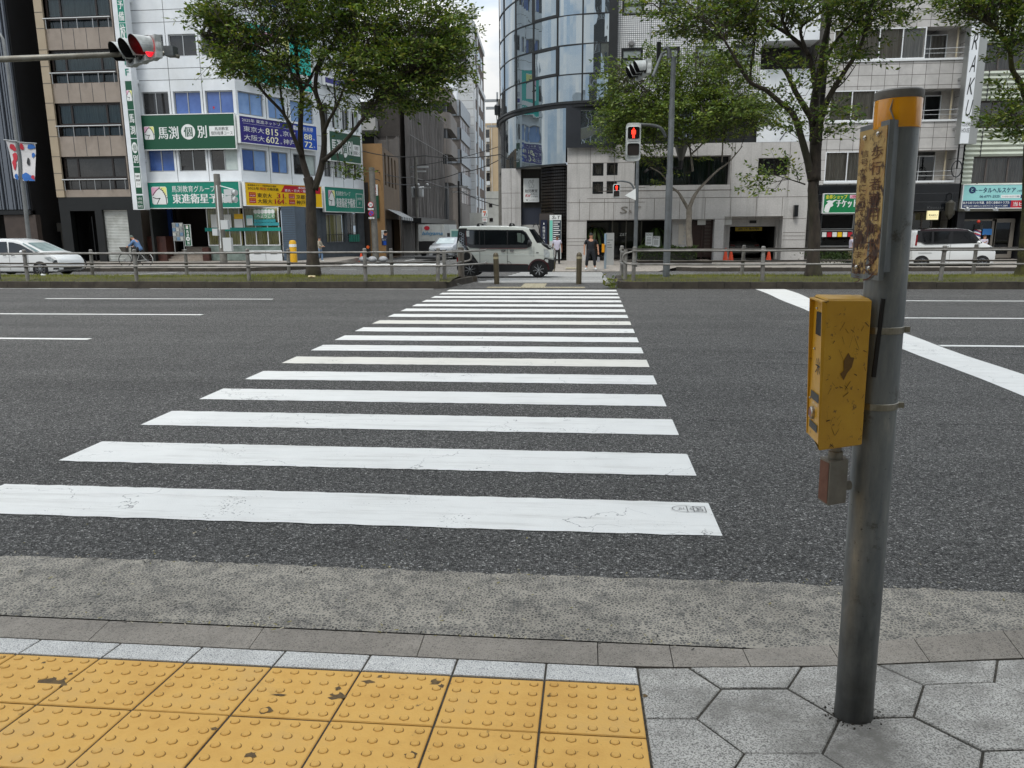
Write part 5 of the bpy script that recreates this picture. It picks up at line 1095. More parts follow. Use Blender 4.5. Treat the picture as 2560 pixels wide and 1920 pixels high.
r=RC(FR_,z8,1204,228,1340,432,.3);t=sign('classroom_sign','white hanging sign with rabbit outline under the curved glass',FR_,r,SW,.2,.1)
def rabbit(par,F,r,o):
 P=lambda x,y:F.pt(r[0]+(r[1]-r[0])*x,r[3]-(r[3]-r[2])*y,o);mb=MB()
 pts=[(.2,.95),(.18,.6),(.3,.52),(.12,.42),(.1,.32),(.3,.1),(.42,.05),(.45,.2),(.35,.38),(.55,.38),(.68,.08),(.85,.05),(.82,.25),(.65,.45),(.72,.62),(.9,.58),(.85,.9),(.6,.95),(.55,.7),(.42,.95),(.2,.95)]
 w=.02*(r[1]-r[0])
 mb.tube([P(*p)for p in pts],w,4);return mb.build('rabbit_outline',BLK,par)
rabbit(t,FR_,sub(r,.28,.05,.72,.42),.302);lettering(t,'幼児教室',FR_,sub(r,.1,.46,.9,.6),.303,BLK,bold=1);lettering(t,'Kid',FR_,sub(r,.12,.66,.4,.78),.303,RED,slant=.3,bold=1);lettering(t,'能開CEC',FR_,sub(r,.48,.63,.92,.7),.303,BLK);lettering(t,'小学受験',FR_,sub(r,.48,.73,.92,.8),.303,BLK);lettering(t,'しょうがくしゃ',FR_,sub(r,.38,.88,.9,.95),.303,BLK);mb=MB();c=sub(r,.14,.86,.32,.96);mb.poly([FR_.pt(c[0],c[3],.303),FR_.pt((c[0]+c[1])/2,c[2],.303),FR_.pt(c[1],c[3],.303),FR_.pt((c[0]+c[1])/2,(c[2]+c[3])/2,.303)]);mb.build('mark',BLK,t)
FT3=Fr((onV(z8(1350,600),42.9).x,42.9),(onV(z8(1545,600),42.9).x,42.9))
r=RC(FT3,z8,1355,588,1410,800);r=(r[0],r[1],ZS+.2,r[3]);t=sign('directory_sign','narrow navy upright sign with white characters beside the tenant directory',FT3,r,mat('navy_panel','141c34',rough=.4),0,.15);mb=MB();c=sub(r,.4,.05,.6,.12);mb.poly([FT3 .pt((c[0]+c[1])/2,c[3],.156),FT3 .pt(c[0],c[2],.156),FT3 .pt(c[1],c[2],.156)]);mb.build('mark',SW,t)
for k,ch in enumerate('税理士法人事務所'):lettering(t,ch,FT3,sub(r,.3,.17+.09*k,.7,.24+.09*k),.156,SW)
MB().fbox(FT3,r[0]-.08,r[1]+.35,ZS,r[3]+.35,-.2,-.02).build('back_board',mat('brown_board','3a3431'),t)
r=RC(FT3,z8,1432,545,1532,800);r=(r[0],r[1],ZS+.1,r[3]);t=sign('directory_sign','tenant directory with mint stripe and S&T heading, left of the stone pier',FT3,r,mat('pale_grey_sign','b4bab9',rough=.5),.05,.12);
patch(t,FT3,sub(r,.02,.0,.98,.11),.176,SW);lettering(t,'S',FT3,sub(r,.2,.02,.42,.09),.18,BLK,slant=.2,bold=1);lettering(t,'&',FT3,sub(r,.47,.05,.57,.09),.18,BLK);lettering(t,'T',FT3,sub(r,.62,.02,.85,.09),.18,BLK,slant=.2,bold=1)
patch(t,FT3,sub(r,.02,.12,.25,.58),.175,mat('mint','6fc4b0',rough=.5));patch(t,FT3,sub(r,.28,.12,.97,.58),.175,mat('slate_list','2a333c',rough=.4))
for k in range(9):patch(t,FT3,sub(r,.32,.15+.047*k,.5+.42*[.9,.5,.8,.7,1,.6,.9,.7,.8][k],.168+.047*k),.18,SW,'print')
FY=Fr((onV(zs(100,700),37.5).x,37.5),(onV(zs(190,700),37.5).x,37.5));r=RC(FY,zs,118,630,188,862);t=sign('pylon_sign','grey free-standing slab sign before the dark entrance',FY,(r[0],r[1],ZS,r[3]),mat('pylon_grey','8e908e','999b99',sc=2,rough=.4),-.15,.15);
for k in range(4):patch(t,FY,sub(r,.2,.25+.09*k,[.85,.5,.7,.75][k],.28+.09*k),.004,mat('print_grey','5c5f60'),'print')
FH=Fr((onV(zs(400,880),38.).x,38.),(onV(zs(1035,880),38.).x,38.));t=thing('planter','long low brick planter before the entrance, right of the lamp pole','planter',FH.pt(FH.L/2,ZS));mb=MB();zt_=FH.px(zs(700,870))[1]
PB_=mat('planter_brick','5b524b','6e655d',sc=9,rough=.8);mb.fbox(FH,0,FH.L,ZS-.03,zt_,-1.4,0);mb.mi=1
for k in range(34):s=FH.L*(k+.5)/34;mb.fbox(FH,s-.05,s+.05,ZS+.02,zt_-.03,-.01,.02)
mb.build('brick_box',[PB_,mat('planter_dark','2c2825')],t)
def leaf_cloud(name,cen,rad,n,size,m,par=None,dens=None,flat=0.):
 """many separate leaf quads inside boxes/ellipsoids: cen,rad lists"""
 cen=np.array(cen,float);rad=np.array(rad,float);k=rng.integers(0,len(cen),n);p=rng.normal(0,1,(n,3));p/=np.linalg.norm(p,axis=1)[:,None];p*=(rng.uniform(0.25,1,n)**(1/2.2))[:,None]
 return leaf_mesh(name,cen[k]+p*rad[k],size,m,par)
def leaf_mesh(name,pos,size,m,par=None,dirs=None,updir=.35):
 n=len(pos);d=rng.normal(0,1,(n,3))if dirs is None else dirs+rng.normal(0,.45,(n,3));d/=np.linalg.norm(d,axis=1)[:,None]
 nv=rng.normal(0,1,(n,3));nv[:,2]=np.abs(nv[:,2])+updir;s=np.cross(d,nv);s/=np.linalg.norm(s,axis=1)[:,None]+1e-9
 L_=(size*rng.uniform(.6,1.3,n))[:,None];off=np.array(origin(par)if par else(0,0,0));pos=pos-off
 co=np.empty((n,4,3));co[:,0]=pos;co[:,1]=pos+d*L_*.45+s*L_*.24;co[:,2]=pos+d*L_;co[:,3]=pos+d*L_*.45-s*L_*.24
 me=bpy.data.meshes.new(name);me.vertices.add(n*4);me.vertices.foreach_set('co',co.ravel());me.loops.add(n*4);me.loops.foreach_set('vertex_index',np.arange(n*4,dtype=np.int32));me.polygons.add(n);me.polygons.foreach_set('loop_start',np.arange(0,n*4,4,dtype=np.int32));me.update(calc_edges=True)
 return link(name,me,m,par)
def leafmat(name,cols,sc=1.2):
 m,N,L,b,co=node_mat(name)
 g=N.new('ShaderNodeNewGeometry');r=ramp(N,L,g.outputs['Random Per Island'],[(i/(len(cols)-1),c)for i,c in enumerate(cols)])
 r=mixc(N,L,1.,r,ramp(N,L,noi(N,L,co,sc,4),[(.3,.75),(.7,1.25)]),'MULTIPLY')
 L.new(r,b.inputs['Base Color']);b.inputs['Roughness'].default_value=.55;b.inputs['Specular IOR Level'].default_value=.3
 tr=N.new('ShaderNodeBsdfTranslucent');L.new(mixc(N,L,1.,r,(1.4,1.4,.5),'MULTIPLY'),tr.inputs[0]);mx=N.new('ShaderNodeMixShader');mx.inputs[0].default_value=.3
 out=[n_ for n_ in N if n_.type=='OUTPUT_MATERIAL'][0];L.new(b.outputs[0],mx.inputs[1]);L.new(tr.outputs[0],mx.inputs[2]);L.new(mx.outputs[0],out.inputs[0]);return m
LHEDGE=leafmat('hedge_leaf',['1c2a12','2c3d1a','3d5020','24351a'])
mb_=FH;n=9000;s=rng.uniform(.05,FH.L-.7,n);zt2_=FH.px(zs(700,752))[1];o=-rng.uniform(.05,1.3,n);z=zt_+(zt2_-zt_)*rng.uniform(0,1,n)**.6*(1+.08*np.sin(s*5))
pos=np.stack([FH.p.x+s,FH.p.y-o*0+(-FH.n.y*0)+(-o)*1.0,z],1);hd=tag(leaf_mesh('hedge',pos,.09,LHEDGE),'clipped dark green hedge in the brick planter before the entrance','hedge')
mb=MB();mb.fbox(FH,.15,FH.L-.8,zt_,zt2_-.18,-1.2,-.15);mb.build('hedge_core',mat('hedge_twigs','15170d'),hd)
for lab,(xx,yy),k in(('spiky palm in the shadow left of the dark entrance',(15,640),9),('spiky palm behind the lamp pole in the dark entrance',(560,620),9)):
 c=FG.px(zs(xx,yy),-.6);b=FG.pt(max(c[0],ent[0]+.5),ZS,-.8);t=thing('palm_plant',lab,'plant',b);mb=MB();mb.lathe([(.25,0),(.32,.5),(.28,.5)],b,12);mb.build('pot',BLKF,t)
 mb=MB();top=b+Vector((0,0,1.6));mb.tube([b+Vector((0,0,.45)),top],.05,6);mb.build('stem',mat('palm_stem','3a2f22'),t);mb=MB()
 for i in range(16):
  a=2*PI*i/16+.3;h=random.uniform(-.1,.5);P=[top+Vector((math.cos(a)*u_*.9,math.sin(a)*u_*.55,h*u_*1.6-1.1*u_*u_+.1))for u_ in np.linspace(0,1,6)]
  for p,q2 in zip(P,P[1:]):w=Vector((-math.sin(a),math.cos(a),0))*.07;mb.quad(p-w,p+w,q2+w*.9,q2-w*.9)
 mb.build('fronds',LHEDGE,t)
# -- guest house
VH=43.1;FU=Fr((onV(z5(455,1400),VH).x,VH),(onV(z5(1678,1400),VH).x,VH))
gh_=bldg('guest_house','square stone tiled building with bands of white framed curtained windows',FU,FU.L/2,ZS)
yr=[(250,532),(783,1058),(1312,1582)];Zr=[]
for(a,b)in yr:Zr.append((FU.px(z5(1000,b))[1],FU.px(z5(1000,a-8))[1]))
pt2=(Zr[0][0]-Zr[2][0])/2;Zr=[(z0+pt2,z1_+pt2)for z0,z1_ in Zr[:1]]+Zr
sa,sb_,sc_=FU.px(z5(490,1450))[0],FU.px(z5(1262,1450))[0],FU.px(z5(1615,1450))[0]
zlow=FU.px(z5(1000,1592))[1];TOPG=Zr[0][1]+2.5
def tilegrid(name,base,jc,tw,th,s0,z0):
 m,N,L,b,co=node_mat(name);src=STOG
 w=N.new('ShaderNodeTexBrick');w.offset=0;w.inputs['Scale'].default_value=1;w.inputs['Mortar Size'].default_value=.012;w.inputs['Brick Width'].default_value=tw;w.inputs['Row Height'].default_value=th;w.inputs['Color1'].default_value=C('b8b6b3');w.inputs['Color2'].default_value=C('aba9a6');w.inputs['Mortar'].default_value=C('4a4541')
 mp=N.new('ShaderNodeMapping');mp.inputs['Rotation'].default_value=(PI/2,0,0);mp.inputs['Location'].default_value=(s0,z0,0);L.new(co,mp.inputs[0]);L.new(mp.outputs[0],w.inputs['Vector'])
 cl=mixc(N,L,1.,w.outputs[0],ramp(N,L,noi(N,L,co,1.6,7,.7),[(.3,.82),(.68,1.14)]),'MULTIPLY');L.new(cl,b.inputs['Base Color']);b.inputs['Roughness'].default_value=.7;return m
TG_=tilegrid('square_stone_tile',0,0,.662,.52,0,0)
mb=MB();holes=[(sa,sc_,z0,z1_)for z0,z1_ in Zr];mb.wall(FU,0,FU.L,zlow,TOPG,holes,.9);mb.body(FU,0,FU.L,ZS,TOPG,12,-.95);mb.build('wall',TG_,gh_)
for k,(z0,z1_)in enumerate(Zr):
 win(gh_,FU,(sa,sb_,z0+.1,z1_),WHT2,GCL,3,d=.02,fw=.055,cur=CURG)
 mb=MB();mb.fbox(FU,sa-.02,sc_,z0,z0+.1,-.2,.06);mb.build('sill',WHT2,gh_)
 w=win(gh_,FU,(sb_+.05,sb_+(sc_-sb_)*.68,z0+.1,z1_-.2),WHT2,GCL2,[.38],d=.85,fw=.05,cur=CURG if k==1 else None)
 mb=MB();mb.tube([FU.pt(sb_,z0+.55,-.05),FU.pt(sc_,z0+.6,-.05)],.015,5);mb.tube([FU.pt(sb_,z0+.35,-.05),FU.pt(sc_,z0+.35,-.05)],.01,5);mb.build('rail',ALU,gh_)
 mb=MB();s=sb_+(sc_-sb_)*.82;mb.tube([FU.pt(s,z0+.1,-.35),FU.pt(s,z1_,-.35)],.05,8);mb.build('drain_pipe',mat('pipe_cream','a79d86'),gh_)
 mb=MB();mb.fquad(FU,sb_+(sc_-sb_)*.66,sc_,z0,z1_,-.88);mb.build('balcony_wall',STOG,gh_)
mb=MB();sh1=RC(FU,zr,352,490,650,915);sh2=RC(FU,zr,1180,470,1430,915);sh3=RC(FU,zr,1440,560,1625,915)
mb.wall(FU,0,FU.L,ZS,zlow,[(sh1[0],sh1[1]+1.5,ZS,sh1[3]),(sh2[0],sh3[1],ZS,sh2[3])],.5,.01);mb.mi=1
for z in np.linspace(sh1[3]+.1,zlow-.05,4):mb.fbox(FU,0,FU.L,z-.01,z+.01,0,.015)
mb.build('ground_floor',[mat('black_granite','0a0c0f','111418',sc=2,rough=.25),JNT],gh_)
mb=MB();mb.fquad(FU,sh1[0],sh1[1]+1.5,ZS,sh1[3],-2.2);mb.fquad(FU,sh2[0],sh3[1],ZS,sh2[3],-1.8);mb.build('shop_interior',mat('shop_dark','141311','2a2622',sc=1.4),gh_)
win(gh_,FU,(sh1[0]+.05,sh1[0]+1.75,ZS+.7,sh1[3]-.9),ALU,GCL2,0,d=.3,fw=.05);win(gh_,FU,(sh1[0]+.05,sh1[0]+1.75,sh1[3]-.85,sh1[3]-.05),ALU,GCL2,0,d=.3,fw=.04)
for k in range(6):patch(gh_,FU,(sh1[0]+.15+.27*k,sh1[0]+.38+.27*k,sh1[3]-1.25,sh1[3]-1.0),-.27,[SW,RED,SW,YLW,SW,RED][k],'price_card')
for k in range(8):patch(gh_,FU,(sh1[0]+2.0+.3*(k%3),sh1[0]+2.25+.3*(k%3),sh1[3]-.5-.35*(k//3),sh1[3]-.25-.35*(k//3)),-.2,mat('shop_card','8f8b7c','a8a493',sc=6),'price_card')
win(gh_,FU,(sh2[0]+.1,sh2[0]+1.2,ZS+.05,sh2[3]-.05),DRKF,GCL2,1,d=.3,fw=.08,cur=None)
lettering(gh_,'Kitanaka BLD',FU,RC(FU,zr,1320,424,1562,452,.03),.03,mat('dull_letters','55575a',metal=.5,rough=.4),slant=.15)
r=RC(FU,zr,364,316,662,484,.1);r=(r[0],r[1]+1.2,r[2],r[3]);t=sign('shop_sign','green ticket shop sign with white goat and yellow heading, partly behind the post',FU,r,mat('sign_leaf_green','0b7444',rough=.4),.05,.2,SW);u_=(r[1]-1.2-r[0])/(r[1]-r[0])
lettering(t,'金券ショップ',FU,sub(r,.05*u_,.04,.68*u_,.26),.258,mat('sign_lemon','e8de3a'),bold=1);patch(t,FU,sub(r,.76*u_,.05,.99,.24),.256,PINK);lettering(t,'高価買取',FU,sub(r,.8*u_,.07,.98,.22),.26,RED);lettering(t,'チケット',FU,sub(r,.38*u_,.3,.98*u_,.72),.26,SW,bold=2)
mb=MB();G=[(.02,.9),(.05,.6),(.12,.45),(.06,.4),(.14,.33),(.22,.36),(.3,.3),(.36,.32),(.28,.4),(.24,.48),(.26,.62),(.18,.72),(.15,.98),(.07,1)]
mb.poly([FU.pt(r[0]+(r[1]-r[0])*x*u_*1.1,r[3]-(r[3]-r[2])*min(y,.98),.259)for x,y in G]);mb.build('goat_mark',SW,t)
r=RC(FU,zr,1325,468,1416,550,.4);t=sign('lit_sign','small lit cream box sign reading RAKU at the guest house door',FU,r,mat('lit_cream','c9bf94',emit='d8cc9a',es=.55),.3,.15);lettering(t,'RAKU',FU,sub(r,.12,.38,.88,.62),.456,BLK);patch(t,FU,sub(r,.1,.78,.9,.8),.456,mat('text_grey' if 0 else 'thin_line','7a7358'),'print')
t=thing('wall_lantern','wrought lantern hanging right of the lit cream sign','lantern',FU.pt(FU.px(zr(1502,510))[0],FU.px(zr(1502,550))[1],.3));b=origin(t);mb=MB();mb.lathe([(.05,1.0),(.16,.9),(.24,.85),(.22,.25),(.12,.1),(.02,.0)],b,6);mb.build('lantern_body',mat('lantern_glass','3c3a33',rough=.3),t);mb=MB();mb.tube([b+Vector((0,0,1.0)),b+Vector((0,0,1.3)),b+Vector((0,.3,1.35))],.03,6);mb.build('bracket',BLKF,t)
FV=Fr((onV(z5(1660,1200),41.6).x,41.6),(onV(z5(1735,1200),41.6).x,41.6));zb4=FV.px(z5(1690,1240))[1];zt4=FV.px(z5(1765,40))[1];w=FV.L
t=thing('projecting_sign','tall silver and white vertical sign spelling RAKU, right edge of the guest house','sign',FV.pt(w/2,zb4));MB().fbox(FV,0,w,zb4,zt4,-.02,.0).build('panel',WHT,t);MB().fbox(FV,-.03,w*1.95,zb4-.02,zt4+.03,-.5,-.03).build('casing',mat('brushed_steel','a3a5a3','8f918f',sc=1,rough=.3,metal=.6,stretch=(1,1,.1)),t)
for k,ch in enumerate('RAKU'):y0=[285,478,672,862][k];z1_,z0=FV.px(z5(1730,y0))[1],FV.px(z5(1730,y0+145))[1];lettering(t,ch,FV,(w*.2,w*.82,z0,z1_),.006,BLK,slant=.12)
lettering(t,'GUEST',FV,(w*.06,w*.96,FV.px(z5(1700,1092))[1],FV.px(z5(1700,1060))[1]),.006,BLK);lettering(t,'HOUSE',FV,(w*.06,w*.96,FV.px(z5(1700,1145))[1],FV.px(z5(1700,1108))[1]),.006,BLK)
mb=MB();c=(w*.5,FV.px(z5(1770,200))[1]);mb.tube([FV.pt(c[0]+w*.36*math.cos(a),c[1]+w*.36*math.sin(a),.01)for a in np.linspace(0,2*PI,24)],.012,4);
for a in(0,PI/3,2*PI/3):mb.tube([FV.pt(c[0]-w*.34*math.cos(a),c[1]-w*.34*math.sin(a),.01),FV.pt(c[0]+w*.34*math.cos(a),c[1]+w*.34*math.sin(a),.01)],.008,4)
mb.build('emblem',BLK,t);mb=MB();
for z in(zb4+.8,(zb4+zt4)/2,zt4-.8):mb.fbox(FV,w*.6,w*.8,z,z+.12,-1.6,-.5)
mb.build('bracket',ALU,t);mb=MB();mb.tube([FV.pt(w*.3,zb4,-.3),FV.pt(w*.3,zb4-1.2,-.3)],.04,6);mb.tube([FV.pt(w*.3+.25*math.cos(a),zb4-1.2+.4*math.sin(a),-.3)for a in np.linspace(0,2*PI,14)],.03,5);mb.build('scroll_iron',BLKF,t)
# -- ribbed building
VI=43.4;FI=Fr((onV(z5(1690,1400),VI).x,VI),(onV(z5(2900,1400),VI).x,VI))
rb_=bldg('ribbed_building','pale green ribbed metal building with brown window bands, at the right edge',FI,FI.L/2,ZS)
RIB=mat('pale_green_metal','b7beb0','acb3a4',sc=.7,rough=.45,dirt='7f8678',dsc=.5)
Zi=[(FI.px(z5(2050,b))[1],FI.px(z5(2050,a))[1])for a,b in((-150,90),(370,610),(868,1105),(1350,1582))];si=FI.px(z5(1745,1450))[0]+.12;zlI=FI.px(z5(2000,1592))[1]
mb=MB();zs3=[zlI-.8]+[v for z0,z1_ in reversed(Zi)for v in(z0,z1_)]+[Zi[0][1]+6]
def ribs(mb,s0,s1,z0,z1_):
 n=max(2,int((z1_-z0)/.21));
 for k in range(n):
  a,b=z0+(z1_-z0)*k/n,z0+(z1_-z0)*(k+1)/n;m_=(a+b)/2
  mb.quad(FI.pt(s0,a,0),FI.pt(s1,a,0),FI.pt(s1,m_,.07),FI.pt(s0,m_,.07));mb.quad(FI.pt(s0,m_,.07),FI.pt(s1,m_,.07),FI.pt(s1,b,0),FI.pt(s0,b,0))
for k in range(0,len(zs3)-1,2):ribs(mb,0,FI.L,zs3[k],zs3[k+1])
for z0,z1_ in Zi:ribs(mb,0,si,z0,z1_)
mb.mi=1
for k in range(0,len(zs3)-1,2):
 for j in range(5):s=si+.3+j*2.9;mb.fbox(FI,s-.015,s+.015,zs3[k],zs3[k+1],.0,.075)
mb.body(FI,0,FI.L,ZS,zs3[-1],10,-.4);mb.build('ribbed_wall',[RIB,JNT],rb_)
BRF=mat('brown_frame','4c4541','554d48',sc=2,rough=.4)
for k,(z0,z1_)in enumerate(Zi):
 s=si
 for j in range(4):win(rb_,FI,(s,s+2.85,z0,z1_),BRF,GDK if(k==2)else GCL2,[.26,.64]if j==0 else[.5],d=.15,fw=.07,cur=None if k==2 else CURG);s+=2.9
ribs(mb:=MB(),.0,.01,0,.01)
zb5=FI.px(zr(1800,472))[1];sf=RC(FI,zr,1665,545,1965,905);dr_=RC(FI,zr,1968,540,2135,905)
mb=MB();mb.fbox(FI,0,FI.L,zb5,zlI-.7,-.3,.02);mb.build('fascia',mat('fascia_grey','9b9c92','8e8f86',sc=1),rb_)
mb=MB();mb.fquad(FI,0,FI.L,ZS,zb5,-1.6);mb.fbox(FI,0,sf[0],ZS,zb5,-1.6,0);mb.fbox(FI,dr_[1]+.1,FI.L,ZS,zb5,-1.6,0);mb.build('dark_front',mat('front_black','15161a','1d1f24',sc=2,rough=.4),rb_)
GRF=mat('grey_shop_frame','6a655d',rough=.5);win(rb_,FI,sf,GRF,GCL2,0,d=.5,fw=.1,cur=None);win(rb_,FI,dr_,GRF,GCL2,0,d=.5,fw=.2)
r=RC(FI,zr,1832,635,1912,690,-.45);patch(rb_,FI,r,-.44,mat('blue_notice','2f74b8'),'poster')
r=RC(FI,zr,1652,232,2330,438,.2);t=sign('shop_sign','long pale aqua health care sign with navy and red strip',FI,r,LAQ,.08,.22,SW)
patch(t,FI,sub(r,.0,.68,.64,1.),.306,NAVY);patch(t,FI,sub(r,.64,.68,1.,1.),.306,RED);f=.83
disc_on(t,FI,(r[0]+(r[1]-r[0])*.115,r[2]+(r[3]-r[2])*.78),.17,.307,NAVY);lettering(t,'と',FI,(r[0]+(r[1]-r[0])*.1,r[0]+(r[1]-r[0])*.13,r[2]+(r[3]-r[2])*.71,r[2]+(r[3]-r[2])*.86),.312,LAQ,bold=1);lettering(t,'トータルヘルスケア',FI,sub(r,.15,.12,.68,.34),.31,NAVY,bold=1);lettering(t,'上本町院',FI,sub(r,.7,.22,.8,.32),.31,NAVY);lettering(t,'06-6771-2525',FI,sub(r,.22,.45,.48,.55),.31,NAVY,bold=1);patch(t,FI,sub(r,.5,.44,.77,.58),.307,SW);lettering(t,'トータルヘルスケア 検索',FI,sub(r,.52,.475,.74,.545),.311,NAVY);patch(t,FI,sub(r,.755,.44,.795,.58),.309,NAVY)
lettering(t,'あきらめていた不調、長引く身体のトラブル',FI,sub(r,.01,.71,.62,.83),.312,SW,bold=1);lettering(t,'結果が出ない施術などに対応するフルカスタマイズ整体',FI,sub(r,.02,.87,.6,.95),.312,SW);lettering(t,'当ビル2F',FI,sub(r,.67,.75,.95,.93),.312,SW,bold=1)
for xx in(1692,1955):
 c=FI.px(zr(xx,455),.4);t=thing('spot_lamp','small silver spotlight under the %s of the aqua sign'%('left end' if xx<1800 else 'middle'),'lamp',FI.pt(c[0],c[1],.35));b=origin(t);mb=MB();mb.lathe([(.05,.12),(.08,.1),(.15,-.02),(.13,-.02)],b,12,(0,-.4,.8));mb.build('lamp_head',ALU,t);mb=MB();mb.tube([b+Vector((0,0,.1)),b+Vector((0,.33,.2))],.02,6);mb.build('lamp_arm',ALU,t)
t=thing('barber_pole','barber pole with red white and blue spiral before the shop window','barber pole',FI.pt(FI.px(zr(1778,700),.6)[0],FI.px(zr(1778,745),.6)[1],.6));b=origin(t);h=FI.px(zr(1778,640),.6)[1]-b.z
mb=MB();n=20;rows5=30
for j in range(rows5):
 for i in range(n):
  a0,a1=2*PI*i/n,2*PI*(i+1)/n;z0,z1_=h*j/rows5,h*(j+1)/rows5;mb.mi=int(((i/n+j/rows5*1.6)%1)*6)%6%3 if True else 0
  f_=lambda a,z:b+Vector((.17*math.cos(a),.17*math.sin(a),z));mb.quad(f_(a0,z0),f_(a1,z0),f_(a1,z1_),f_(a0,z1_))
mb.build('striped_cylinder',[mat('stripe_red','a02a36'),SW,mat('stripe_blue','27487f')],t);mb=MB();mb.lathe([(.2,-.1),(.22,-.02),(.22,0)],b,16);mb.lathe([(.22,h),(.22,h+.25),(.12,h+.3)],b,16);mb.build('cap',BLKF,t);mb=MB();mb.ball((b.x,b.y,b.z+h+.4),.085);mb.build('red_globe',mat('globe_red','9b2a1c',emit='c23a20',es=.1),t,smooth=True)
mb=MB();mb.fbox(FI,FI.px(zr(1778,700),.6)[0]-.03,FI.px(zr(1778,700),.6)[0]+.03,ZS,b.z-.1,.57,.63);mb.build('stand',BLKF,t)
# -- buildings on the near side of the street (they show in the mirrored glass)
CRM=mat('cream_render','8d8776','827c6c',sc=.8,rough=.8,dirt='6a6557',dsc=.4)
def near_block(name,label,u0,u1,v,h,m,fl,n,fm=WHT2,mp=GDK,wr_=.6):
 F=Fr((u0,v),(u1,v));t=bldg(name,label,F,F.L/2,.2);mb=MB();holes=[]
 for z in np.arange(4.,h-2,fl):
  for k in range(n):c=F.L*(k+.5)/n;holes.append((c-F.L/n*wr_/2,c+F.L/n*wr_/2,z,z+fl*.5))
 mb.wall(F,0,F.L,.1,h,holes,.2);mb.body(F,0,F.L,.1,h,10);mb.build('wall',m,t)
 for r in holes:win(t,F,r,fm,mp,2,d=.1,fw=.06)
near_block('apartment_block','cream apartment block behind the viewer, reflected in the flat mirror glass',-1.6,12,-6,34,CRM,3.,4)
near_block('office_building','dark office tower behind the viewer, reflected as a narrow dark strip',-9,-4,-8,40,BLW,3.4,3)
near_block('office_building','pale grey office block behind the viewer on the right',13,34,-6,24,GRP,3.4,7)
near_block('office_building','long white office block behind the viewer on the left',-36,-13,-6,17,WHT,3.4,7)
# -- trees
BARK=mat('bark_dark','2e2823','443c34',sc=9,rough=.9,bump=.8,bsc=26,stretch=(1,1,.35),dirt='3c4028',dsc=1.4);BARKG=mat('bark_grey','6d675e','857e73',sc=5,rough=.9,bump=.4,bsc=20,dirt='4a463c',dsc=2);BARKM=mat('bark_mossy','4a4a22','2f2a22',sc=4,rough=.95,bump=.8,bsc=22)
LEAF=leafmat('zelkova_leaf',['32451f','4b622c','647c36','445a2d','7e8b3e','3d532b','898a48','566e33','384b2e'])
LEAF2=leafmat('street_tree_leaf',['42562c','586e35','6d803d','4d6230','848e46','485b33'])
def curve_pts(P,k=5):
 P=[Vector(p)for p in P];out=[]
 for i in range(len(P)-1):
  p0,p1,p2,p3=P[max(i-1,0)],P[i],P[i+1],P[min(i+2,len(P)-1)]
  for j in range(k):
   t=j/k;out.append(.5*((2*p1)+(p2-p0)*t+(2*p0-5*p1+4*p2-p3)*t*t+(-p0+3*p1-3*p2+p3)*t**3))
 return out+[P[-1]]
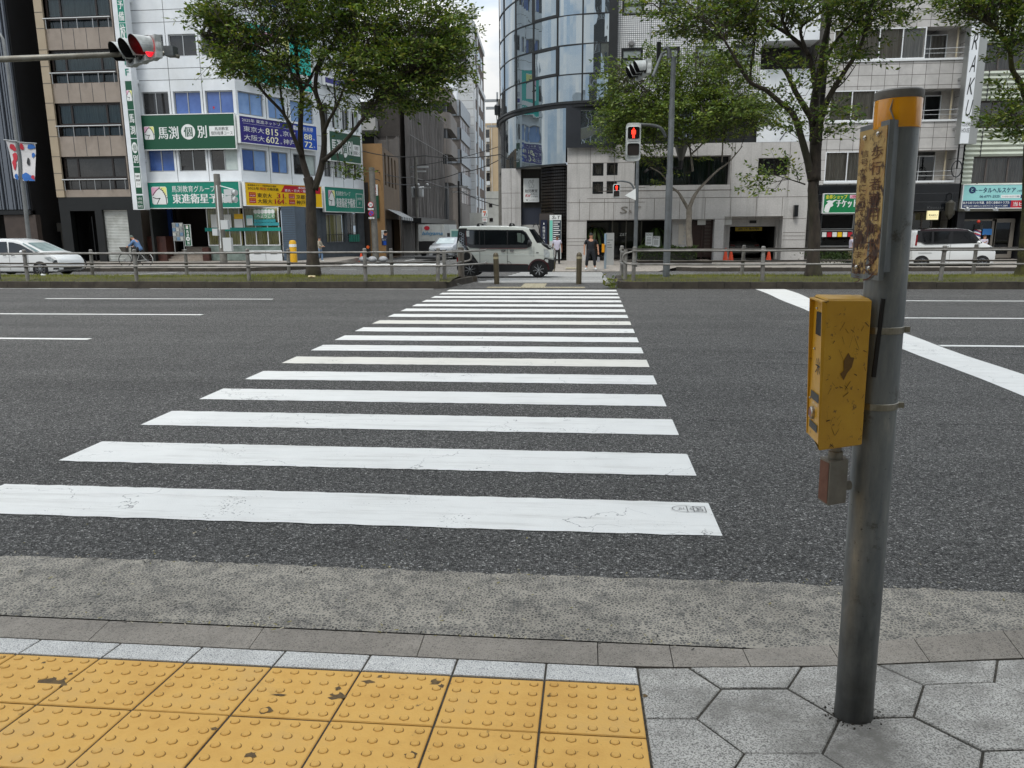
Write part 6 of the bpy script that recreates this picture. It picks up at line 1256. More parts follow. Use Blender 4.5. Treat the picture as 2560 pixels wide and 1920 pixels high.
def tree(name,label,base,V,limbs,lobes,nsp,per,size,bark,leaf,group,spray=.55,tw=.008):
 """limbs: ([(pix, depth offset)...], r0, r1); lobes: (q cx, cy, rx, ry, depth, depth radius, weight)"""
 b=onV(base,V);b.z=.1 if V<30 else ZS;t=thing(name,label,'tree',b,group=group)
 mb=MB();nodes=[]
 for pts,r0,r1 in limbs:
  P=curve_pts([onV(p,V+d)for p,d in pts]);n=len(P);R=[r0+(r1-r0)*(i/(n-1))**.8 for i in range(n)]
  if P[0].z<b.z+.6:P[0].z=b.z-.1;R[0]=r0*1.5;R[1]=r0*1.22;R[2]=r0*1.08
  R=[r*random.uniform(.94,1.06)for r in R];mb.tube(P,R,9 if r0>.05 else 6);nodes+=[(p,r)for p,r in zip(P,R)]
 mb.build('trunk',bark,t,smooth=True)
 NP=np.array([p for p,r in nodes]);mt=MB();LP,LD=[],[]
 s_=KQ*V/FX;wts=np.array([l[6]*(l[2]*l[3])**.75*l[5]**.5 for l in lobes]);wts/=wts.sum();dep=V
 for k in rng.choice(len(lobes),nsp,p=wts):
  cx,cy,rx,ry,dz,dr,w=lobes[k];c=onV(q(cx,cy),V+dz);u_=rng.normal(0,1,3);u_/=np.linalg.norm(u_);u_*=rng.uniform(.15,1)**.5
  e=Vector((c.x+u_[0]*rx*s_,c.y+u_[1]*dr,c.z+u_[2]*ry*s_))
  d2=((NP-np.array(e))**2).sum(1);j=int(rng.choice(np.argsort(d2)[:9]));a,ra=nodes[j]
  if math.sqrt(d2[j])>1.5 or rng.random()<.45:
   o=e-Vector((e-a)).normalized()*min(.5,math.sqrt(d2[j]))
  else:o=a
  out=(e-Vector((NP[:,0].mean(),NP[:,1].mean(),e.z-.5))).normalized();out=(out*.8+(e-a).normalized()*.6+Vector((0,0,rng.uniform(-.35,.45)))).normalized()
  ln=spray*rng.uniform(.6,1.35);tip=e+out*ln-Vector((0,0,.12*ln));mid=(o+e)/2+Vector((0,0,rng.uniform(-.05,.22)))
  mt.tube([o,mid,e,e+out*ln*.5,tip],[min(ra*.5,tw*1.5),tw*1.1,tw*.8,tw*.6,tw*.3],4,False)
  side=Vector((-out.y,out.x,0)).normalized();m_=int(per*rng.uniform(.6,1.4))
  tt=rng.uniform(-.25,1,m_);sg=rng.choice([-1,1],m_);lat=rng.uniform(.0,.24,m_)*(1.1-np.clip(tt,0,1)*.7)*ln/.55
  E=np.array(e);O=np.array(out);S_=np.array(side);pos=E+np.outer(tt*ln,O)+np.outer(sg*lat,S_)+rng.normal(0,.045,(m_,3));pos[:,2]-=.1*np.clip(tt,0,1)*ln
  LP.append(pos);LD.append(O*.7+np.outer(sg,S_)*.8+np.array([0,0,-.15]))
 mt.build('twigs',BARK,t);leaf_mesh('crown',np.concatenate(LP),size,leaf,t,np.concatenate(LD),.9);return t
def L_(z,pts,d0=0.,d1=0.):n=len(pts);return[(z(*p),d0+(d1-d0)*i/max(1,n-1))for i,p in enumerate(pts)]
lim=[(L_(z7,[(1050,1050),(1040,800),(1030,550),(1025,330),(1000,220)]),.165,.125),(L_(z2,[(1660,1640),(1590,1430),(1560,1250),(1563,1000),(1570,800),(1530,600),(1520,400),(1450,150),(1400,-150)],0,.5),.1,.03),(L_(z2,[(1570,1350),(1500,1180),(1425,1000),(1280,840),(1100,650),(900,480),(700,300)],0,-.8),.065,.015),(L_(z2,[(1680,1640),(1745,1420),(1765,1200),(1740,950),(1690,780),(1720,560),(1860,350),(1980,120),(2040,-100)],0,.6),.1,.025),(L_(z2,[(1755,1390),(1850,1310),(1960,1200),(2090,1040),(2230,860),(2400,700),(2560,560)],0,-1.2),.07,.015),(L_(z2,[(1760,1150),(1800,1050),(1880,900),(1960,700),(2080,500),(2200,260)],0,-.9),.055,.012),(L_(z2,[(1740,950),(1660,760),(1560,700),(1400,550),(1270,350),(1150,180),(1050,-60)],0,-1.1),.045,.012),(L_(z2,[(1570,800),(1660,640),(1760,420),(1740,200),(1760,-60)],0,1.2),.045,.012),(L_(z2,[(1425,1000),(1390,820),(1380,600),(1330,300),(1300,0)],0,.9),.04,.01),(L_(z2,[(1870,920),(1850,700),(1900,520),(1890,250)],0,.5),.03,.01),(L_(z2,[(1530,600),(1380,520),(1200,400),(1000,330),(820,100)],0,-1.5),.035,.01)]
lob=[(472,42,42,42,-.4,.9,1.2),(508,85,62,56,0,1.2,1.5),(555,130,80,52,-.3,1.4,1.5),(610,165,60,34,0,1.2,1.2),(560,30,90,70,0,1.6,1.2),(640,20,90,60,.3,1.6,.8),(650,110,60,50,.6,1.,.35),(720,45,80,70,0,1.8,1.0),(740,150,55,50,-.3,1.3,.8),(800,70,95,85,0,1.9,1.3),(830,160,95,62,-.5,1.6,1.6),(900,100,85,95,-.3,1.6,1.5),(950,130,48,70,-.3,1.2,1.4),(960,40,40,60,0,1.1,1.),(880,210,60,30,-.6,1.,1.),(790,225,60,32,-.5,1.,.7),(700,215,70,35,.2,1.1,.3),(745,300,40,26,-.2,.7,.3),(722,368,52,16,-.3,.6,.55),(600,-110,170,90,0,2.4,.7),(800,-120,190,100,0,2.6,.7),(640,255,50,18,-.2,.6,.3)]
tree('street_tree','large dense tree on the median, trunk left of the crossing',z7(1050,1040),20.5,lim,lob,1550,38,.115,BARK,LEAF,'trees along the avenue')
lim=[(L_(zs,[(1915,985),(1915,800),(1925,600),(1915,420),(1908,260),(1915,80),(1922,-132)]),.185,.1),(L_(z4,[(2040,1560),(2000,1380),(1930,1130),(1870,980),(1770,890),(1640,780),(1505,710),(1400,550),(1320,410),(1235,285),(1080,140)],0,-.9),0.106,0.015),(L_(z4,[(2060,1560),(2070,1250),(2055,1000),(2075,800),(2120,580),(2140,400),(2185,200),(2240,-60)],0,.5),0.163,0.044),(L_(z4,[(2055,1050),(1960,900),(1890,780),(1800,600),(1700,520),(1610,470)],0,-.5),0.094,0.025),(L_(z4,[(2075,800),(2010,480),(1850,310),(1680,200),(1540,80),(1450,-60)],0,.9),0.075,0.018),(L_(z4,[(1505,710),(1520,500),(1555,300),(1545,60)],0,.4),0.031,0.010),(L_(z4,[(2060,1250),(2140,950),(2220,780),(2320,620),(2450,420),(2520,180),(2560,-80)],0,-.5),0.100,0.025),(L_(z4,[(2010,480),(1940,260),(2060,150),(2250,20)],0,.8),0.050,0.015),(L_(z4,[(1850,310),(1780,150),(1800,-80)],0,-.4),0.044,0.015),(L_(z4,[(2120,580),(2230,380),(2330,260),(2480,120),(2650,-40)],0,.8),0.056,0.015),(L_(zs,[(1840,210),(1780,190),(1650,150),(1500,110)],0,-.5),0.022,0.007),(L_(z4,[(2230,780),(2320,700),(2420,560)],0,-.8),0.025,0.010)]
lob=[(1440,18,52,20,-.4,.8,1.3),(1500,50,48,22,-.3,.8,1.2),(1555,68,45,20,-.4,.8,1.3),(1580,25,70,34,0,1.3,1.1),(1660,30,80,40,.2,1.6,.9),(1610,55,60,24,.3,1.,.8),(1740,10,80,40,0,1.8,.8),(1830,20,70,30,-.2,1.4,1.1),(1910,15,55,28,-.2,1.2,1.3),(1890,45,50,16,-.3,.9,1.),(1640,130,60,40,-.3,.9,.35),(1700,170,60,50,-.4,.9,.4),(1720,250,70,50,-.4,.9,.4),(1800,140,50,40,-.4,.9,.55),(1840,115,40,24,-.3,.7,.8),(1790,270,40,30,-.3,.7,.5),(1810,230,30,18,-.3,.5,.5),(1690,375,50,16,-.4,.6,.8),(1665,400,38,14,-.5,.5,.6),(1600,-90,140,70,0,2,.5),(1800,-110,170,80,0,2.2,.5),(1400,-5,24,12,-.3,.5,.6)]
tree('street_tree','spreading dark limbed tree on the median, in front of the white slab and guest house',zs(1915,985),20.6,lim,lob,640,34,.115,BARK,LEAF,'trees along the avenue',spray=.6)
lim=[(L_(zs,[(845,760),(835,600),(840,470),(840,400)]),.16,.13),(L_(zs,[(835,430),(800,370),(745,280),(690,235),(600,120),(500,60)],0,-.6),.1,.02),(L_(zs,[(840,420),(880,320),(940,235),(1080,95),(1180,20),(1300,-120)],0,-.4),.11,.02),(L_(z4,[(1010,1480),(990,1320),(960,1150),(920,1020),(880,850),(800,650),(760,480)],0,.6),.06,.012),(L_(z4,[(1000,1330),(1130,1200),(1250,1000),(1350,800),(1420,600)],0,.7),.05,.012),(L_(z4,[(960,1150),(1010,900),(1050,650),(1000,420)],0,-.6),.04,.01),(L_(z4,[(1260,1400),(1270,1100),(1230,850)],0,.3),.04,.01),(L_(z4,[(900,950),(700,850),(520,700),(350,560)],0,-.8),.04,.01)]
lob=[(1345,200,40,55,0,1.3,1.2),(1375,245,65,45,-.5,1.6,1.3),(1420,180,60,60,0,1.8,1.3),(1440,250,70,45,-.6,1.8,1.3),(1400,330,50,28,-.4,1.2,1.),(1500,175,70,55,0,2,1.3),(1510,245,80,45,-.7,2.,1.4),(1570,190,60,55,0,1.8,1.2),(1590,255,70,40,-.6,1.7,1.3),(1630,240,45,38,0,1.4,.9),(1495,118,14,34,0,.6,.8),(1437,120,12,30,0,.5,.7),(1330,130,18,20,0,.5,.5),(1560,140,40,24,0,1.1,.8),(1470,300,60,20,-.3,1.2,.6),(1340,290,30,22,-.3,.8,.9),(1335,320,26,14,-.3,.6,.6),(1450,385,30,16,-.2,.6,.5),(1520,350,40,12,-.2,.7,.35)]
tree('street_tree','rounded green tree with pale grey trunk on the far pavement, behind the signal pole',zs(845,750),38.3,lim,lob,1050,32,.16,BARKG,LEAF2,'trees along the avenue',spray=.85,tw=.012)
lim=[(L_(zr,[(2215,1075),(2225,900),(2240,700),(2255,300),(2265,-141)]),.2,.13),(L_(z5,[(2260,1300),(2240,900),(2180,720),(2110,600),(2085,430),(2000,285),(1870,190),(1740,130)],0,-.5),.1,.02),(L_(z5,[(2085,430),(2115,230),(2080,0),(2060,-200)],0,.4),.06,.02),(L_(z5,[(2262,1250),(2250,900),(2320,500),(2380,100),(2400,-200)],0,.5),.12,.03),(L_(z5,[(2000,285),(1930,180),(1940,0)],0,.5),.03,.01),(L_(z5,[(2230,1050),(2130,1020),(2000,1000)],0,-.6),.02,.006)]
lob=[(2075,15,40,14,-.3,.6,1.2),(2100,30,30,12,-.3,.6,1.),(2160,20,50,30,0,1.,1.2),(2200,60,40,34,-.3,.9,1.3),(2190,110,30,16,-.3,.7,.6),(2180,262,36,22,-.4,.7,1.2),(2205,290,24,16,-.3,.5,1.),(2195,205,22,14,-.3,.5,.6),(2150,-60,90,50,0,1.6,.5),(2290,120,60,90,0,1.4,.5)]
tree('street_tree','tree with mossy yellow trunk cut off by the right edge of the view',zr(2215,1075),20.6,lim,lob,300,34,.115,BARKM,LEAF,'trees along the avenue',spray=.55)
for(zz_,ht)in(((zr(545,905)),1.),):
 c=onV(zz_,38.5);pos=np.array([[c.x,38.5,ZS+.35]])+rng.normal(0,1,(1500,3))*np.array([.75,.25,.16]);s_=tag(leaf_mesh('shrub',pos,.1,LHEDGE),'low round green shrub at the kerb before the ticket shop','shrub')
c=onV(z8(1960,1130),18.75);nw=90;pos=np.array([[c.x,18.85,.12]])+rng.normal(0,1,(nw,3))*np.array([.1,.12,.09]);pos[:,2]=np.abs(pos[:,2]);tag(leaf_mesh('weed',pos,.1,leafmat('weed_leaf',['5a6a30','7c7a45','47602a'])),'tuft of pale weeds at the corner of the right median kerb','weed')
# -- guard fences on the median
FST=mat('fence_steel','7f7d79','93918c',sc=5,rough=.5,metal=.35,dirt='3a3128',dsc=3);FSR=mat('fence_dark_rail','3f3a35','5d574f',sc=3,rough=.55,metal=.3,dirt='221d18',dsc=2)
ZT1,ZT2=onV(z7(1505,868),19.).z,onV(z7(1505,983),19.).z;ZR1,ZR2=onV(z7(845,868),21.4).z,onV(z7(845,958),21.4).z
def fence(label,v,posts,u0,u1,zt,zl_,z0,m,ret=None):
 t=thing('guard_fence',label,'fence',((u0+u1)/2,v,z0),group='guard fences on the median');
 for u in posts:
  ln=random.uniform(-.03,.03);mb=MB();mb.tube([(u+ln,v,z0-.1),(u,v,zt+.06)],.048,12);mb.lathe([(.05,0),(.05,.03),(.03,.05)],(u,v,zt+.055),12)
  for z in(zt,zl_):mb.lathe([(.062,-.03),(.066,-.02),(.066,.02),(.062,.03)],(u,v,z),12)
  mb.build('post',FST,t,smooth='auto')
 for z in(zt,zl_):
  n=max(2,int((u1-u0)/1.5));P=[(u0+(u1-u0)*i/n,v-.05,z+random.uniform(-.008,.008))for i in range(n+1)]
  if ret:
   e=P[-1]if ret[0]>u0+(u1-u0)/2 else P[0];R_=[(ret[0],e[1]+.08,z),(ret[1],e[1]+ret[2]*.6,z+.02),(ret[1],e[1]+ret[2],z+.03)];P=P+R_ if ret[0]>(u0+u1)/2 else R_[::-1]+P
  mb=MB();mb.tube(P,.024,8);mb.build('rail',m,t,smooth=True)
 return t
UL=lambda z,v:onV(z,v).x
fence('front guard fence on the left median, worn steel posts and two rails',19.,[UL(z6(-20,1000),19),UL(z6(225,1000),19),UL(z6(1175,1000),19),UL(z7(488,1000),19),UL(z7(1497,1000),19),UL(z7(2130,1000),19)],-21,UL(z7(2130,1000),19)+.03,ZT1,ZT2,.18,FST,(-3.32,-2.6,1.3))
fence('rear guard fence on the left median, behind the left tree trunk',21.4,[UL(z6(795,960),21.4),UL(z6(1610,960),21.4),UL(z7(838,960),21.4),UL(z7(1722,960),21.4)],-23,UL(z8(470,900),21.4),ZR1,ZR2,.1,FSR)
fence('front guard fence on the right median, from the crossing to the right edge',19.05,[UL(zs(365,900),19.05),UL(zs(1473,900),19.05),8.4,12.5],UL(zs(365,900),19.05)-.03,16,onV(zs(1300,783),19.05).z,onV(zs(1300,900),19.05).z,.18,FST,None)
fence('rear guard fence on the right median, dark rails before the garage',21.4,[UL(zs(255,900),21.4),UL(zs(1308,870),21.4),UL(zr(1758,930),21.4)],UL(zs(255,900),21.4),18,onV(zs(1600,768),21.4).z,onV(zs(1600,870),21.4).z,.1,FSR)
t=thing('guard_rail_end','rounded steel end loop of the left guard fence, behind the van rear','fence end',(UL(z8(520,900),19.3),19.3,.17));mb=MB();u=UL(z8(520,900),19.3);mb.tube([(u,19.3,.05),(u,19.3,ZT1+.05)],.05,12);mb.build('post',FST,t,smooth='auto');u2=UL(z8(665,900),20.6);mb=MB();mb.tube([(u2,20.6,.05),(u2,20.6,ZT1+.08)],.085,12);mb.build('end_post',mat('brown_post','57514a','665f56',sc=4,rough=.6),t,smooth='auto')
mb=MB();P=[(u,19.3,ZT1),(u2,20.5,ZT1+.0),(u2+.22,20.6,ZT1-.05),(u2+.28,20.6,(ZT1+ZT2)/2),(u2+.22,20.6,ZT2+.06),(u2,20.5,ZT2+.02),(u,19.3,ZT2)];mb.tube(curve_pts(P,4),.024,8);mb.build('loop',FST,t,smooth=True)
t=thing('guard_rail_end','pair of short posts with a rounded loop at the left end of the right fence','fence end',(UL(zs(285,1040),19.3),19.3,.17));u=UL(zs(288,900),19.3);mb=MB();mb.tube([(u,19.3,.05),(u,19.3,ZT1+.04)],.05,12);mb.build('post',FST,t,smooth='auto');mb=MB();mb.tube([(u,19.3,ZT1-.04),(UL(zs(250,800),21.3),21.3,ZR1)],.024,8);mb.tube([(u,19.3,ZT2),(UL(zs(250,800),21.3),21.3,ZR2)],.024,8);mb.build('side_rail',FST,t)
mb=MB();u3=UL(zs(360,850),19.2);P=[(u3,19.2,ZT1+.0),(u3-.2,19.25,ZT1-.06),(u3-.26,19.25,(ZT1+ZT2)/2),(u3-.2,19.25,ZT2+.05),(u3,19.2,ZT2)];mb.tube(curve_pts(P,4),.022,8);mb.build('loop',FST,t,smooth=True)
for u,lab in((UL(z8(975,1145),20.2),'brown steel bollard before the van middle'),(UL(z8(1683,1142),20.2),'brown steel bollard before the man in black')):
 t=thing('bollard',lab,'bollard',(u,20.2,.004),group='bollards at the median crossing',rot=(0,math.radians(-1.5 if u<-1 else.3),0));mb=MB();mb.lathe([(.072,0),(.072,.66)],(0,0,0),18);mb.build('post',mat('bollard_brown','5b5341','4e4737',sc=6,rough=.45,metal=.3),t,world=False,smooth='auto');mb=MB();mb.lathe([(.075,.72),(.07,.77),(.05,.81),(.01,.83)],(0,0,0),18);mb.build('cap',MATS['bollard_brown'],t,world=False,smooth='auto');mb=MB();mb.lathe([(.073,.66),(.073,.72)],(0,0,0),18);mb.build('band',mat('band_cream','9c9478',rough=.4),t,world=False)
# -- push-button post in the foreground
bp_=onZ(q(1843,1547),.058);px_,py_=bp_.x,bp_.y;TL=-.0165;HT=1.752-.058;PR_=.0505
GALV=node_mat('galvanised_weathered');_m,N,L,b,co=GALV
st=N.new('ShaderNodeMapping');st.inputs['Scale'].default_value=(6,6,1.2);L.new(co,st.inputs[0])
base=ramp(N,L,noi(N,L,st.outputs[0],3.2,8,.68),[(.25,'464b4e'),(.42,'666b6d'),(.58,'787b7a'),(.76,'9a988f')]);base=mixc(N,L,ramp(N,L,noi(N,L,co,9,9,.75),[(.58,0.),(.66,.7)]),base,'3a3428');base=mixc(N,L,ramp(N,L,noi(N,L,co,60,4,.7),[(.66,0.),(.72,.8)]),base,'201d19')
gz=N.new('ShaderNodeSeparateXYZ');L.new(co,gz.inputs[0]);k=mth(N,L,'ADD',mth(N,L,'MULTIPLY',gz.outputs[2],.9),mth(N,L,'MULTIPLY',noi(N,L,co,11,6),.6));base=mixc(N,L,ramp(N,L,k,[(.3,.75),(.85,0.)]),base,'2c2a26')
L.new(base,b.inputs['Base Color']);b.inputs['Metallic'].default_value=.3;b.inputs['Roughness'].default_value=.42;bump(N,L,b,noi(N,L,co,45,5),.12,.004);GALV=_m
t=thing('push_button_post','weathered grey steel post with yellow call box and rusty plate, close on the pavement','post',(px_,py_,.058),rot=(0,TL,0));PT=t
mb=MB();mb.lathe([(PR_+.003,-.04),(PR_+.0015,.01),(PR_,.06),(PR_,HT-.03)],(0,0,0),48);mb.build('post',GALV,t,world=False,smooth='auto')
YR=node_mat('reflector_amber');_m,N,L,b,co=YR;L.new(ramp(N,L,noi(N,L,co,14,5),[(.3,'e59c00'),(.7,'d98c00')]),b.inputs['Base Color']);b.inputs['Roughness'].default_value=.18;b.inputs['Coat Weight'].default_value=.5;YR=_m
mb=MB();mb.lathe([(PR_+.0025,HT-.084),(PR_+.003,HT-.082),(PR_+.003,HT-.018),(PR_+.0022,HT-.016)],(0,0,0),48);rb2=mb.build('reflective_band',YR,t,world=False,smooth='auto')
mb=MB();P=[(-.03,-.0452,HT-.02),(-.034,-.0425,HT-.042),(-.026,-.0474,HT-.065),(-.016,-.0515,HT-.082)]
mb.tube([Vector(p)*1.0+Vector((0,-.0012,0))for p in P],[.0008,.0022,.0015,.001],5);mb.build('tear',mat('torn_edge','8a7f70'),rb2,world=False)
mb=MB();mb.lathe([(PR_+.003,HT-.016),(PR_+.005,HT-.012),(PR_+.005,HT+.002),(PR_,HT+.006),(.02,HT+.004)],(0,0,0),48);mb.build('cap',mat('cap_grey','605e5a','7b7872',sc=20,rough=.6,metal=.3),t,world=False,smooth='auto')
def rust_plate():
 m,N,L,b,co=node_mat('rusty_yellow_plate')
 base=ramp(N,L,noi(N,L,co,12,9,.7),[(.3,'c0a66c'),(.52,'ab8d54'),(.66,'95683a'),(.78,'4d2f1c')])
 gr=N.new('ShaderNodeSeparateXYZ');L.new(co,gr.inputs[0]);k=mth(N,L,'ADD',noi(N,L,co,16,9,.72),mth(N,L,'MULTIPLY',mth(N,L,'SUBTRACT',1.46,gr.outputs[2]),.3))
 base=mixc(N,L,ramp(N,L,k,[(.5,0.),(.56,1.)]),base,'3c2619');base=mixc(N,L,ramp(N,L,noi(N,L,co,90,3,.7),[(.68,0.),(.74,.8)]),base,'cfc6b4')
 L.new(base,b.inputs['Base Color']);b.inputs['Roughness'].default_value=.6;bump(N,L,b,k,.4,.004);return m
def plane_v(p,v):w=onV(p,v);return Vector((w.x-px_-TL*(w.z-.058),v-py_,w.z-.058))
A0=plane_v(q(1922,256),py_-.075);A1=plane_v(q(1858,277),py_+.075);B0=plane_v(q(1897,606),py_-.075);B1=plane_v(q(1838,600),py_+.075)
xr_,xl_=(A0 .x+B0 .x)/2+.004,(A1 .x+B1 .x)/2;y_n=-.066
pl_c=Vector(((xr_+xl_)/2,0,0));zt_p,zb_p=A0 .z,B0 .z
dv=Vector((xl_-xr_,.141,0));dl=dv.length;dd=dv.normalized();nn_=Vector((-dd.y,dd.x,0));nn_=nn_ if nn_.y<0 else-nn_
P0=Vector((xr_,y_n,0));Lp=dl
def plate_pt(s,z,o):p=P0+dd*s+nn_*o;return Vector((p.x,p.y,z))
mb=MB();mb.hexa([plate_pt(0,zb_p,0),plate_pt(Lp,zb_p,0),plate_pt(Lp,zb_p,-.012),plate_pt(0,zb_p,-.012),plate_pt(0,zt_p,0),plate_pt(Lp,zt_p,0),plate_pt(Lp,zt_p,-.012),plate_pt(0,zt_p,-.012)])
mb.hexa([plate_pt(0,zb_p+.02,-.0),(PR_*.6,-.03,zb_p+.02),(PR_*.6,.0,zb_p+.02),plate_pt(.01,zb_p+.02,-.012),plate_pt(0,zt_p,-.0),(PR_*.99,-.012,zt_p),(PR_*.6,.0,zt_p),plate_pt(.01,zt_p,-.012)])
ipl=mb.build('sign_bracket',GALV,t,world=False)
mb=MB();g=.006;mb.hexa([plate_pt(g,zb_p+.012,.0),plate_pt(Lp-g*.7,zb_p+.012,.0),plate_pt(Lp-g*.7,zb_p+.012,-.002),plate_pt(g,zb_p+.012,-.002),plate_pt(g,zt_p-.012,.002),plate_pt(Lp-g*.7,zt_p-.012,.002),plate_pt(Lp-g*.7,zt_p-.012,-.002),plate_pt(g,zt_p-.012,-.002)])
ip=mb.build('instruction_plate',rust_plate(),t,world=False)
FP_=XF(plate_pt(Lp,0,0),-dd,(0,0,1),nn_);mb=MB();TXB=mat('faded_brown_print','4a2a17','5d3a22',sc=30,rough=.8)
h_=zt_p-zb_p
for k,ch in enumerate('歩行者専用押ボタン'):put_text(mb,ch,FP_,(Lp*.5,Lp*.88,zt_p-.055-h_*.098*(k+.85),zt_p-.055-h_*.098*k),.0035)
for k,ch in enumerate('信号が青になってから渡りましょう'):put_text(mb,ch,FP_,(Lp*.14,Lp*.4,zt_p-.06-h_*.055*(k+.84),zt_p-.06-h_*.055*k),.0035)
mb.build('lettering',TXB,ip,world=False)
for(s,z)in((.3,zt_p-.028),(.75,zt_p-.03),(.3,zb_p+.028),(.75,zb_p+.028)):mb=MB();mb.ball(plate_pt(Lp*s,z,.003),.0065,10,6);mb.build('bolt',mat('bolt_steel','b5afa6',rough=.25,metal=.9),ip,world=False,smooth=True)
mb=MB();mb.hexa([(-.024,-PR_-.001,.62),(-.012,-PR_-.004,.62),(-.012,-.03,.62),(-.024,-.03,.62),(-.004,-PR_-.002,1.2),(.01,-PR_-.003,1.2),(.01,-.03,1.2),(-.004,-.03,1.2)])if False else mb.tube([(-.028,-PR_*.86,1.0),(-.02,-PR_*.95,1.2)],.006,4);mb.build('slot_cover',mat('old_tape','211f1d',rough=.9),t,world=False)
for z in(1.118,.92):
 mb=MB();mb.lathe([(PR_+.0008,z-.009),(PR_+.0022,z-.008),(PR_+.0022,z+.008),(PR_+.0008,z+.009)],(0,0,0),40);mb.box(PR_-.002,PR_+.012,-.02,-.006,z-.007,z+.007);mb.build('strap',mat('strap_steel','9a958a','7d7868',sc=20,rough=.3,metal=.85),t,world=False)
def box_yellow():
 m,N,L,b,co=node_mat('call_box_yellow')
 base=ramp(N,L,noi(N,L,co,9,5),[(.3,'b5850c'),(.7,'c6971c')]);v=noi(N,L,co,34,9,.78);base=mixc(N,L,ramp(N,L,v,[(.59,0.),(.63,.9)]),base,'5a4012')
 st=N.new('ShaderNodeMapping');st.inputs['Scale'].default_value=(20,20,6);st.inputs['Rotation'].default_value=(.5,.6,.2);L.new(co,st.inputs[0]);base=mixc(N,L,ramp(N,L,noi(N,L,st.outputs[0],6,6,.8),[(.68,0.),(.7,.7)]),base,'e0b45a')
 L.new(base,b.inputs['Base Color']);b.inputs['Roughness'].default_value=.38;bump(N,L,b,v,.2,.003);return m
CBY=box_yellow();ZB0,ZB1=onV(q(1778,968),py_-.1).z-.058,onV(q(1880,650),py_-.1).z-.058
tx=lambda p,v:onV(p,v).x-px_
xR=tx(q(1872,800),py_-.06)+.0175;yb0,yb1=-.105,.018
fx0=tx(q(1778,800),py_+yb0)+.0175
fx1=tx(q(1745,800),py_+.02)+.0225
def bx(p):return p
C0=[Vector((fx0,yb0,0)),Vector((xR,yb0+.045,0)),Vector((xR+.005,.03,0)),Vector((fx1,yb1,0))]
def lift_(c,z,dx=0.):return Vector((c.x-TL*0,c.y,z))
mb=MB();bot=[lift_(C0[0],ZB0),lift_(C0[1],ZB0+.002),lift_(C0[2],ZB0+.02),lift_(C0[3],ZB0+.03)];top=[lift_(C0[0],ZB1+.003),lift_(C0[1],ZB1-.003),lift_(C0[2],ZB1),lift_(C0[3],ZB1+.004)]
def inset_quad(A,B,k):return[a+(b_-a)*k for a,b_ in zip(A,B)]
cen_b=sum(bot,Vector())/4;cen_t=sum(top,Vector())/4
rim=[p+(cen_t-p).normalized()*.006+Vector((0,0,.005))for p in top];rimb=[p+(cen_b-p).normalized()*.006-Vector((0,0,.004))for p in bot]
mb.add(bot+top+rim+rimb,[(0,1,5,4),(1,2,6,5),(2,3,7,6),(4,5,9,8),(5,6,10,9),(6,7,11,10),(7,4,8,11),(8,9,10,11),(0,12,13,1),(1,13,14,2),(2,14,15,3),(3,15,12,0),(15,14,13,12)])
fa,fb=bot[0],bot[3];ta,tb=top[0],top[3];fd=(fb-fa);fd.z=0;fl=fd.length;fd.normalize();fn=Vector((fd.y,-fd.x,0));fn=fn if fn.x<0 else-fn
def fp(s,z,o=0.):p=Vector((fa.x,fa.y,0))+fd*s+fn*o;return Vector((p.x,p.y,z))
z0_,z1b=ZB0+.012,ZB1-.002
for(sa_,sb2)in((0,.004),(fl-.004,fl)):
 mb.hexa([fp(sa_,z0_,.002),fp(sb2,z0_,.002),fp(sb2,z0_,-.0),fp(sa_,z0_,-.0),fp(sa_,z1b,.012),fp(sb2,z1b,.012),fp(sb2,z1b,0),fp(sa_,z1b,0)])
mb.hexa([fp(0,z1b,0),fp(fl,z1b,0),fp(fl,z1b,.012),fp(0,z1b,.012),fp(0,z1b+.004,0),fp(fl,z1b+.004,0),fp(fl,z1b+.004,.012),fp(0,z1b+.004,.012)])
mb.quad(fp(0,z0_,.0),fp(fl,z0_,.0),fp(fl,z1b,0),fp(0,z1b,0));cb=mb.build('call_box',CBY,t,world=False)
FX_=XF(fp(fl,0,0),-fd,(0,0,1),fn);H_=z1b-z0_
def fr_(x0,y0,x1,y1):return(fl*x0,fl*x1,z1b-H_*y1,z1b-H_*y0)
BLKP=mat('black_plastic','0e0e0f',rough=.3);r=fr_(.34,.08,.97,.24);mb=MB();mb.hexa([FX_.pt(r[0],r[2],.0005),FX_.pt(r[1],r[2],.0005),FX_.pt(r[1],r[2],.003),FX_.pt(r[0],r[2],.003),FX_.pt(r[0],r[3],.0005),FX_.pt(r[1],r[3],.0005),FX_.pt(r[1],r[3],.003),FX_.pt(r[0],r[3],.003)]);mb.build('display_window',mat('display_glass','0c0706',rough=.5,spec=.2),cb,world=False)
for y0,y1 in((.655,.715),(.875,.93)):
 r=fr_(.2,y0,.82,y1);mb=MB();mb.quad(*[FX_.pt(a,z,.0018)for a,z in((r[0],r[2]),(r[1],r[2]),(r[1],r[3]),(r[0],r[3]))]);mb.build('label',mat('worn_label','2c2b29',rough=.5),cb,world=False)
c=((fr_(.25,.76,.6,.86)));cc=FX_.pt((c[0]+c[1])/2,(c[2]+c[3])/2,0);mb=MB();mb.lathe([(.017,0),(.017,.006),(.014,.009),(.0135,.006)],cc,20,fn);bt=mb.build('button_ring',mat('button_ring_steel','a9a49b',rough=.3,metal=.8),cb,world=False,smooth='auto');mb=MB();mb.lathe([(.0132,.005),(.012,.008),(.004,.0095)],cc,18,fn);mb.build('button',mat('button_red','7a3a2c',rough=.35),bt,world=False,smooth='auto')
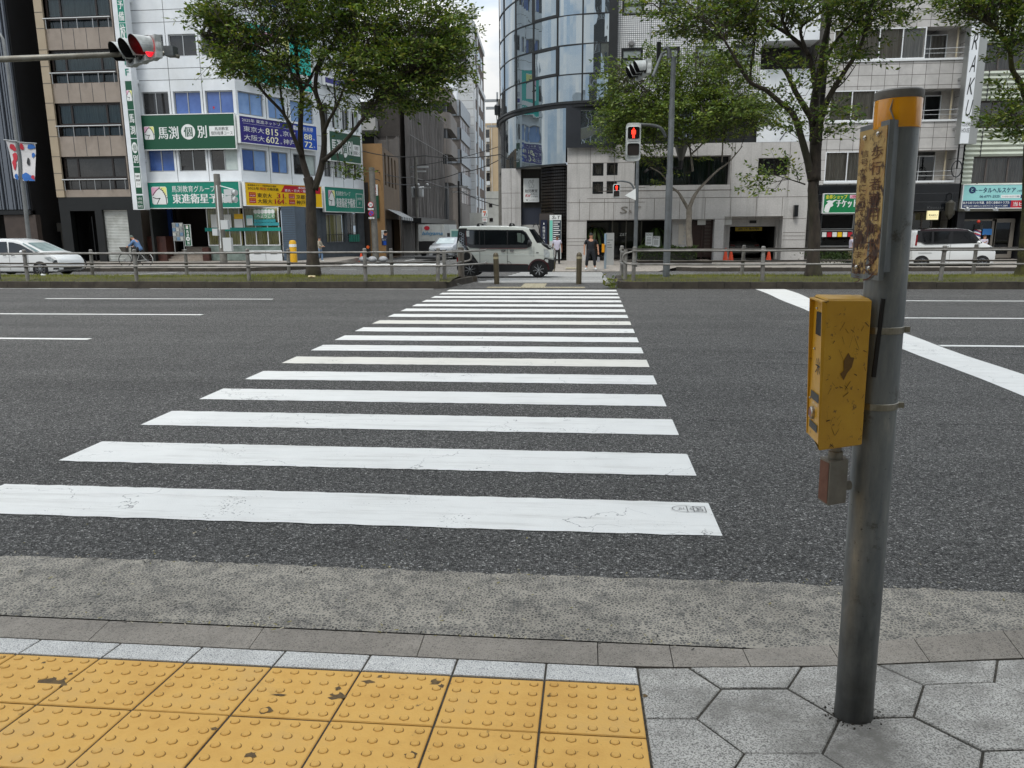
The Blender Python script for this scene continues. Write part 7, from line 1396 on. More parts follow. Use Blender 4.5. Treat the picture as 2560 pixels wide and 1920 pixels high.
mb=MB();r=fr_(.45,.4,.85,.52);put_text(mb,'米',FX_,r,.002);mb.build('mark',mat('mark_black','1a1712'),cb,world=False);mb=MB();put_text(mb,'押してください',FX_,fr_(.4,.725,.8,.745),.002);mb.build('lettering',SW,cb,world=False)
for(x,y)in((.3,.06),(.28,.35),(.15,.72)):mb=MB();p=FX_.pt(fl*x,z1b-H_*y,.001);mb.ball(p,.0035,8,4);mb.build('screw',MATS['bolt_steel'],cb,world=False)
def sp(s,z,o=.0012):a,b_=bot[0],bot[1];p=a+(b_-a)*s;d_=(b_-a).normalized();n_=Vector((d_.y,-d_.x,0));n_=n_ if n_.y<0 else-n_;return Vector((p.x,p.y,0))+n_*o+Vector((0,0,z))
mb=MB();zz0=ZB1-(ZB1-ZB0)*.42;pts=[(.38,-.03),(.46,-.02),(.44,.01),(.54,.035),(.6,.02),(.68,.018),(.64,-.012),(.54,-.03),(.47,-.052),(.44,-.045)];mb.poly([sp(s,zz0+z*.8)for s,z in pts]);mb.build('sticker_residue',mat('residue','6b4a08','5a3c06',sc=40),cb,world=False)
mb=MB()
for k in range(44):
 s0,zq=random.uniform(.05,.93),random.uniform(ZB0+.01,ZB1-.03);d1_=random.uniform(-.12,.12);d2_=random.uniform(-.03,.03);w=random.uniform(.0006,.0022)
 mb.quad(sp(s0,zq),sp(min(.97,max(.03,s0+d1_)),zq+d2_),sp(min(.97,max(.03,s0+d1_)),zq+d2_+w),sp(s0,zq+w*1.5))
mb.build('scratches',mat('scratch_dark','3a2a0a',rough=.7),cb,world=False)
JB=mat('junction_box_grey','6f6c62','7d796e',sc=14,rough=.6,dirt='4a3a30',dsc=9);jz0,jz1=onV(q(1790,1085),py_-.06).z-.058,onV(q(1800,992),py_-.06).z-.058;jx0,jx1=tx(q(1767,1040),py_-.02)+.011,tx(q(1832,1040),py_-.06)+.011
mb=MB();jx2=tx(q(1791,1040),py_-.075)+.011;J=[Vector((jx2,-.08,0)),Vector((jx1,-.055,0)),Vector((jx1,-.005,0)),Vector((jx0,-.03,0))];mb.add([Vector((p.x,p.y,jz0))for p in J]+[Vector((p.x,p.y,jz1))for p in J],[(0,1,5,4),(1,2,6,5),(2,3,7,6),(3,0,4,7),(4,5,6,7),(3,2,1,0)]);jb_=mb.build('junction_box',JB,t,world=False)
mb=MB();dj=(J[3]-J[0]);nj=Vector((dj.y,-dj.x,0)).normalized();nj=nj if nj.x<0 else-nj;mb.quad(*[J[0]+dj*a+nj*.0015+Vector((0,0,z))for a,z in((.08,jz0+.004),(.94,jz0+.006),(.94,jz1-.006),(.08,jz1-.004))]);mb.build('cover',mat('rust_cover','5c3a2c','6d4a3a',sc=25,rough=.7),jb_,world=False)
mb=MB();cx_=(jx1+jx2)/2-.004;mb.lathe([(.018,jz1-.002),(.018,jz1+.02),(.014,jz1+.022),(.014,ZB0+.004)],(cx_,-.045,0),16);mb.build('conduit_collar',JB,jb_,world=False,smooth='auto');mb=MB();mb.lathe([(.013,0),(.013,.022)],(jx1-.004,-.03,(jz0+jz1)/2-.02),14,(1,.2,0));mb.build('conduit_elbow',JB,jb_,world=False,smooth='auto')
mb=MB()
for k in range(60):
 a=random.uniform(0,2*PI);r_=PR_+random.uniform(.0,.03);s=random.uniform(.0012,.0035);x,y=px_+r_*math.cos(a),py_+r_*math.sin(a);mb.ball((x,y,zp(x,y)+s*.5),s,5,3)
S(mb.build('dirt',JOINT),'stuff');COL.objects['dirt']['label']='crumbs of dirt around the foot of the post';COL.objects['dirt']['category']='dirt'
# -- signals and poles
SIGW=mat('signal_white','c3c7c6','b2b7b6',sc=4,rough=.45,dirt='5f625f',dsc=2);SIGG=mat('signal_grey','6b7073','5d6265',sc=3,rough=.45,metal=.3,dirt='44423c',dsc=2);LENSK=mat('lens_off','101010',rough=.15);REDL=mat('red_lamp','d01020',emit='ff1020',es=2.2,rough=.3);HOODI=mat('hood_black','0b0b0c',rough=.6)
def vehicle_signal(label,loc,face,lit=2,s=1.):
 """three lamps in a row along local x, facing local -y"""
 t=thing('traffic_signal',label,'traffic light',loc,rz=face);mb=MB()
 mb.box(-.64*s,.64*s,.0,.12*s,-.2*s,.2*s)
 for k in range(3):mb.lathe([(.215*s,0),(.225*s,-.03*s),(.225*s,-.11*s),(.19*s,-.15*s)],((k-1)*.43*s,0,0),24,(0,-1,0))
 mb.build('housing',SIGW,t,world=False,smooth='auto')
 for k in range(3):
  cx=(k-1)*.43*s;mb=MB();n=20;r=.19*s
  o1,o2=[],[]
  for i in range(n+1):
   a=math.radians(-35)+math.radians(250)*i/n;o1 .append(Vector((cx+r*math.cos(a),-.02*s,r*math.sin(a))));dep=.34*s*(.55+.45*math.sin(max(0.,min(PI,(i/n)*PI))));o2 .append(Vector((cx+r*1.02*math.cos(a),-.02*s-dep,r*1.02*math.sin(a)-.02*s)))
  for i in range(n):mb.quad(o1[i],o1[i+1],o2[i+1],o2[i])
  mb.mi=1
  for i in range(n):k_=.965;f=lambda p:Vector((cx+(p.x-cx)*k_,p.y,p.z*k_));mb.quad(f(o1[i]),f(o1[i+1]),f(o2[i+1]),f(o2[i]))
  mb.build('visor',[SIGW,HOODI],t,world=False,smooth=True)
  mb=MB();mb.lathe([(.165*s,.012*s),(.15*s,.03*s),(.08*s,.05*s),(.01*s,.056*s)],(cx,-.0,0),20,(0,-1,0));mb.build('lens',REDL if k==lit else LENSK,t,world=False,smooth=True)
 return t
c=onV(z1(1190,440),18.4);vehicle_signal('horizontal three lamp signal showing red, hanging over the road on the left',(c.x+.05,18.4,c.z),math.radians(-35),2,1.25)
t=thing('mast_arm_pole','grey steel signal arm reaching in from the left edge','pole',onV(z1(-100,510),18.5));mb=MB();mb.tube([onV(z1(-900,560),18.6),onV(z1(0,513),18.6),onV(z1(1030,470),18.6)],[.085,.075,.06],14);mb.tube([onV(z1(1030,470),18.6),onV(z1(1400,455),18.6),onV(z1(1545,490),18.6)],[.05,.05,.045],10);mb.build('arm',mat('arm_steel','77756c','8a887e',sc=4,rough=.45,metal=.3,dirt='5b4a32',dsc=2.5),t,smooth=True);mb=MB();x_=onV(z1(-900,560),18.6);mb.tube([(x_.x,18.6,0),(x_.x,18.6,x_.z+.3)],.11,14);mb.build('pole',SIGG,t,smooth='auto');mb=MB();p=onV(z1(1480,445),18.6);mb.box(p.x-.1,p.x+.12,18.45,18.7,p.z-.12,p.z+.1);mb.build('clamp',SIGG,t)
def ped_signal(label,c,w,h,V,parent_arm=None,es=2.2):
 t=thing('pedestrian_signal',label,'traffic light',c);x,y,z=c;mb=MB();r=w*.18
 def rr(x0,x1,z0,z1_,r,yy):
  out=[]
  for cx,cz,a0 in((x1-r,z1_-r,0),(x0+r,z1_-r,90),(x0+r,z0+r,180),(x1-r,z0+r,270)):
   for k in range(5):a=math.radians(a0+22.5*k);out.append(Vector((cx+r*math.cos(a),yy,cz+r*math.sin(a))))
  return out
 mb.prism(rr(x-w/2,x+w/2,z-h/2,z+h/2,r,y),(0,.2,0));mb.build('housing',SIGW,t)
 for k,zc in enumerate((z+h*.235,z-h*.2)):
  s=w*.40;mb=MB();A=rr(x-s-.02,x+s+.02,zc-s-.02,zc+s+.02,r*.8,y-.01);B=rr(x-s,x+s,zc-s,zc+s,r*.7,y-.05);n=len(A)
  mb.add(A+B,[(i,(i+1)%n,n+(i+1)%n,n+i)for i in range(n)]);mb.build('visor',SIGW,t)
  mb=MB();mb.poly(rr(x-s,x+s,zc-s,zc+s,r*.7,y-.012));mb.build('lens',LENSK if k==0 else mat('lens_grey','2a2624',rough=.3),t)
  if k==0:
   mb=MB();yy=y-.02;R_=mat('red_man','ff3020',emit='ff2a18',es=es);mb.poly([Vector((x+s*.13*math.cos(a),yy,zc+s*.68+s*.15*math.sin(a)))for a in np.linspace(0,2*PI,14,endpoint=False)])
   P=lambda a,b_:Vector((x+s*a,yy,zc+s*b_));mb.poly([P(-.36,.4),P(-.28,.5),P(.28,.5),P(.36,.4),P(.36,-.22),P(.25,-.22),P(.2,.2),P(.2,-.85),P(.03,-.85),P(.03,-.2),P(-.03,-.2),P(-.03,-.85),P(-.2,-.85),P(-.2,.2),P(-.25,-.22),P(-.36,-.22)]);mb.build('red_figure',R_,t)
 return t
VPL=20.1;pb=onV(zs(637,1025),VPL);zt_=onV(z4(790,420),VPL).z;bx_=pb.x;tx_=onV(z4(803,600),VPL).x
t=thing('signal_pole','tall grey two stage signal pole with bent top, right of the crossing','pole',(bx_,VPL,.17));mb=MB();z15=onV(z4(795,915),VPL).z;z10=onV(zs(640,130),VPL).z
mb.lathe([(.088,.0),(.086,z10),(.074,z10+.04),(.07,z15),(.06,z15+.04),(.06,zt_-.2)],(bx_+.01,VPL,0),20);P=[Vector((tx_,VPL,zt_-.22)),Vector((tx_-.01,VPL,zt_-.05)),Vector((tx_-.07,VPL,zt_+.03)),Vector((tx_-.16,VPL,zt_-.02))];mb.tube(P,[.06,.058,.05,.04],14);mb.build('pole',SIGG,t,smooth='auto')
mb=MB();A=onV(z4(740,470),VPL-.05);B=onV(z4(665,660),VPL-.3);mb.tube([A+Vector((.08,0,.05)),A,B],.035,10);mb.build('bracket_arm',SIGG,t);mb=MB();p=onV(z4(715,440),VPL);mb.box(p.x-.05,p.x+.05,VPL-.05,VPL+.05,p.z-.25,p.z+.2);mb.build('sensor',BLKF,t)
mb=MB();p0_,p1_,p2_,p3_=onV(z4(775,1185),VPL),onV(z4(735,1110),VPL-.1),onV(z4(650,1082),VPL-.15),onV(z4(500,1075),VPL-.15);mb.tube(curve_pts([p0_,p1_,p2_,p3_]),.036,10);mb.build('signal_arm',SIGG,t,smooth=True)
mb=MB();mb.box(bx_-.1,bx_+.12,VPL-.1,VPL+.1,.17,.2);mb.build('base_plate',SIGG,t)
c=onV(z4(600,605),VPL-.35);vehicle_signal('white three lamp signal seen from its side, high on the signal pole',(c.x-.1,VPL-.35,c.z),math.radians(-78),9,.8)
r0=onV(z4(425,1390),VPL-.25);r1=onV(z4(560,1060),VPL-.25);ped_signal('large pedestrian signal with red standing figure, on the signal pole arm',((r0 .x+r1 .x)/2+.01,VPL-.25,(r0 .z+r1 .z)/2),r1 .x-r0 .x,r1 .z-r0 .z,VPL)
VQ=36.;qb=onV(zs(370,940),VQ);t=thing('signal_pole','thin grey pole on the far pavement carrying the small pedestrian signal','pole',(qb.x,VQ,ZS));zt_=onV(z8(2172,60),VQ).z;mb=MB();mb.lathe([(.09,ZS),(.085,zt_*.6),(.07,zt_)],(qb.x,VQ,0),14);mb.build('pole',SIGG,t,smooth='auto');mb=MB();P=[onV(z8(2160,320),VQ),onV(z8(2130,270),VQ),onV(z8(2060,252),VQ),onV(z8(2010,255),VQ)];mb.tube(curve_pts(P),.04,8);mb.build('signal_arm',SIGG,t,smooth=True);mb=MB();p=onV(z8(2135,375),VQ-.1);mb.prism([Vector((p.x-.28,VQ-.1,p.z)),Vector((p.x+.2,VQ-.1,p.z+.3)),Vector((p.x+.22,VQ-.1,p.z-.22))],(0,.25,0));mb.build('speaker',SW,t)
r0,r1=onV(z8(1978,396),VQ-.1),onV(z8(2042,276),VQ-.1);ped_signal('small pedestrian signal with red standing figure, across the side road',((r0 .x+r1 .x)/2,VQ-.1,(r0 .z+r1 .z)/2),r1 .x-r0 .x,r1 .z-r0 .z,VQ)
VB=35.3;qb=onV(zs(113,930),VB);t=thing('push_button_post','slim pale post with small yellow button box, beside the man in black','post',(qb.x,VB,ZS));mb=MB();mb.lathe([(.055,ZS-.1),(.055,onV(zs(112,635),VB).z)],(qb.x,VB,0),12);mb.build('post',mat('post_pale','7d8a92',rough=.5),t,smooth='auto');r0,r1=onV(zs(84,797),VB),onV(zs(108,725),VB);mb=MB();mb.box(r0 .x,r1 .x,VB-.12,VB+.05,r0 .z,r1 .z);mb.build('button_box',mat('box_amber','d18d10',rough=.4),t);mb=MB();r0,r1=onV(zs(105,735),VB),onV(zs(122,640),VB);mb.box(r0 .x,r1 .x,VB-.1,VB-.06,r0 .z,r1 .z);mb.build('instruction_plate',mat('plate_blue_grey','7f97a8',rough=.4),t)
VN=36.2;P=[onV(z1(-60,270),VN),onV(z1(0,292),VN),onV(z1(28,340),VN),onV(z1(75,640),VN),onV(z1(140,1180),VN),onV(z6(188,200),VN),onV(z6(245,700),VN)];b=P[-1];t=thing('banner_post','grey lamp post with two red white and blue banners, far left','lamp post',(b.x,VN,ZS));P.append(Vector((b.x+.02,VN,ZS)));mb=MB();mb.tube(P,[.05,.06,.07,.08,.085,.09,.1,.1],12);mb.build('post',mat('post_steel','6e7070','7d7f7e',sc=3,rough=.45,metal=.3),t,smooth=True)
BW=mat('banner_white','c6c4c4',rough=.7);BR=mat('banner_red','b02a38',rough=.7);BB=mat('banner_blue','2a62a8',rough=.7)
for(x0,x1,y0,y1,dr_)in((52,150,1212,1552,0),(168,300,1232,1565,1)):
 A=onV(z1(x0,y0),VN-.1);B=onV(z1(x1+(0 if dr_ else 15),y0+(12 if dr_ else 18)),VN-.1);Cc=onV(z1(x1+(12 if dr_ else 40),y1),VN-.1);D=onV(z1(x0+(35 if dr_ else 80),y1-(2 if dr_ else 0)),VN-.1)
 if not dr_:A,B,Cc,D=onV(z1(50,1212),VN-.1),onV(z1(135,1225),VN-.1),onV(z1(172,1555),VN-.1),onV(z1(125,1540),VN-.1)
 P=lambda u_,v_,k=0.:(A*(1-u_)+B*u_)*(1-v_)+(D*(1-u_)+Cc*u_)*v_+Vector((0,-k+.06*math.sin(v_*4+u_),0))
 def sheet(u0,u1,v0,v1,k,m,fn=None):
  mb=MB();n=8
  for i in range(n):
   for j in range(n):
    g=lambda a,b_:P(u0+(u1-u0)*a,v0+(v1-v0)*b_,k);mb.quad(g(i/n,j/n),g((i+1)/n,j/n),g((i+1)/n,(j+1)/n),g(i/n,(j+1)/n))
  return mb
 ban=sheet(0,1,0,1,0,BW).build('banner',BW,t,smooth=True)
 blobs=([(.55,.15,.3,.09,BR),(.72,.2,.2,.06,BR),(.7,.42,.35,.12,BR),(.5,.62,.3,.12,BR),(.8,.95,.4,.09,BB)]if not dr_ else[(.12,.1,.12,.1,BR),(.72,.08,.25,.07,BB),(.85,.3,.12,.06,BB),(.3,.9,.35,.1,BB),(.75,.94,.35,.08,BB),(.9,.9,.15,.06,BR),(.5,.48,.1,.12,BLK)])
 for j,(cu_,cv_,ru,rv,m)in enumerate(blobs):
  mb=MB();pts=[(min(1,max(0,cu_+ru*math.cos(a)*(1+.2*math.sin(3*a+j)))),min(1,max(0,cv_+rv*math.sin(a)*(1+.2*math.cos(2*a+j)))))for a in np.linspace(0,2*PI,22,endpoint=False)];mb.poly([P(u_,v_,.03+.003*j)for u_,v_ in pts]);mb.build('print',m,ban)
 mb=MB();mb.tube([A+Vector((-.1,0,.02)),B+Vector((.1,0,.02))],.025,6);mb.build('banner_rod',ALU,t)
CON=mat('concrete_pole','77756f','696761',sc=6,rough=.8,dirt='53504a',dsc=2)
VU=41.;b=onV(z6(1935,955),VU);zt_=onV(z6(1870,190),VU).z;u_t=onV(z6(1872,200),VU).x;t=thing('utility_pole','concrete pole with camera heads and white boxes before the shop windows','utility pole',(b.x,VU,ZS));mb=MB();mb.tube([(b.x,VU,ZS),((b.x+u_t)/2,VU,zt_/2),(u_t,VU,zt_)],[.2,.19,.17],14);mb.build('pole',CON,t,smooth='auto')
for(y,sg)in((350,1),(410,-1)):
 p=onV(z6(1990,y),VU-.3);mb=MB();mb.box(p.x-.22,p.x+.2,VU-.6,VU-.2,p.z-.16,p.z+.16);mb.lathe([(.13,0),(.15,.22),(.12,.22)],(p.x+.2,VU-.4,p.z),14,(1,-.3,-.1));mb.build('camera_head',mat('camera_white','b9bdbd',rough=.4),t)
p=onV(z6(1940,310),VU-.1);mb=MB();mb.tube([(u_t,VU,p.z+.15),(p.x+.6,VU-.3,p.z-.1)],.025,6);mb.tube([(u_t+.02,VU-.15,zt_-.6),(u_t+.02,VU-.22,onV(z6(1890,830),VU).z)],.035,6);mb.build('conduit',SW,t)
for(a0,b0,a1,b1,m)in((1942,740,2003,858,'camera_white'),(1848,662,1885,722,'camera_white'),(1920,588,1975,668,'camera_white')):r0,r1=onV(z6(a0,b1),VU-.3),onV(z6(a1,b0),VU-.3);mb=MB();mb.box(r0 .x,r1 .x,VU-.45,VU-.2,r0 .z,r1 .z);mb.build('equipment_box',MATS[m],t)
VS=51.;b=onV(z7(1585,850),VS);zt_=onV(z7(1552,135),VS).z;x_t=onV(z7(1552,140),VS).x;t=thing('utility_pole','concrete pole carrying round thirty and no stopping signs, at the ochre building','utility pole',(b.x,VS,zg(VS)));mb=MB();mb.tube([(b.x,VS,zg(VS)-.1),(x_t,VS,zt_)],[.22,.19],12);mb.build('pole',CON,t,smooth='auto')
FS5=Fr((onV(z7(1500,500),VS-.35).x,VS-.35),(onV(z7(1600,500),VS-.35).x,VS-.35))
c=FS5 .px(z7(1543,455));t=thing('speed_sign','round white and red speed limit sign reading 30','road sign',FS5 .pt(c[0],c[1],0));R_=.19;disc_on(t,FS5,c,R_,0,RED,'rim');disc_on(t,FS5,c,R_*.76,.006,SW,'disc');lettering(t,'30',FS5,(c[0]-.09,c[0]+.09,c[1]-.07,c[1]+.07),.012,mat('sign_blue_black','16204a'),bold=1);patch(t,FS5,(c[0]-.19,c[0]+.19,c[1]-.35,c[1]-.23),.01,SW,'plate');lettering(t,'ここから',FS5,(c[0]-.15,c[0]+.15,c[1]-.33,c[1]-.25),.016,BLK)
c=FS5 .px(z7(1548,530));t=thing('no_parking_sign','round blue and red no parking sign under the speed sign','road sign',FS5 .pt(c[0],c[1],0));disc_on(t,FS5,c,R_,0,RED,'rim');disc_on(t,FS5,c,R_*.76,.006,BLU,'disc');mb=MB();mb.quad(FS5 .pt(c[0]-.155,c[1]+.11,.012),FS5 .pt(c[0]-.11,c[1]+.155,.012),FS5 .pt(c[0]+.155,c[1]-.11,.012),FS5 .pt(c[0]+.11,c[1]-.155,.012));mb.build('bar',RED,t);patch(t,FS5,(c[0]-.18,c[0]+.2,c[1]-.36,c[1]-.24),.01,SW,'plate');lettering(t,'8-20',FS5,(c[0]-.13,c[0]+.14,c[1]-.34,c[1]-.26),.016,BLK)
def upole(label,zf_,base,top,V,arms,r=.18):
 b,tp=onV(base,V),onV(top,V);t=thing('utility_pole',label,'utility pole',(b.x,V,zg(V)));mb=MB();mb.tube([(b.x,V,zg(V)-.2),tp],[r,r*.8],10);mb.build('pole',CON if r>.16 else BLKF,t,smooth='auto')
 for(zz_,w,th)in arms:p=onV(zz_,V);mb=MB();mb.box(p.x-w/2,p.x+w/2,V-.1,V+.05,p.z-th,p.z+th);mb.build('crossarm',ALU,t)
 return t,tp
t,p=upole('utility pole with clustered transformer and crossarms, before the scaffold sheets',z3,z8(285,820),z8(275,45),68,[(z8(265,130),2.4,.08),(z8(275,168),1.8,.06),(z8(265,310),2.8,.05)])
mb=MB();
for dx in(-.45,.35):mb.lathe([(.28,0),(.3,.1),(.3,.8),(.2,.9)],(p.x+dx,67.8,p.z-3.4),12)
for k in range(6):mb.ball((p.x-1.0+.4*k,67.7,p.z-2.6+.25*(k%2)),.13,8,5)
mb.build('transformer',ALU,t)
upole('thin dark pole with a short crossarm, between scaffold sheets and screened building',z8,z8(655,640),z8(645,250),84,[(z8(650,300),2.,.08),(z8(655,345),1.6,.05)],.15)
t,p=upole('utility pole top with ladder like crossarms, at the left edge of the curved glass',z9,z9(212,1500),z9(205,735),58,[(z9(190,745),1.9,.09),(z9(190,800),1.7,.09),(z9(188,770),.12,.8),(z9(190,935),1.6,.07)],.17)
mb=MB();mb.lathe([(.25,0),(.27,.6),(.2,.7)],(p.x-.1,57.7,onV(z9(205,855),58).z),12);mb.tube([onV(z9(180,810),57.7),onV(z9(185,900),57.7),onV(z9(210,990),57.7)],.03,5);mb.build('transformer',BLKF,t)
def cable(lab,pts,r=.022,sag=.2):
 P=[onV(p,v)for p,v in pts];out=[]
 for a,b in zip(P,P[1:]):
  for i in range(8):u_=i/8;c=a*(1-u_)+b*u_;c.z-=sag*4*u_*(1-u_);out.append(c)
 out.append(P[-1]);mb=MB();mb.tube(out,r,5);o=mb.build('overhead_cable',mat('cable_black','0c0c0d',rough=.6));tag(o,lab,'cable','overhead cables across the side street')
cable('thick overhead cable from the white block to the curved glass',[(z3(160,1305),50),(z3(700,1345),52),(z3(1375,1330),50)],.03)
cable('overhead cable from the ochre wall pole to the transformer pole',[(z3(250,1470),51),(z3(610,1530),68)],.03)
cable('upper overhead cable from the transformer pole towards the curved glass',[(z3(625,1430),68),(z3(1372,1255),58)],.025)
cable('overhead cable crossing before the tower from the transformer pole to the glass corner',[(z3(630,1560),68),(z3(1000,1490),66),(z3(1372,1365),58)],.03)
cable('lower overhead cable sagging to the thin dark pole',[(z3(250,1540),51),(z3(620,1590),68),(z3(985,1600),84)],.03)
cable('overhead cable running down right from the thin dark pole',[(z8(650,330),84),(z8(1015,470),66)],.04)
cable('overhead cable just above the van roof line behind',[(z8(650,350),84),(z8(1015,405),64)],.025)
def cone(label,p,V,h,z0):t=thing('traffic_cone',label,'traffic cone',(onV(p,V).x,V,z0),group='orange traffic cones');mb=MB();mb.box(-.17,.17,-.17,.17,0,.03);mb.build('base',mat('cone_base','9a2c10',rough=.6),t,world=False);mb=MB();mb.lathe([(.14,.03),(.028,h)],(0,0,0),14);mb.build('cone',mat('cone_orange','d2451b',rough=.5),t,world=False,smooth='auto')
cone('orange cone left of the garage, nearest the pillar',zs(1152,850),41.6,.7,ZS);cone('orange cone left of the garage, beside the parked car',zs(1200,845),42.3,.66,ZS);cone('orange cone at the right side of the garage opening',zs(1526,840),42.6,.66,ZS);cone('red cone at the street corner of the white block',z7(1463,912),48,.62,zg(48)+.05)
b=onV(z7(880,955),41.3);t=thing('yellow_bollard','bright yellow bollard before the blue grey tiled pier','bollard',(b.x,41.3,ZS));mb=MB();mb.lathe([(.2,ZS),(.19,ZS+1.1),(.14,ZS+1.2),(.02,ZS+1.22)],(b.x,41.3,0),14);mb.build('post',mat('bollard_yellow','c99a12',rough=.5),t,smooth='auto');mb=MB();mb.lathe([(.202,ZS+.85),(.202,ZS+1.0)],(b.x,41.3,0),14);mb.build('band',SW,t)
FX2=Fr((onV(z6(1480,700),42.1).x,42.1),(onV(z6(1600,700),42.1).x,42.1));r=RC(FX2,z6,1482,612,1590,770);t=thing('brochure_rack','wire rack with rows of brochures at the stepped entrance','rack',FX2 .pt((r[0]+r[1])/2,ZS+.9,0));mb=MB();mb.fbox(FX2,r[0],r[1],r[2],r[3],-.06,-.03);[mb.fbox(FX2,s-.02,s+.02,ZS+.5,r[2],-.06,-.03)for s in(r[0]+.04,r[1]-.04)];mb.build('frame',ALU,t)
for i in range(3):
 for j in range(4):c=sub(r,i/3+.03,j/4+.03,(i+1)/3-.03,(j+1)/4-.04);patch(t,FX2,c,.0,mat('brochure_%s'%['grey','blue','pale'][(i+j)%3],['8f9492','6d8aa3','b2b4b0'][(i+j)%3],['6a6f6d','4d6a83','94968f'][(i+j)%3],sc=9),'brochure')
r=RC(FX2,z6,1592,628,1658,810);t=sign('standing_sign','dark green standing sign with white characters at the top of the steps',FX2,r,DG,-.02,.06,SW,.015);horse(t,FX2,sub(r,.3,.04,.7,.2),.042)
for k,ch in enumerate('馬渕'):lettering(t,ch,FX2,sub(r,.3,.26+.16*k,.7,.39+.16*k),.042,SW,bold=1)
c=sub(r,.15,.58,.85,.76);disc_on(t,FX2,((c[0]+c[1])/2,(c[2]+c[3])/2),(c[1]-c[0])/2,.042,SW);lettering(t,'個',FX2,sub(c,.2,.2,.8,.8),.046,DG);lettering(t,'別',FX2,sub(r,.3,.8,.7,.94),.042,SW,bold=1)
p=onV(z7(1575,905),47.5);t=thing('rubbish_bags','heap of white rubbish bags under a net at the corner kerb','rubbish',(p.x,47.5,zg(47.5)));mb=MB();[mb.ball((p.x+dx,47.5+dy,zg(47.5)+.2),(.3,.26,.2),10,6)for dx,dy in((-.7,0),(-.1,-.1),(.55,.05))];mb.build('bags',mat('bag_white','a9abad','8f9193',sc=6,rough=.5,bump=.8,bsc=8),t,smooth=True)
p=onV(z7(1523,822),18.9);t=thing('reflector','round orange reflector fixed on the left guard fence','reflector',(p.x,18.9,p.z));mb=MB();mb.lathe([(.038,0),(.04,.012),(.034,.02)],(p.x,18.88,p.z),16,(0,-1,0));mb.build('disc',mat('reflector_orange','c9541a',rough=.3),t);mb=MB();mb.tube([(p.x-.05,18.95,p.z-.12),(p.x,18.9,p.z-.05)],.015,6);mb.build('clip',BLKF,t)
p=onV(z4(910,1300),40.5);t=thing('street_lantern','black six sided lantern on an arm, behind the signal pole','lantern',(p.x,40.5,p.z));mb=MB();mb.lathe([(.1,-.5),(.14,-.42),(.36,.3),(.36,.34)],(p.x,40.5,p.z),6);mb.build('lantern_glass',mat('lantern_dim','4b4b47',rough=.3),t);mb=MB();mb.lathe([(.42,.34),(.3,.5),(.1,.6),(.03,.75)],(p.x,40.5,p.z),6);mb.build('lantern_frame',BLKF,t);mb=MB();mb.lathe([(.09,-.9),(.12,-.5)],(p.x,40.5,p.z),8);mb.tube([(p.x,40.5,p.z-.85),(p.x-.9,40.5,p.z-.85),(p.x-1.6,40.5,p.z-.85)],.06,8);mb.tube([(p.x-1.6,40.5,p.z-.85),(p.x-1.6,43.2,p.z-.85)],.06,8);mb.build('lantern_arm',BLKF,t)
p=onV(z7(1035,1060),19.6);t=thing('litter_box','flat white and brown carton lying on the grass before the left trunk','litter',(p.x,19.6,.2),rot=(.5,0,.1));mb=MB();mb.box(-.09,.09,-.04,.04,.03,.06);mb.mi=1;mb.box(-.03,.03,-.041,.0,.0605,.062);mb.build('carton',[mat('carton_cream','b5a883'),mat('carton_brown','6d5a34')],t,world=False)
for(zz_,V,lab)in((z8(660,1160),19.2,'crumpled white paper by the left median kerb end'),(z6(375,1090),19.8,'crumpled white paper on the grass at the far left')):
 p=onV(zz_,V);o=MB();pts=[(random.uniform(-.11,.11),random.uniform(-.06,.06),random.uniform(0,.07))for _ in range(9)]
 for k in range(6):a,b,c=random.sample(pts,3);o.poly([Vector(a)+Vector((p.x,V,.03 if V<19.5 else.24)),Vector(b)+Vector((p.x,V,.02 if V<19.5 else.24)),Vector(c)+Vector((p.x,V,.04 if V<19.5 else.25))])
 o=o.build('paper_scrap',SW);tag(o,lab,'litter')
# -- vehicles
RUB=mat('tyre_rubber','0d0d0e','151516',sc=20,rough=.85);ALW=mat('alloy','9a9c9e',rough=.25,metal=.9);DKW=mat('wheel_dark','0c0b0c',rough=.5)
CARW=mat('car_white','d7d9d8',rough=.25,coat=.6);VANW=mat('van_pale','c4c8c1',rough=.28,coat=.5);CARS=mat('car_silver','a3a7aa',rough=.28,metal=.55,coat=.6);TRIM=mat('car_black_trim','111214',rough=.45);CGL=mat('car_glass','0b0e10','14191b',sc=2,rough=.03,spec=.8);CGLL=mat('windscreen_glass','5f7475','8fa3a3',sc=1.2,rough=.04,spec=.9);CHR=mat('chrome','b9bbbd',rough=.12,metal=1.);HLM=mat('headlamp','8c9294','b9bfc1',sc=12,rough=.08,spec=.9);REDC=mat('lamp_red','7a1015',rough=.15);MAR=mat('maroon','2b0d10','3a1216',sc=2,rough=.3)
def offs(P,k):
 """inset a closed outline by k (simple normal offset)"""
 n=len(P);out=[];A=sum(P[i][0]*P[(i+1)%n][1]-P[(i+1)%n][0]*P[i][1]for i in range(n));s=1 if A>0 else-1
 for i in range(n):
  a,b,c=Vector(P[i-1]+(0,)),Vector(P[i]+(0,)),Vector(P[(i+1)%n]+(0,));d1,d2=(b-a).normalized(),(c-b).normalized();n1,n2=Vector((-d1 .y,d1 .x,0))*s,Vector((-d2 .y,d2 .x,0))*s;m=(n1+n2);m=m/max(.35,m.length_squared)*2*k if m.length>1e-5 else n1*k;out.append((b.x+m.x,b.y+m.y))
 return out
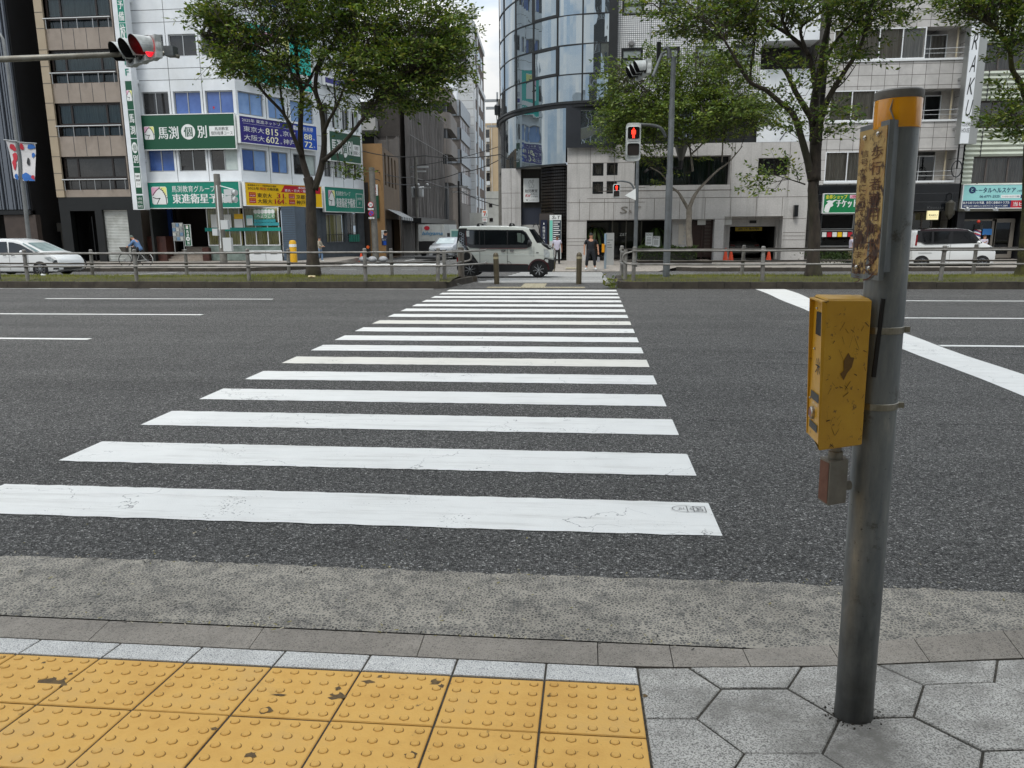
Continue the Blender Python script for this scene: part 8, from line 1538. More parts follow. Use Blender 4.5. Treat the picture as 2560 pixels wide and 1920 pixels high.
class Car:
 """side outline (x,z) pillowed across the width with tumblehome above the belt"""
 def __init__(s,name,label,cat,loc,rz,W,belt,tumble,outline,m,group=None,inset=.055):
  s.t=thing(name,label,cat,loc,rz=rz,group=group);s.W,s.belt,s.tb=W,belt,tumble;mb=MB();L0=offs(outline,inset);L1=offs(outline,inset*.3);n=len(outline);lay=[]
  for P,k in((L0,-1.),(L1,-.975),(outline,-.9),(outline,0.),(outline,.9),(L1,.975),(L0,1.)):lay.append([Vector((x,s.w(z)*k,z))for x,z in P])
  vs=sum(lay,[]);fs=[tuple(range(n))[::-1],tuple(range(6*n,7*n))]
  for j in range(6):fs+=[(j*n+i,j*n+(i+1)%n,(j+1)*n+(i+1)%n,(j+1)*n+i)for i in range(n)]
  mb.add(vs,fs);s.body=mb.build('body',m,s.t,world=False,smooth='auto')
 def w(s,z):return s.W/2-max(0,z-s.belt)*s.tb
 def side(s,name,pts,m,o=.006,sides=(-1,1),par=None):
  r=[]
  for k in sides:mb=MB();mb.poly([(x,k*(s.w(z)+o),z)for x,z in pts]);r.append(mb.build(name,m,par or s.t,world=False))
  return r
 def front(s,name,pts,m,x0,x1=None,par=None,o=.0):
  """polygon in y,z on the nose; x may run from x0 (bottom) to x1 (top) with height"""
  zs_=[z for y,z in pts];a,b=min(zs_),max(zs_);x1=x0 if x1 is None else x1
  mb=MB();mb.poly([((x0+(x1-x0)*(z-a)/max(1e-4,b-a))+o,y,z)for y,z in pts]);return mb.build(name,m,par or s.t,world=False)
 def wheel(s,x,r,y,spokes,ws=.17,red=False):
  for k in(-1,1):
   c=(x,k*y,r);ax=(0,k,0);mb=MB();mb.lathe([(r*.68,-ws),(r*.95,-ws),(r,-ws*.8),(r,-ws*.1),(r*.96,.0),(r*.8,.012),(r*.68,.006)],c,32,ax);w=mb.build('wheel',RUB,s.t,world=False,smooth='auto')
   mb=MB();mb.lathe([(r*.7,-.02),(r*.7,.01),(r*.64,.012),(r*.62,-.03),(.01,-.05)],c,32,ax);mb.build('rim',ALW if not red else DKW,w,world=False,smooth='auto')
   mb=MB();
   for i in range(spokes):
    a=2*PI*i/spokes+.2;d=Vector((math.cos(a),0,math.sin(a)));e=Vector((-math.sin(a),0,math.cos(a)));C0=Vector(c)+Vector((0,k*.004,0));p0,p1=C0+d*r*.12,C0+d*r*.66;wd=r*.055
    mb.hexa([p0-e*wd,p1-e*wd*.8,p1+e*wd*.8,p0+e*wd,p0-e*wd+Vector((0,k*.02,0)),p1-e*wd*.8+Vector((0,k*.008,0)),p1+e*wd*.8+Vector((0,k*.008,0)),p0+e*wd+Vector((0,k*.02,0))])
   mb.lathe([(r*.15,0),(r*.13,.026),(.01,.03)],c,12,ax);mb.build('spokes',ALW,w,world=False)
 def arch(s,x,r,m,R=None,o=.007):
  R=R or r*1.22
  for k in(-1,1):
   mb=MB();n=22;mb.poly([(x+r*1.14*math.cos(PI*i/n),k*(s.W/2+o*.6),r+r*1.14*math.sin(PI*i/n))for i in range(n+1)]+[(x-r*1.1,k*(s.W/2+o*.6),.12),(x+r*1.1,k*(s.W/2+o*.6),.12)]);mb.build('wheel_well',DKW,s.t,world=False)
   if m:
    mb=MB();P=[(x+R*math.cos(PI*i/n),r+R*math.sin(PI*i/n))for i in range(n+1)];Q=[(x+r*1.12*math.cos(PI*i/n),r+r*1.12*math.sin(PI*i/n))for i in range(n+1)]
    for i in range(n):mb.hexa([(P[i][0],k*(s.W/2+o),P[i][1]),(P[i+1][0],k*(s.W/2+o),P[i+1][1]),(Q[i+1][0],k*(s.W/2+o),Q[i+1][1]),(Q[i][0],k*(s.W/2+o),Q[i][1]),(P[i][0],k*(s.W/2+.03),P[i][1]),(P[i+1][0],k*(s.W/2+.03),P[i+1][1]),(Q[i+1][0],k*(s.W/2+.05),Q[i+1][1]),(Q[i][0],k*(s.W/2+.05),Q[i][1])])
    mb.build('fender_flare',m,s.t,world=False,smooth='auto')
KU=.001636;V_=lambda a,b:((a-20)*KU,(1135-b)*KU)
VVAN=26.5;g0=onV((1140+20*.11754,692),VVAN)
out=[V_(*p)for p in((22,960),(20,500),(34,300),(62,90),(85,58),(500,48),(1100,52),(1450,72),(1560,112),(1640,200),(1760,395),(1830,428),(1990,490),(2050,535),(2072,620),(2080,760),(2078,940),(2040,985),(1900,1010),(150,1010))]
vn=Car('compact_van','pale grey compact van with black lower body and hexagon decals, crossing before the far pavement','van',(g0 .x,VVAN+.74,zg(VVAN)-.0),0,1.475,1.02,.13,out,VANW);
R_=.283;xw=[V_(305,0)[0],V_(1765,0)[0]]
vn.side('black_rear_panel',[V_(*p)for p in((24,500),(38,300),(66,100),(245,97),(240,470),(270,520),(520,860),(500,1005),(60,1005),(24,940))],TRIM,.004)
vn.side('belt_band',[V_(*p)for p in((245,125),(1420,140),(1500,190),(1625,395),(1610,470),(1520,515),(520,512),(300,500),(240,450))],mat('band_charcoal','222325',rough=.3,coat=.4),.007)
vn.side('lower_cladding',[V_(*p)for p in((500,845),(1545,850),(1600,1000),(1560,1012),(500,1005))],TRIM,.012)
for nm,pts,m in(('rear_window',((255,140),(500,148),(505,438),(330,435),(258,400)),CGL),('sliding_window',((520,150),(1095,150),(1095,440),(525,440)),CGL),('front_window',((1120,160),(1410,165),(1480,205),(1590,390),(1560,440),(1120,440)),CGL)):vn.side(nm,[V_(*p)for p in pts],m,.012)
vn.side('quarter_pane',[V_(*p)for p in((1310,200),(1390,205),(1395,400),(1320,380))],mat('seen_through_glass','59645e',rough=.1),.016);vn.side('quarter_pane',[V_(*p)for p in((1405,215),(1460,250),(1470,330),(1440,400),(1405,405))],MATS['seen_through_glass'],.016)
vn.side('pillar',[V_(*p)for p in((500,140),(522,140),(527,445),(505,445))],TRIM,.017);vn.side('pillar',[V_(*p)for p in((1093,135),(1120,135),(1120,450),(1095,450))],TRIM,.017);vn.side('window_divider',[V_(*p)for p in((610,150),(622,150),(630,440),(618,440))],TRIM,.017)
vn.side('red_stripe',[V_(*p)for p in((520,512),(1480,515),(1520,505),(1520,514),(1480,524),(520,521))],mat('stripe_dull_red','6b3030',rough=.4),.009);vn.side('red_stripe',[V_(*p)for p in((212,160),(218,160),(238,470),(232,470))],MATS['stripe_dull_red'],.009);vn.side('red_stripe',[V_(*p)for p in((520,826),(1530,845),(1530,853),(520,834))],MATS['stripe_dull_red'],.013)
for a,b,c,d in((515,512,523,850),(1100,450,1108,860),(1662,480,1667,700)):vn.side('door_gap',[V_(a,b),V_(c,b),V_(c,d),V_(a,d)],DKW,.008)
vn.side('crease',[V_(*p)for p in((360,630),(1880,648),(1880,656),(370,640))],mat('crease_light','cdd3cf',rough=.3),.0075)
for a in(975,1158):vn.side('door_handle',[V_(a,545),V_(a+85,545),V_(a+90,575),V_(a+70,592),V_(a+12,592),V_(a,570)],CHR,.02)
vn.side('fuel_flap',[V_(1105+95*math.sin(t),875-92*math.cos(t))for t in np.linspace(0,PI/2,8)]+[V_(1194,876),*[V_(1105+87*math.sin(t),875-84*math.cos(t))for t in np.linspace(PI/2,0,8)]],DKW,.013,(-1,))
vn.side('side_lamp',[V_(1715,600),V_(1765,600),V_(1765,620),V_(1715,620)],TRIM,.01)
hx=[(110,205),(155,232),(158,288),(110,320),(158,345),(110,372),(158,400),(110,430),(160,456),(110,485),(160,512),(208,485),(112,540),(210,540)]
mb=MB()
for k in(-1,1):
 for a,b in hx:
  P=[V_(a+30*math.cos(PI/3*i+PI/6*0),b+30*math.sin(PI/3*i))for i in range(6)];Q=[V_(a+23*math.cos(PI/3*i),b+23*math.sin(PI/3*i))for i in range(6)]
  for i in range(6):j=(i+1)%6;mb.quad(*[(x,k*(vn.w(z)+.008),z)for x,z in(P[i],P[j],Q[j],Q[i])])
mb.build('hexagon_decals',mat('decal_silver','9aa3ad',rough=.35),vn.t,world=False)
vn.side('sticker',[V_(235,148),V_(298,148),V_(298,270),V_(235,270)],mat('sticker_pale','8f9493','c4c8c6',sc=60,rough=.5),.02)
for x in xw:vn.arch(x,R_,MAR if x>1 else TRIM,R_*1.32);vn.wheel(x,R_,.7375+.012,8,.17,True)
vn.side('sill',[V_(*p)for p in((500,990),(1560,992),(1560,1012),(500,1012))],mat('sill_grey','3c3d40',rough=.4),.016)
vn.front('windscreen',[(-.56,V_(0,405)[1]),(.56,V_(0,405)[1]),(.5,V_(0,130)[1]),(-.5,V_(0,130)[1])],CGL,V_(1772,0)[0]+.004,V_(1578,0)[0]+.02,o=.018)
vn.side('windscreen_edge',[V_(*p)for p in((1555,122),(1620,125),(1840,405),(1725,405))],CGL,.0045)
mb=MB();mb.poly([(V_(a,b)[0],y,V_(a,b)[1]+.012)for a,b,y in((1800,418,-.62),(1990,488,-.66),(2052,540,-.6),(2052,540,.6),(1990,488,.66),(1800,418,.62))]);mb.build('bonnet_cover',TRIM,vn.t,world=False)
vn.side('bonnet_side',[V_(*p)for p in((1815,424),(1915,450),(2045,535),(1975,540),(1880,480))],TRIM,.006)
vn.side('headlamp',[V_(*p)for p in((1872,525),(1950,545),(1995,600),(1995,705),(1880,700))],HLM,.008);vn.front('headlamp',[(-.66,.72),(-.42,.72),(-.42,.98),(-.66,1.0)],HLM,V_(2078,0)[0]+.006);vn.front('headlamp',[(.66,.72),(.42,.72),(.42,.98),(.66,1.0)],HLM,V_(2078,0)[0]+.006);vn.front('grille',[(-.4,.74),(.4,.74),(.4,.92),(-.4,.92)],CHR,V_(2078,0)[0]+.006)
vn.side('front_bumper',[V_(*p)for p in((1890,715),(2085,745),(2082,945),(2040,1010),(1930,1010),(1915,880),(1850,790))],TRIM,.012);vn.front('front_bumper',[(-.7,.28),(.7,.28),(.7,.66),(-.7,.66)],TRIM,V_(2084,0)[0]+.004)
vn.side('bumper_sticker',[V_(1895,745),V_(1965,752),V_(1965,815),V_(1895,812)],MATS['sticker_pale'],.018);vn.side('bumper_trim',[V_(1885,705),V_(2070,725),V_(2085,760),V_(1985,742)],mat('trim_grey','8b8e8c',rough=.4),.016)
mb=MB();x=V_(2060,0)[0];
for dx in(.0,.06):mb.tube([(x+dx,-.55,V_(0,990)[1]),(x+dx,-.55,V_(0,800)[1])],.014,6)
mb.tube([(x,-.55,V_(0,995)[1]),(x+.06,-.55,V_(0,995)[1])],.014,6);mb.build('guard_bar',mat('bar_brass','8a7f5a',rough=.35,metal=.7),vn.t,world=False)
mb=MB();c=V_(1560,440);mb.ball((c[0]+.02,-.86,c[1]+.04),(.07,.1,.13),12,8);mb.build('door_mirror',TRIM,vn.t,world=False,smooth=True);mb=MB();mb.ball((c[0]+.02,.86,c[1]+.04),(.07,.1,.13),12,8);mb.build('door_mirror',TRIM,vn.t,world=False,smooth=True)
for a in(480,1165):
 x,z=V_(a,50);mb=MB();mb.tube([(x,-.6,z+.075),(x,.6,z+.075)],.016,6);
 for y in(-.58,.58):mb.hexa([(x-.065,y-.05,z-.055),(x+.065,y-.05,z-.055),(x+.065,y+.05,z-.055),(x-.065,y+.05,z-.055),(x-.03,y-.03,z+.07),(x+.03,y-.03,z+.07),(x+.03,y+.03,z+.07),(x-.03,y+.03,z+.07)])
 mb.build('roof_bar',TRIM,vn.t,world=False)
vn.side('tail_lamp',[V_(24,700),V_(60,700),V_(60,830),V_(24,830)],REDC,.01);mb=MB();x,z=V_(1430,80);mb.ball((x,-.3,z+.01),(.03,.02,.015),8,4);mb.build('roof_antenna',TRIM,vn.t,world=False)
mb=MB();mb.box(.35,2.9,-.5,.5,.2,.3);mb.build('underbody',DKW,vn.t,world=False)
def generic(name,label,loc,rz,Ln,W,Hh,m,prof,wins,wx,r,belt,tb=.16,spokes=5,group=None,cat='car'):
 c=Car(name,label,cat,loc,rz,W,belt,tb,prof,m,group)
 for nm,p,mm in wins:c.side(nm,p,mm,.008)
 for x in wx:c.arch(x,r,None);c.wheel(x,r,W/2+.012,spokes,.2)
 mb=MB();mb.box(.5,Ln-.6,-W*.4,W*.4,.16,.3);mb.build('underbody',DKW,c.t,world=False);return c
VM=28.;fwx=onV(z6(345,1000),VM).x
prof=[(0.05,.3),(.0,.9),(.12,1.4),(.35,1.66),(.8,1.71),(2.0,1.72),(2.55,1.67),(2.86,1.6),(3.78,1.16),(4.26,1.03),(4.53,.89),(4.67,.68),(4.66,.32),(4.5,.22),(.2,.22)]
mv=generic('minivan','white minivan at the left edge behind the fences, nose to the right',(fwx-3.75*.86,VM+.8,zg(VM)),0,4.7,1.72,1.72,CARW,prof,[('rear_window',[(.4,1.1),(.5,1.52),(1.5,1.58),(1.5,1.08)],CGL),('middle_window',[(1.58,1.08),(1.58,1.58),(2.2,1.58),(2.25,1.06)],CGL),('front_window',[(2.33,1.06),(2.28,1.56),(2.5,1.55),(2.85,1.46),(3.5,1.12),(3.45,1.05)],CGL)],(.95,3.75),.325,1.02,.2,9)
mv.t.scale=(.86,.9,.85);mv.front('windscreen',[(-.66,1.12),(.66,1.12),(.56,1.53),(-.56,1.53)],CGLL,3.87,3.02,o=.02);mv.side('windscreen_edge',[(3.8,1.14),(2.97,1.54),(2.98,1.47),(3.58,1.14)],CGLL,.004)
mv.side('headlamp',[(3.98,.86),(4.28,.9),(4.5,.74),(4.42,.66),(4.2,.72)],HLM,.008);mv.front('grille',[(-.5,.6),(.5,.6),(.46,.76),(-.46,.76)],CHR,4.67,4.6,o=.006);mv.front('lower_grille',[(-.62,.3),(.62,.3),(.6,.42),(-.6,.42)],TRIM,4.67,o=.006);mv.side('side_grille',[(4.36,.62),(4.62,.64),(4.58,.76),(4.46,.74)],mat('grille_dark','24272a','6c7074',sc=40,rough=.2,metal=.6),.008);mv.side('lower_grille',[(4.36,.32),(4.64,.33),(4.64,.4),(4.38,.4)],TRIM,.008)
mb=MB();mb.ball((3.02,-.95,1.12),(.1,.1,.08),12,8);mb.build('door_mirror',CARW,mv.t,world=False,smooth=True)
for x in(1.54,2.3,3.2):mv.side('door_gap',[(x,.3),(x+.012,.3),(x+.012,1.05),(x,1.05)],TRIM,.007)
for x in(2.02,2.42):mv.side('door_handle',[(x,.93),(x+.18,.95),(x+.18,.98),(x,.97)],CHR,.02)
mv.side('side_crease',[(.1,.62),(2.8,.46),(2.8,.475),(.1,.64)],mat('crease_grey','8d9090',rough=.4),.0075)
VR=onG(zr(1265,1015)).y;rx0,rx1=onV(zr(1265,960),VR).x,onV(zr(1820,960),VR).x;wb=rx1-rx0;k=wb/2.46
prof=[(.03,.3),(.0,.8),(.05,1.15),(.14,1.6),(.3,1.7),(.8,1.76),(1.8,1.76),(2.25,1.7),(2.45,1.6),(2.86,1.17),(3.1,1.07),(3.34,.95),(3.42,.75),(3.42,.4),(3.3,.22),(.15,.22)]
rc=generic('boxy_car','boxy white car with dark roof behind the right fences, nose to the right',(rx0-.42*k,VR+.74,zg(VR)),0,3.4,1.475,1.76,CARW,prof,[('upper_band',[(.12,1.2),(.16,1.68),(2.2,1.68),(2.44,1.58),(2.82,1.14),(.5,1.1),(.3,1.2)],TRIM),('rear_window',[(.36,1.25),(.36,1.6),(.75,1.62),(.75,1.16),(.55,1.14)],CGL),('middle_window',[(.84,1.14),(.84,1.62),(1.5,1.63),(1.5,1.12)],CGL),('front_window',[(1.6,1.12),(1.6,1.63),(2.15,1.61),(2.35,1.52),(2.62,1.14)],CGL)],(.42,2.88),.29,1.05,.1,5)
rc.t.scale=(k,1,k*1.0);mb=MB();mb.poly([(x,y,1.765)for x,y in((.3,-.6),(2.0,-.6),(2.3,-.55),(2.3,.55),(2.0,.6),(.3,.6))]);mb.build('dark_roof',mat('roof_maroon','2f1c20',rough=.2,coat=.6),rc.t,world=False);rc.side('roof_edge',[(.2,1.66),(.3,1.71),(.8,1.75),(1.8,1.75),(2.25,1.69),(2.2,1.66)],MATS['roof_maroon'],.01)
rc.side('tail_lamp',[(.08,1.05),(.16,1.05),(.18,1.5),(.12,1.5)],REDC,.012);rc.side('door_gap',[(1.54,.3),(1.552,.3),(1.552,1.1),(1.54,1.1)],TRIM,.007);rc.side('slide_rail',[(.25,.72),(.8,.72),(.8,.735),(.25,.735)],TRIM,.007);rc.side('door_handle',[(1.3,.98),(1.48,.98),(1.48,1.01),(1.3,1.01)],CHR,.02);rc.front('windscreen',[(-.58,1.16),(.58,1.16),(.5,1.6),(-.5,1.6)],CGL,2.87,2.46,o=.01);rc.side('headlamp',[(3.1,.84),(3.34,.8),(3.36,.95),(3.15,1.0)],HLM,.008);mb=MB();mb.ball((2.62,-.86,1.16),(.07,.1,.08),12,8);mb.build('door_mirror',CARW,rc.t,world=False,smooth=True)
for x in(.5,2.9):pass
VL=54.;lc=onV(z7(2108,900),VL);lcx=onV(z8(470,850),VL).x
prof=[(.0,.3),(-.02,.6),(.06,.85),(.3,.98),(1.0,1.08),(1.75,1.5),(2.4,1.56),(3.4,1.5),(4.0,1.1),(4.1,.9),(4.1,.35),(3.9,.2),(.15,.2)]
prof=[(4.1-x,z)for x,z in prof][::-1]
lf=generic('hatchback','silver hatchback facing the viewer in the side street',(lcx+.15,VL,zg(VL)),-PI/2-.12,4.1,1.76,1.56,CARS,[(x-4.1,z)for x,z in prof],[('front_window',[(-1.7,1.06),(-1.95,1.45),(-2.5,1.48),(-2.5,1.04)],CGL),('rear_window',[(-2.58,1.04),(-2.58,1.48),(-3.1,1.44),(-3.4,1.1)],CGL)],(-.85,-3.35),.32,1.0,.2,5)
lf.front('windscreen',[(-.68,1.1),(.68,1.1),(.58,1.48),(-.58,1.48)],mat('windscreen_bright','8fa0a2','b9c4c4',sc=1.4,rough=.05,spec=.9),-1.02,-1.7,o=.015);lf.front('grille',[(-.32,.52),(.32,.52),(.5,.74),(.3,.66),(-.3,.66),(-.5,.74)],TRIM,.025,.02,o=.006);lf.front('headlamp',[(-.84,.72),(-.55,.68),(-.5,.76),(-.8,.9)],HLM,-.01,-.06,o=.03);lf.front('headlamp',[(.84,.72),(.55,.68),(.5,.76),(.8,.9)],HLM,-.01,-.06,o=.03);lf.front('lower_grille',[(-.6,.28),(.6,.28),(.55,.42),(-.55,.42)],TRIM,.02,o=.006);lf.front('number_plate',[(-.17,.42),(.17,.42),(.17,.52),(-.17,.52)],SW,.034)
for y in(-.98,.98):mb=MB();mb.ball((-1.55,y,1.05),(.08,.12,.08),10,6);mb.build('door_mirror',CARS,lf.t,world=False,smooth=True)
VT=60.;a,b=onV(z8(302,850),VT),onV(z8(540,850),VT);zt_=onV(z8(400,625),VT).z;z0=onV(z8(400,770),VT).z;TB=mat('truck_box','a9adab','b7bbb9',sc=1,rough=.45,dirt='8b8d8a',dsc=.8)
t=thing('delivery_truck','white box truck with blue lettering, parked in the side street behind the hatchback','truck',(a.x+1,VT,zg(VT)));FTK=Fr((a.x,VT),(a.x+2.05,VT+.1));FTS=Fr((a.x+2.05,VT+.1),(b.x,VT+5.));mb=MB();P=[FTK.pt(0,0),FTK.pt(FTK.L,0),FTS.pt(FTS.L,0),FTS.pt(FTS.L,0)-FTK.d*2.0];mb.prism([(p.x,p.y,z0)for p in P],(0,0,zt_-z0));mb.build('cargo_box',TB,t)
mb=MB();mb.fbox(FTK,FTK.L*.5-.01,FTK.L*.5+.01,z0+.1,zt_-.1,0,.012);[mb.fbox(FTK,s-.012,s+.012,z0+.05,zt_-.05,0,.03)for s in(FTK.L*.12,FTK.L*.88)];mb.build('door_bars',ALU,t);lettering(t,'Ishiyama',FTK,(.25,1.85,z0+(zt_-z0)*.3,z0+(zt_-z0)*.58),.035,mat('truck_blue','2f7aa8'),slant=.4,bold=1);disc_on(t,FTK,(FTK.L*.33,z0+(zt_-z0)*.78),.22,.03,RED,'emblem',rz=.16);mb=MB();mb.poly([FTS.pt(FTS.L*.3,z0+.4,.02),FTS.pt(FTS.L*.75,zt_-.5,.02),FTS.pt(FTS.L*.6,z0+.5,.02)]);mb.build('side_emblem',mat('violet_mark','5a5f93'),t)
mb=MB();mb.prism([(p.x,p.y,zg(VT)+.45)for p in P],(0,0,z0-zg(VT)-.47));mb.build('chassis',TRIM,t);
for p in(FTK.pt(.3,0,-.5),FTK.pt(1.75,0,-.5)):mb=MB();mb.lathe([(.2,-.15),(.38,-.14),(.4,0),(.38,.14),(.2,.15)],(p.x,p.y,zg(VT)+.38),20,(1,0,0));mb.build('wheel',RUB,t,smooth='auto')
VG2=57.;a=onV(z8(575,850),VG2).x;t=thing('delivery_van','pale green tall van half hidden between the hatchback and the compact van','van',(a+.9,VG2,zg(VG2)));F=Fr((a,VG2),(a+1.75,VG2));zt_=F.px(z8(620,668))[1];mb=MB();mb.fbox(F,0,F.L,zg(VG2)+.35,zt_,-4,0);mb.build('body',mat('van_mint','9fb0a8',rough=.35,coat=.4),t);mb=MB();mb.fbox(F,.1,F.L-.1,F.px(z8(620,760))[1],F.px(z8(620,682))[1],0,.03);mb.build('windscreen',mat('teal_windscreen','3f6b68','567f7b',sc=1.2,rough=.06),t);mb=MB();mb.fbox(F,-.25,-.05,F.px(z8(578,735))[1],F.px(z8(578,700))[1],-.2,-.1);mb.build('door_mirror',TRIM,t)
for s in(.2,1.5):p=F.pt(s,0,-.6);mb=MB();mb.lathe([(.2,-.1),(.34,-.09),(.35,0),(.34,.09),(.2,.1)],(p.x,p.y,zg(VG2)+.34),18,(1,0,0));mb.build('wheel',RUB,t,smooth='auto')
p=FG.pt(FG.px(zs(1320,740),-3)[0],ZS,-3.);gz=FG.px(zs(1320,705),-3)
prof=[(0,.3),(.02,.7),(.2,.85),(1.0,.95),(1.7,1.38),(2.6,1.42),(3.6,1.1),(4.3,.95),(4.4,.4),(4.2,.2),(.2,.2)]
gc=generic('parked_saloon','pale saloon parked in the dark garage',(p.x,p.y,ZS),PI/2,4.4,1.75,1.42,mat('saloon_grey','8f8f8d',rough=.3,coat=.4),prof,[('front_window',[(1.2,.98),(1.75,1.32),(2.5,1.34),(2.5,.98)],CGL)],(.85,3.5),.31,.95,.2,5);gc.front('windscreen',[(-.65,.98),(.65,.98),(.55,1.34),(-.55,1.34)],CGL,.98,1.62,o=-.012)
gc.front('tail_lamp',[(-.8,.68),(-.55,.66),(-.55,.78),(-.8,.8)],REDC,.03,o=-.04);gc.front('tail_lamp',[(.8,.68),(.55,.66),(.55,.78),(.8,.8)],REDC,.03,o=-.04);gc.front('number_plate',[(-.17,.5),(.17,.5),(.17,.6),(-.17,.6)],SW,.0,o=-.02)
# -- bicycles
def bicycle(label,loc,rz,mf,basket=True,wb=1.12,r=.33):
 t=thing('bicycle',label,'bicycle',loc,rz=rz)
 for x in(0,wb):
  mb=MB();n=26;mb.tube([(x+r*math.cos(2*PI*i/n),0,r+r*math.sin(2*PI*i/n))for i in range(n+1)],.02,6,False);w=mb.build('wheel',RUB,t,world=False,smooth=True)
  mb=MB();[mb.tube([(x,.01*(-1)**i,r),(x+r*.95*math.cos(2*PI*i/14),0,r+r*.95*math.sin(2*PI*i/14))],.004,3,False)for i in range(14)];mb.lathe([(.025,-.04),(.025,.04)],(x,0,r),8,(0,1,0));mb.build('spokes',ALU,w,world=False)
 mb=MB();bb=(.47,0,.28);mb.tube([(0,0,r),bb],.014,6);mb.tube([bb,(.3,0,.78)],.016,6);mb.tube([bb,(.6,0,.36),(.86,0,.72)],.02,6);mb.tube([(0,.0,r),(.33,0,.68)],.01,6);mb.tube([(wb,0,r),(wb-.08,0,.5),(.86,0,.72),(.83,0,.98)],.015,6);mb.build('frame',mf,t,world=False)
 mb=MB();mb.tube([(.83,0,.98),(.84,.12,1.0),(.72,.27,.96)],.012,6);mb.tube([(.83,0,.98),(.84,-.12,1.0),(.72,-.27,.96)],.012,6);mb.build('handlebar',CHR,t,world=False);mb=MB();mb.ball((.27,0,.82),(.14,.09,.05),12,6);mb.build('saddle',TRIM,t,world=False,smooth=True)
 mb=MB();n=12;mb.tube([(wb+.36*math.cos(a),0,r+.36*math.sin(a))for a in np.linspace(.6,2.6,n)],.02,5);mb.tube([(.36*math.cos(a),0,r+.36*math.sin(a))for a in np.linspace(.8,3.4,n)],.02,5);mb.build('mudguard',mf,t,world=False)
 if basket:mb=MB();mb.hexa([(.95,-.14,.72),(1.18,-.12,.74),(1.18,.12,.74),(.95,.14,.72),(.92,-.19,.98),(1.28,-.17,.98),(1.28,.17,.98),(.92,.19,.98)]);mb.build('basket',mat('basket_dark','3d3a36','57534d',sc=60,rough=.6),t,world=False)
 return t
VY=35.;p=onV(z7(-440,960),VY);bicycle('dark bicycle parked behind the minivan nose',(onV(z6(660,985),VY).x+.1,VY,zg(VY)+.02),PI+.5,mat('bike_black','1a1b1d',rough=.4));
VC=37.;cb_=onV(z6(1265,955),VC);cf_=onV(z6(1080,955),VC);BY=bicycle('pale bicycle ridden to the left past the white shutter',(cb_.x,VC,ZS),PI,mat('bike_pale','b5b7b4',rough=.4));
# -- people
def skin_mesh(chains,sub=2):
 """chains: lists of (point, radius); shared points join.  One continuous skinned surface."""
 V,E,R,idx=[],[],[],{}
 for ch in chains:
  prev=None
  for p,r in ch:
   k=tuple(round(c,4)for c in p)
   if k not in idx:idx[k]=len(V);V.append(p);R.append(r)
   i=idx[k]
   if prev is not None and prev!=i:E.append((prev,i))
   prev=i
 me=bpy.data.meshes.new('body');me.from_pydata(V,E,[]);o=bpy.data.objects.new('body',me);COL.objects.link(o)
 md=o.modifiers.new('s','SKIN');
 for i,sv in enumerate(me.skin_vertices[0].data):rr=R[i];sv.radius=rr if isinstance(rr,tuple)else(rr,rr);sv.use_root=(i==0)
 ss=o.modifiers.new('u','SUBSURF');ss.levels=sub;ss.render_levels=sub
 dg=bpy.context.evaluated_depsgraph_get();m2=bpy.data.meshes.new_from_object(o.evaluated_get(dg));bpy.data.objects.remove(o);m2 .polygons.foreach_set('use_smooth',[True]*len(m2 .polygons));return m2
SKN=mat('skin_tone','a97a60','b98a6e',sc=9,rough=.55);HAIR=mat('hair_black','0f0d0c','1c1917',sc=20,rough=.6);SHOEW=mat('shoe_white','b9bab8',rough=.5)
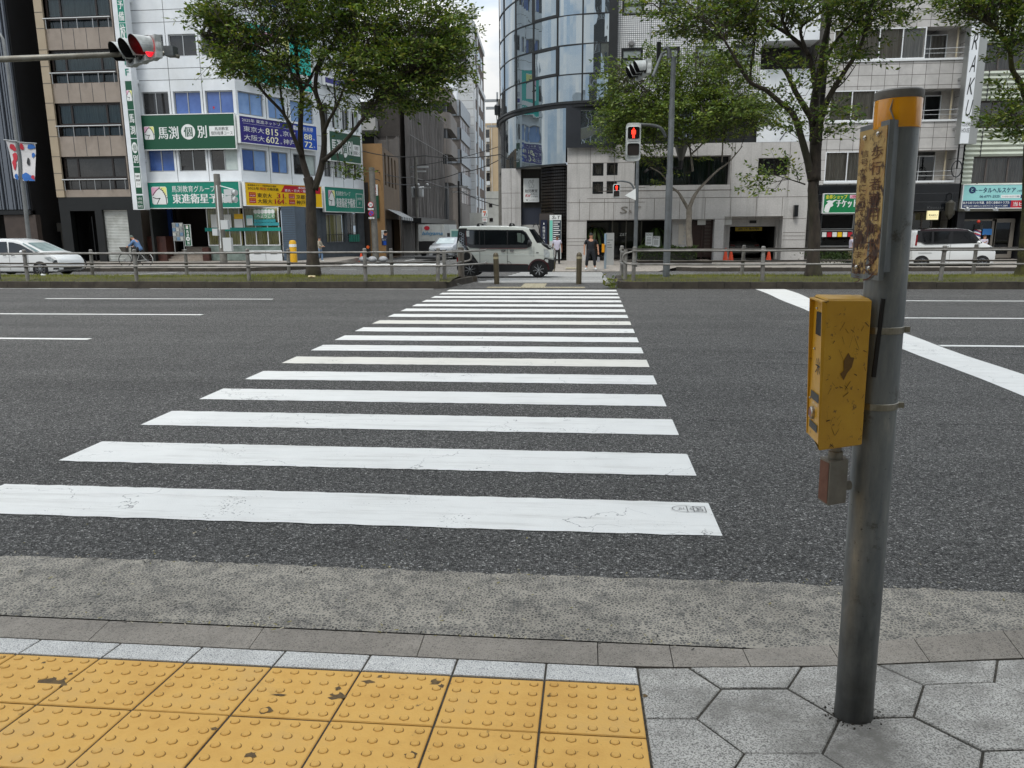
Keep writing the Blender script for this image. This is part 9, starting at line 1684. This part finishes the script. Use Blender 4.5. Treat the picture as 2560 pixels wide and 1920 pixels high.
def person(label,loc,H,rz,J,top,bottom,shoe,hair,sleeve=.55,legs=1.,skin=SKN,cat='person',group=None,hood=None):
 t=thing('person',label,cat,loc,rz=rz,group=group);S_=lambda n:tuple(c*H for c in J[n]);P={k:tuple(c*H for c in v)for k,v in J.items()}
 mix=lambda a,b,u_:tuple(x*(1-u_)+y*u_ for x,y in zip(a,b));h=H
 body=[[(P['pel'],(.085*h,.06*h)),(P['chest'],(.09*h,.062*h)),(P['neck'],.034*h),(P['head'],.046*h)]]
 hd=P['head'];tp=P['top']
 body[0]+=[(mix(hd,tp,.5),(.045*h,.052*h)),(tp,.036*h)]
 for s in('l','r'):
  body.append([(P['chest'],(.09*h,.062*h)),(P['sho_'+s],.034*h),(P['elb_'+s],.025*h),(P['wri_'+s],.017*h),(P['han_'+s],(.02*h,.014*h))])
  w_,hn=Vector(P['wri_'+s]),Vector(P['han_'+s]);d=(hn-w_).normalized();side=d.cross(Vector((0,1,.2))).normalized()
  for k,(o,l)in enumerate(((-.013,.036),(-.004,.042),(.005,.039),(.013,.03))):a=hn+side*o*h;body.append([(tuple(hn),(.02*h,.014*h)),(tuple(a+d*.012*h),.0062*h),(tuple(a+d*l*.6*h+Vector((0,-.003*h,0))),.0055*h),(tuple(a+d*l*h+Vector((0,-.009*h,0))),.0045*h)])
  th=w_+(hn-w_)*.4+side*-.018*h;body.append([(P['wri_'+s],.017*h),(tuple(th),.007*h),(tuple(th+d*.026*h-Vector((0,.008*h,0))),.0055*h)])
  body.append([(P['pel'],(.085*h,.06*h)),(P['hip_'+s],.054*h),(P['kne_'+s],.036*h),(P['ank_'+s],.022*h),(P['toe_'+s],(.024*h,.016*h))])
 b=link('body',skin_mesh(body),skin,t)
 R_=lambda k:k*h
 shirt=[[(mix(P['pel'],P['chest'],-.42),(.104*h,.076*h)),(mix(P['pel'],P['chest'],.1),(.1*h,.074*h)),(mix(P['pel'],P['chest'],.5),(.098*h,.074*h)),(P['chest'],(.108*h,.084*h)),(mix(P['chest'],P['neck'],.8),.052*h)]]
 for s in('l','r'):
  e=mix(P['sho_'+s],P['elb_'+s],sleeve)if sleeve<=1 else mix(P['elb_'+s],P['wri_'+s],sleeve-1);c=[(P['chest'],(.102*h,.074*h)),(P['sho_'+s],.043*h)]
  if sleeve>1:c.append((P['elb_'+s],.033*h))
  shirt.append(c+[(e,.033*h if sleeve<=1 else.026*h)])
 link('shirt',skin_mesh(shirt),top,t)
 tr=[[(mix(P['pel'],P['chest'],.35),(.088*h,.066*h)),(P['pel'],(.096*h,.07*h))]]
 for s in('l','r'):a=mix(P['kne_'+s],P['ank_'+s],legs);tr.append([(P['pel'],(.096*h,.07*h)),(P['hip_'+s],.063*h),(P['kne_'+s],.048*h),(a,.042*h)])
 link('trousers',skin_mesh(tr),bottom,t)
 for s in('l','r'):a,tt=Vector(P['ank_'+s]),Vector(P['toe_'+s]);link('shoe',skin_mesh([[(tuple(a+(a-tt)*.5+Vector((0,0,.008*h))),.034*h),(tuple(a*.5+tt*.5+Vector((0,0,.006*h))),(.036*h,.034*h)),(tuple(tt+(tt-a)*.22+Vector((0,0,.008*h))),(.032*h,.026*h))]],1),shoe,t)
 hd_,tp_=Vector(hd),Vector(tp);upv=(tp_-hd_).normalized();fwd=Vector(J.get('face',(0,-1,0))).normalized();rt=fwd.cross(upv).normalized();c=hd_*.45+tp_*.55
 mb=MB();n,m=14,9
 for i in range(m):
  for j in range(n):
   def pt(i_,j_):
    th,ph=PI*i_/m*.62,2*PI*j_/n;v=(upv*math.cos(th)*1.12+(fwd*-math.cos(ph)+rt*math.sin(ph))*math.sin(th));
    f=v.normalized().dot(fwd);lim=1. if f<.25 or th<.9 else.9
    return c+upv*.012*h+v*.052*h*lim
   mb.quad(pt(i,j),pt(i,j+1),pt(i+1,j+1),pt(i+1,j))
 mb.build('hair',hood or hair,t,world=False,smooth=True)
 fc=MB();
 for sx in(-1,1):p=c+fwd*.047*h+rt*sx*.017*h-upv*.004*h;fc.ball(tuple(p),.0045*h,6,4)
 fc.build('eyes',HAIR,t,world=False);fc=MB();fc.ball(tuple(c+fwd*.052*h-upv*.016*h),(.006*h,.008*h,.01*h),6,4);fc.build('nose',skin,t,world=False,smooth=True);fc=MB();fc.ball(tuple(c+fwd*.046*h-upv*.034*h),(.011*h,.006*h,.003*h),8,4);fc.build('mouth',mat('lip','7a4a40',rough=.5),t,world=False)
 for sx in(-1,1):fc=MB();fc.ball(tuple(c+rt*sx*.048*h-upv*.012*h),(.007*h,.008*h,.015*h),6,4);fc.build('ear',skin,t,world=False,smooth=True)
 return t
STD=dict(pel=(0,.0,.53),chest=(0,.005,.73),neck=(0,.0,.835),head=(0,-.008,.875),top=(0,-.008,.965),sho_l=(.115,.005,.79),sho_r=(-.115,.005,.79),elb_l=(.15,.02,.63),elb_r=(-.15,.02,.63),wri_l=(.155,-.01,.485),wri_r=(-.155,-.01,.485),han_l=(.155,-.02,.445),han_r=(-.155,-.02,.445),hip_l=(.055,0,.49),hip_r=(-.055,0,.49),kne_l=(.065,-.012,.28),kne_r=(-.065,-.012,.28),ank_l=(.07,.01,.045),ank_r=(-.07,.01,.045),toe_l=(.085,-.085,.02),toe_r=(-.085,-.085,.02))
def pose(**k):d=dict(STD);d.update(k);return d
BKC=mat('black_cloth','101217','181b22',sc=6,rough=.85);WHC=mat('white_cloth','c0bccb','b2aebd',sc=6,rough=.85);DKT=mat('dark_trousers','151314','1d1a1b',sc=6,rough=.85);BGE=mat('beige_jacket','a39b8a','938b7a',sc=6,rough=.85);DEN=mat('denim_pale','6d86a3','5d7591',sc=8,rough=.85)
def scale_of(zf_,V,bot,topy):a,b=onV(zf_(*bot),V),onV(zf_(*topy),V);return b.z-a.z,a
h,f=scale_of(z8,34.3,(1785,1022),(1785,704));pm=person('person in black shirt and cropped black trousers with white shoes, waiting at the kerb',(f.x,34.3,f.z),h/.975,0,pose(hip_l=(.06,0,.49),hip_r=(-.06,0,.49),kne_l=(.1,-.012,.28),kne_r=(-.1,-.012,.28),ank_l=(.115,.01,.045),ank_r=(-.115,.01,.045),toe_l=(.15,-.07,.02),toe_r=(-.14,-.075,.02),sho_l=(.13,.005,.79),sho_r=(-.13,.005,.79),elb_l=(.185,.02,.635),elb_r=(-.175,.02,.635),wri_l=(.2,-.01,.49),wri_r=(-.175,-.01,.48),han_l=(.205,-.02,.45),han_r=(-.175,-.02,.44),face=(-.35,-1,0)),BKC,BKC,SHOEW,HAIR,.75,.72)
hp=Vector((f.x+.205*h/.975,34.28,f.z+.43*h/.975));t=thing('tote_bag','pale slim bag hanging from the hand of the person in black','bag',tuple(hp));mb=MB();mb.hexa([tuple(hp+Vector(v))for v in((-.07,-.02,-.34),(.07,-.02,-.34),(.07,.02,-.34),(-.07,.02,-.34),(-.045,-.012,-.12),(.05,-.012,-.12),(.05,.012,-.12),(-.045,.012,-.12))]);mb.build('bag_body',mat('bag_grey','7d7d80',rough=.7),t);mb=MB();mb.tube([tuple(hp+Vector(v))for v in((-.04,0,-.13),(-.01,0,.0),(.01,0,.0),(.045,0,-.13))],.008,5);mb.build('strap',BLK,t)
h,f=scale_of(z8,39.,(1495,974),(1492,720));person('person in white short sleeved shirt and black trousers, before the tenant directory',(f.x,39.,f.z),h/.975,0,pose(elb_l=(.145,.03,.63),elb_r=(-.145,.03,.63)),WHC,DKT,BKC,mat('hair_grey','4a4643'),.6,.97,skin=mat('skin_tanned','7d5442',rough=.55))
h,f=scale_of(z7,41.5,(1110,950),(1108,735));person('person in pale beige jacket and light jeans walking right of the left tree trunk',(f.x,41.5,f.z),h/.975,PI/2*.9,pose(elb_l=(.13,-.05,.64),wri_l=(.09,-.14,.6),han_l=(.06,-.17,.6),elb_r=(-.13,-.06,.64),wri_r=(-.09,-.15,.6),han_r=(-.06,-.17,.61),kne_l=(.055,-.06,.285),ank_l=(.055,-.05,.05),toe_l=(.06,-.13,.02),kne_r=(-.055,.02,.28),ank_r=(-.055,.09,.06),toe_r=(-.06,.01,.02)),BGE,DEN,SHOEW,HAIR,1.85,.96)
h,f=scale_of(zr,39.5,(1825,935),(1835,690));person('person in white shirt with raised hand, behind the bonnet of the boxy car',(f.x,39.5,ZS),(onV(zr(1835,690),39.5).z-ZS)/.975,.3,pose(elb_r=(-.15,-.03,.66),wri_r=(-.08,-.14,.72),han_r=(-.06,-.16,.75)),WHC,DKT,BKC,HAIR,.7,.97)
h=onV(zr(622,690),39.2).z-ZS;person('person in white shirt mostly hidden behind the rusty plate, near the ticket shop',(onV(zr(618,800),39.2).x,39.2,ZS),h/.975,-PI/2,pose(),WHC,mat('shorts_khaki','8b7c66'),BKC,HAIR,.6,.6)
cx=cb_.x;ch_=onV(z6(1170,735),VC).z-ZS;Hc=1.62
def lc_(x,y,z):return((x)/Hc,y/Hc,z/Hc)
person('cyclist in grey cap and blue jacket riding left past the white shutter',(cx,VC,ZS),Hc,PI,dict(pel=lc_(.27,0,.9),chest=lc_(.46,0,1.2),neck=lc_(.56,0,1.34),head=lc_(.62,0,1.38),top=lc_(.66,0,1.51),sho_l=lc_(.5,.17,1.27),sho_r=lc_(.5,-.17,1.27),elb_l=lc_(.62,.24,1.08),elb_r=lc_(.62,-.24,1.08),wri_l=lc_(.76,.25,1.0),wri_r=lc_(.76,-.25,1.0),han_l=lc_(.79,.25,.985),han_r=lc_(.79,-.25,.985),hip_l=lc_(.3,.1,.86),hip_r=lc_(.3,-.1,.86),kne_l=lc_(.66,.11,.66),kne_r=lc_(.6,-.11,.5),ank_l=lc_(.5,.1,.34),ank_r=lc_(.44,-.1,.15),toe_l=lc_(.62,.1,.3),toe_r=lc_(.56,-.1,.11),face=(1,0,-.1)),mat('jacket_blue','5d7ba3','4a678c',sc=6,rough=.85),DKT,BKC,mat('cap_grey_green','4f5a52','5e6a61',sc=6,rough=.9),1.8,.95)
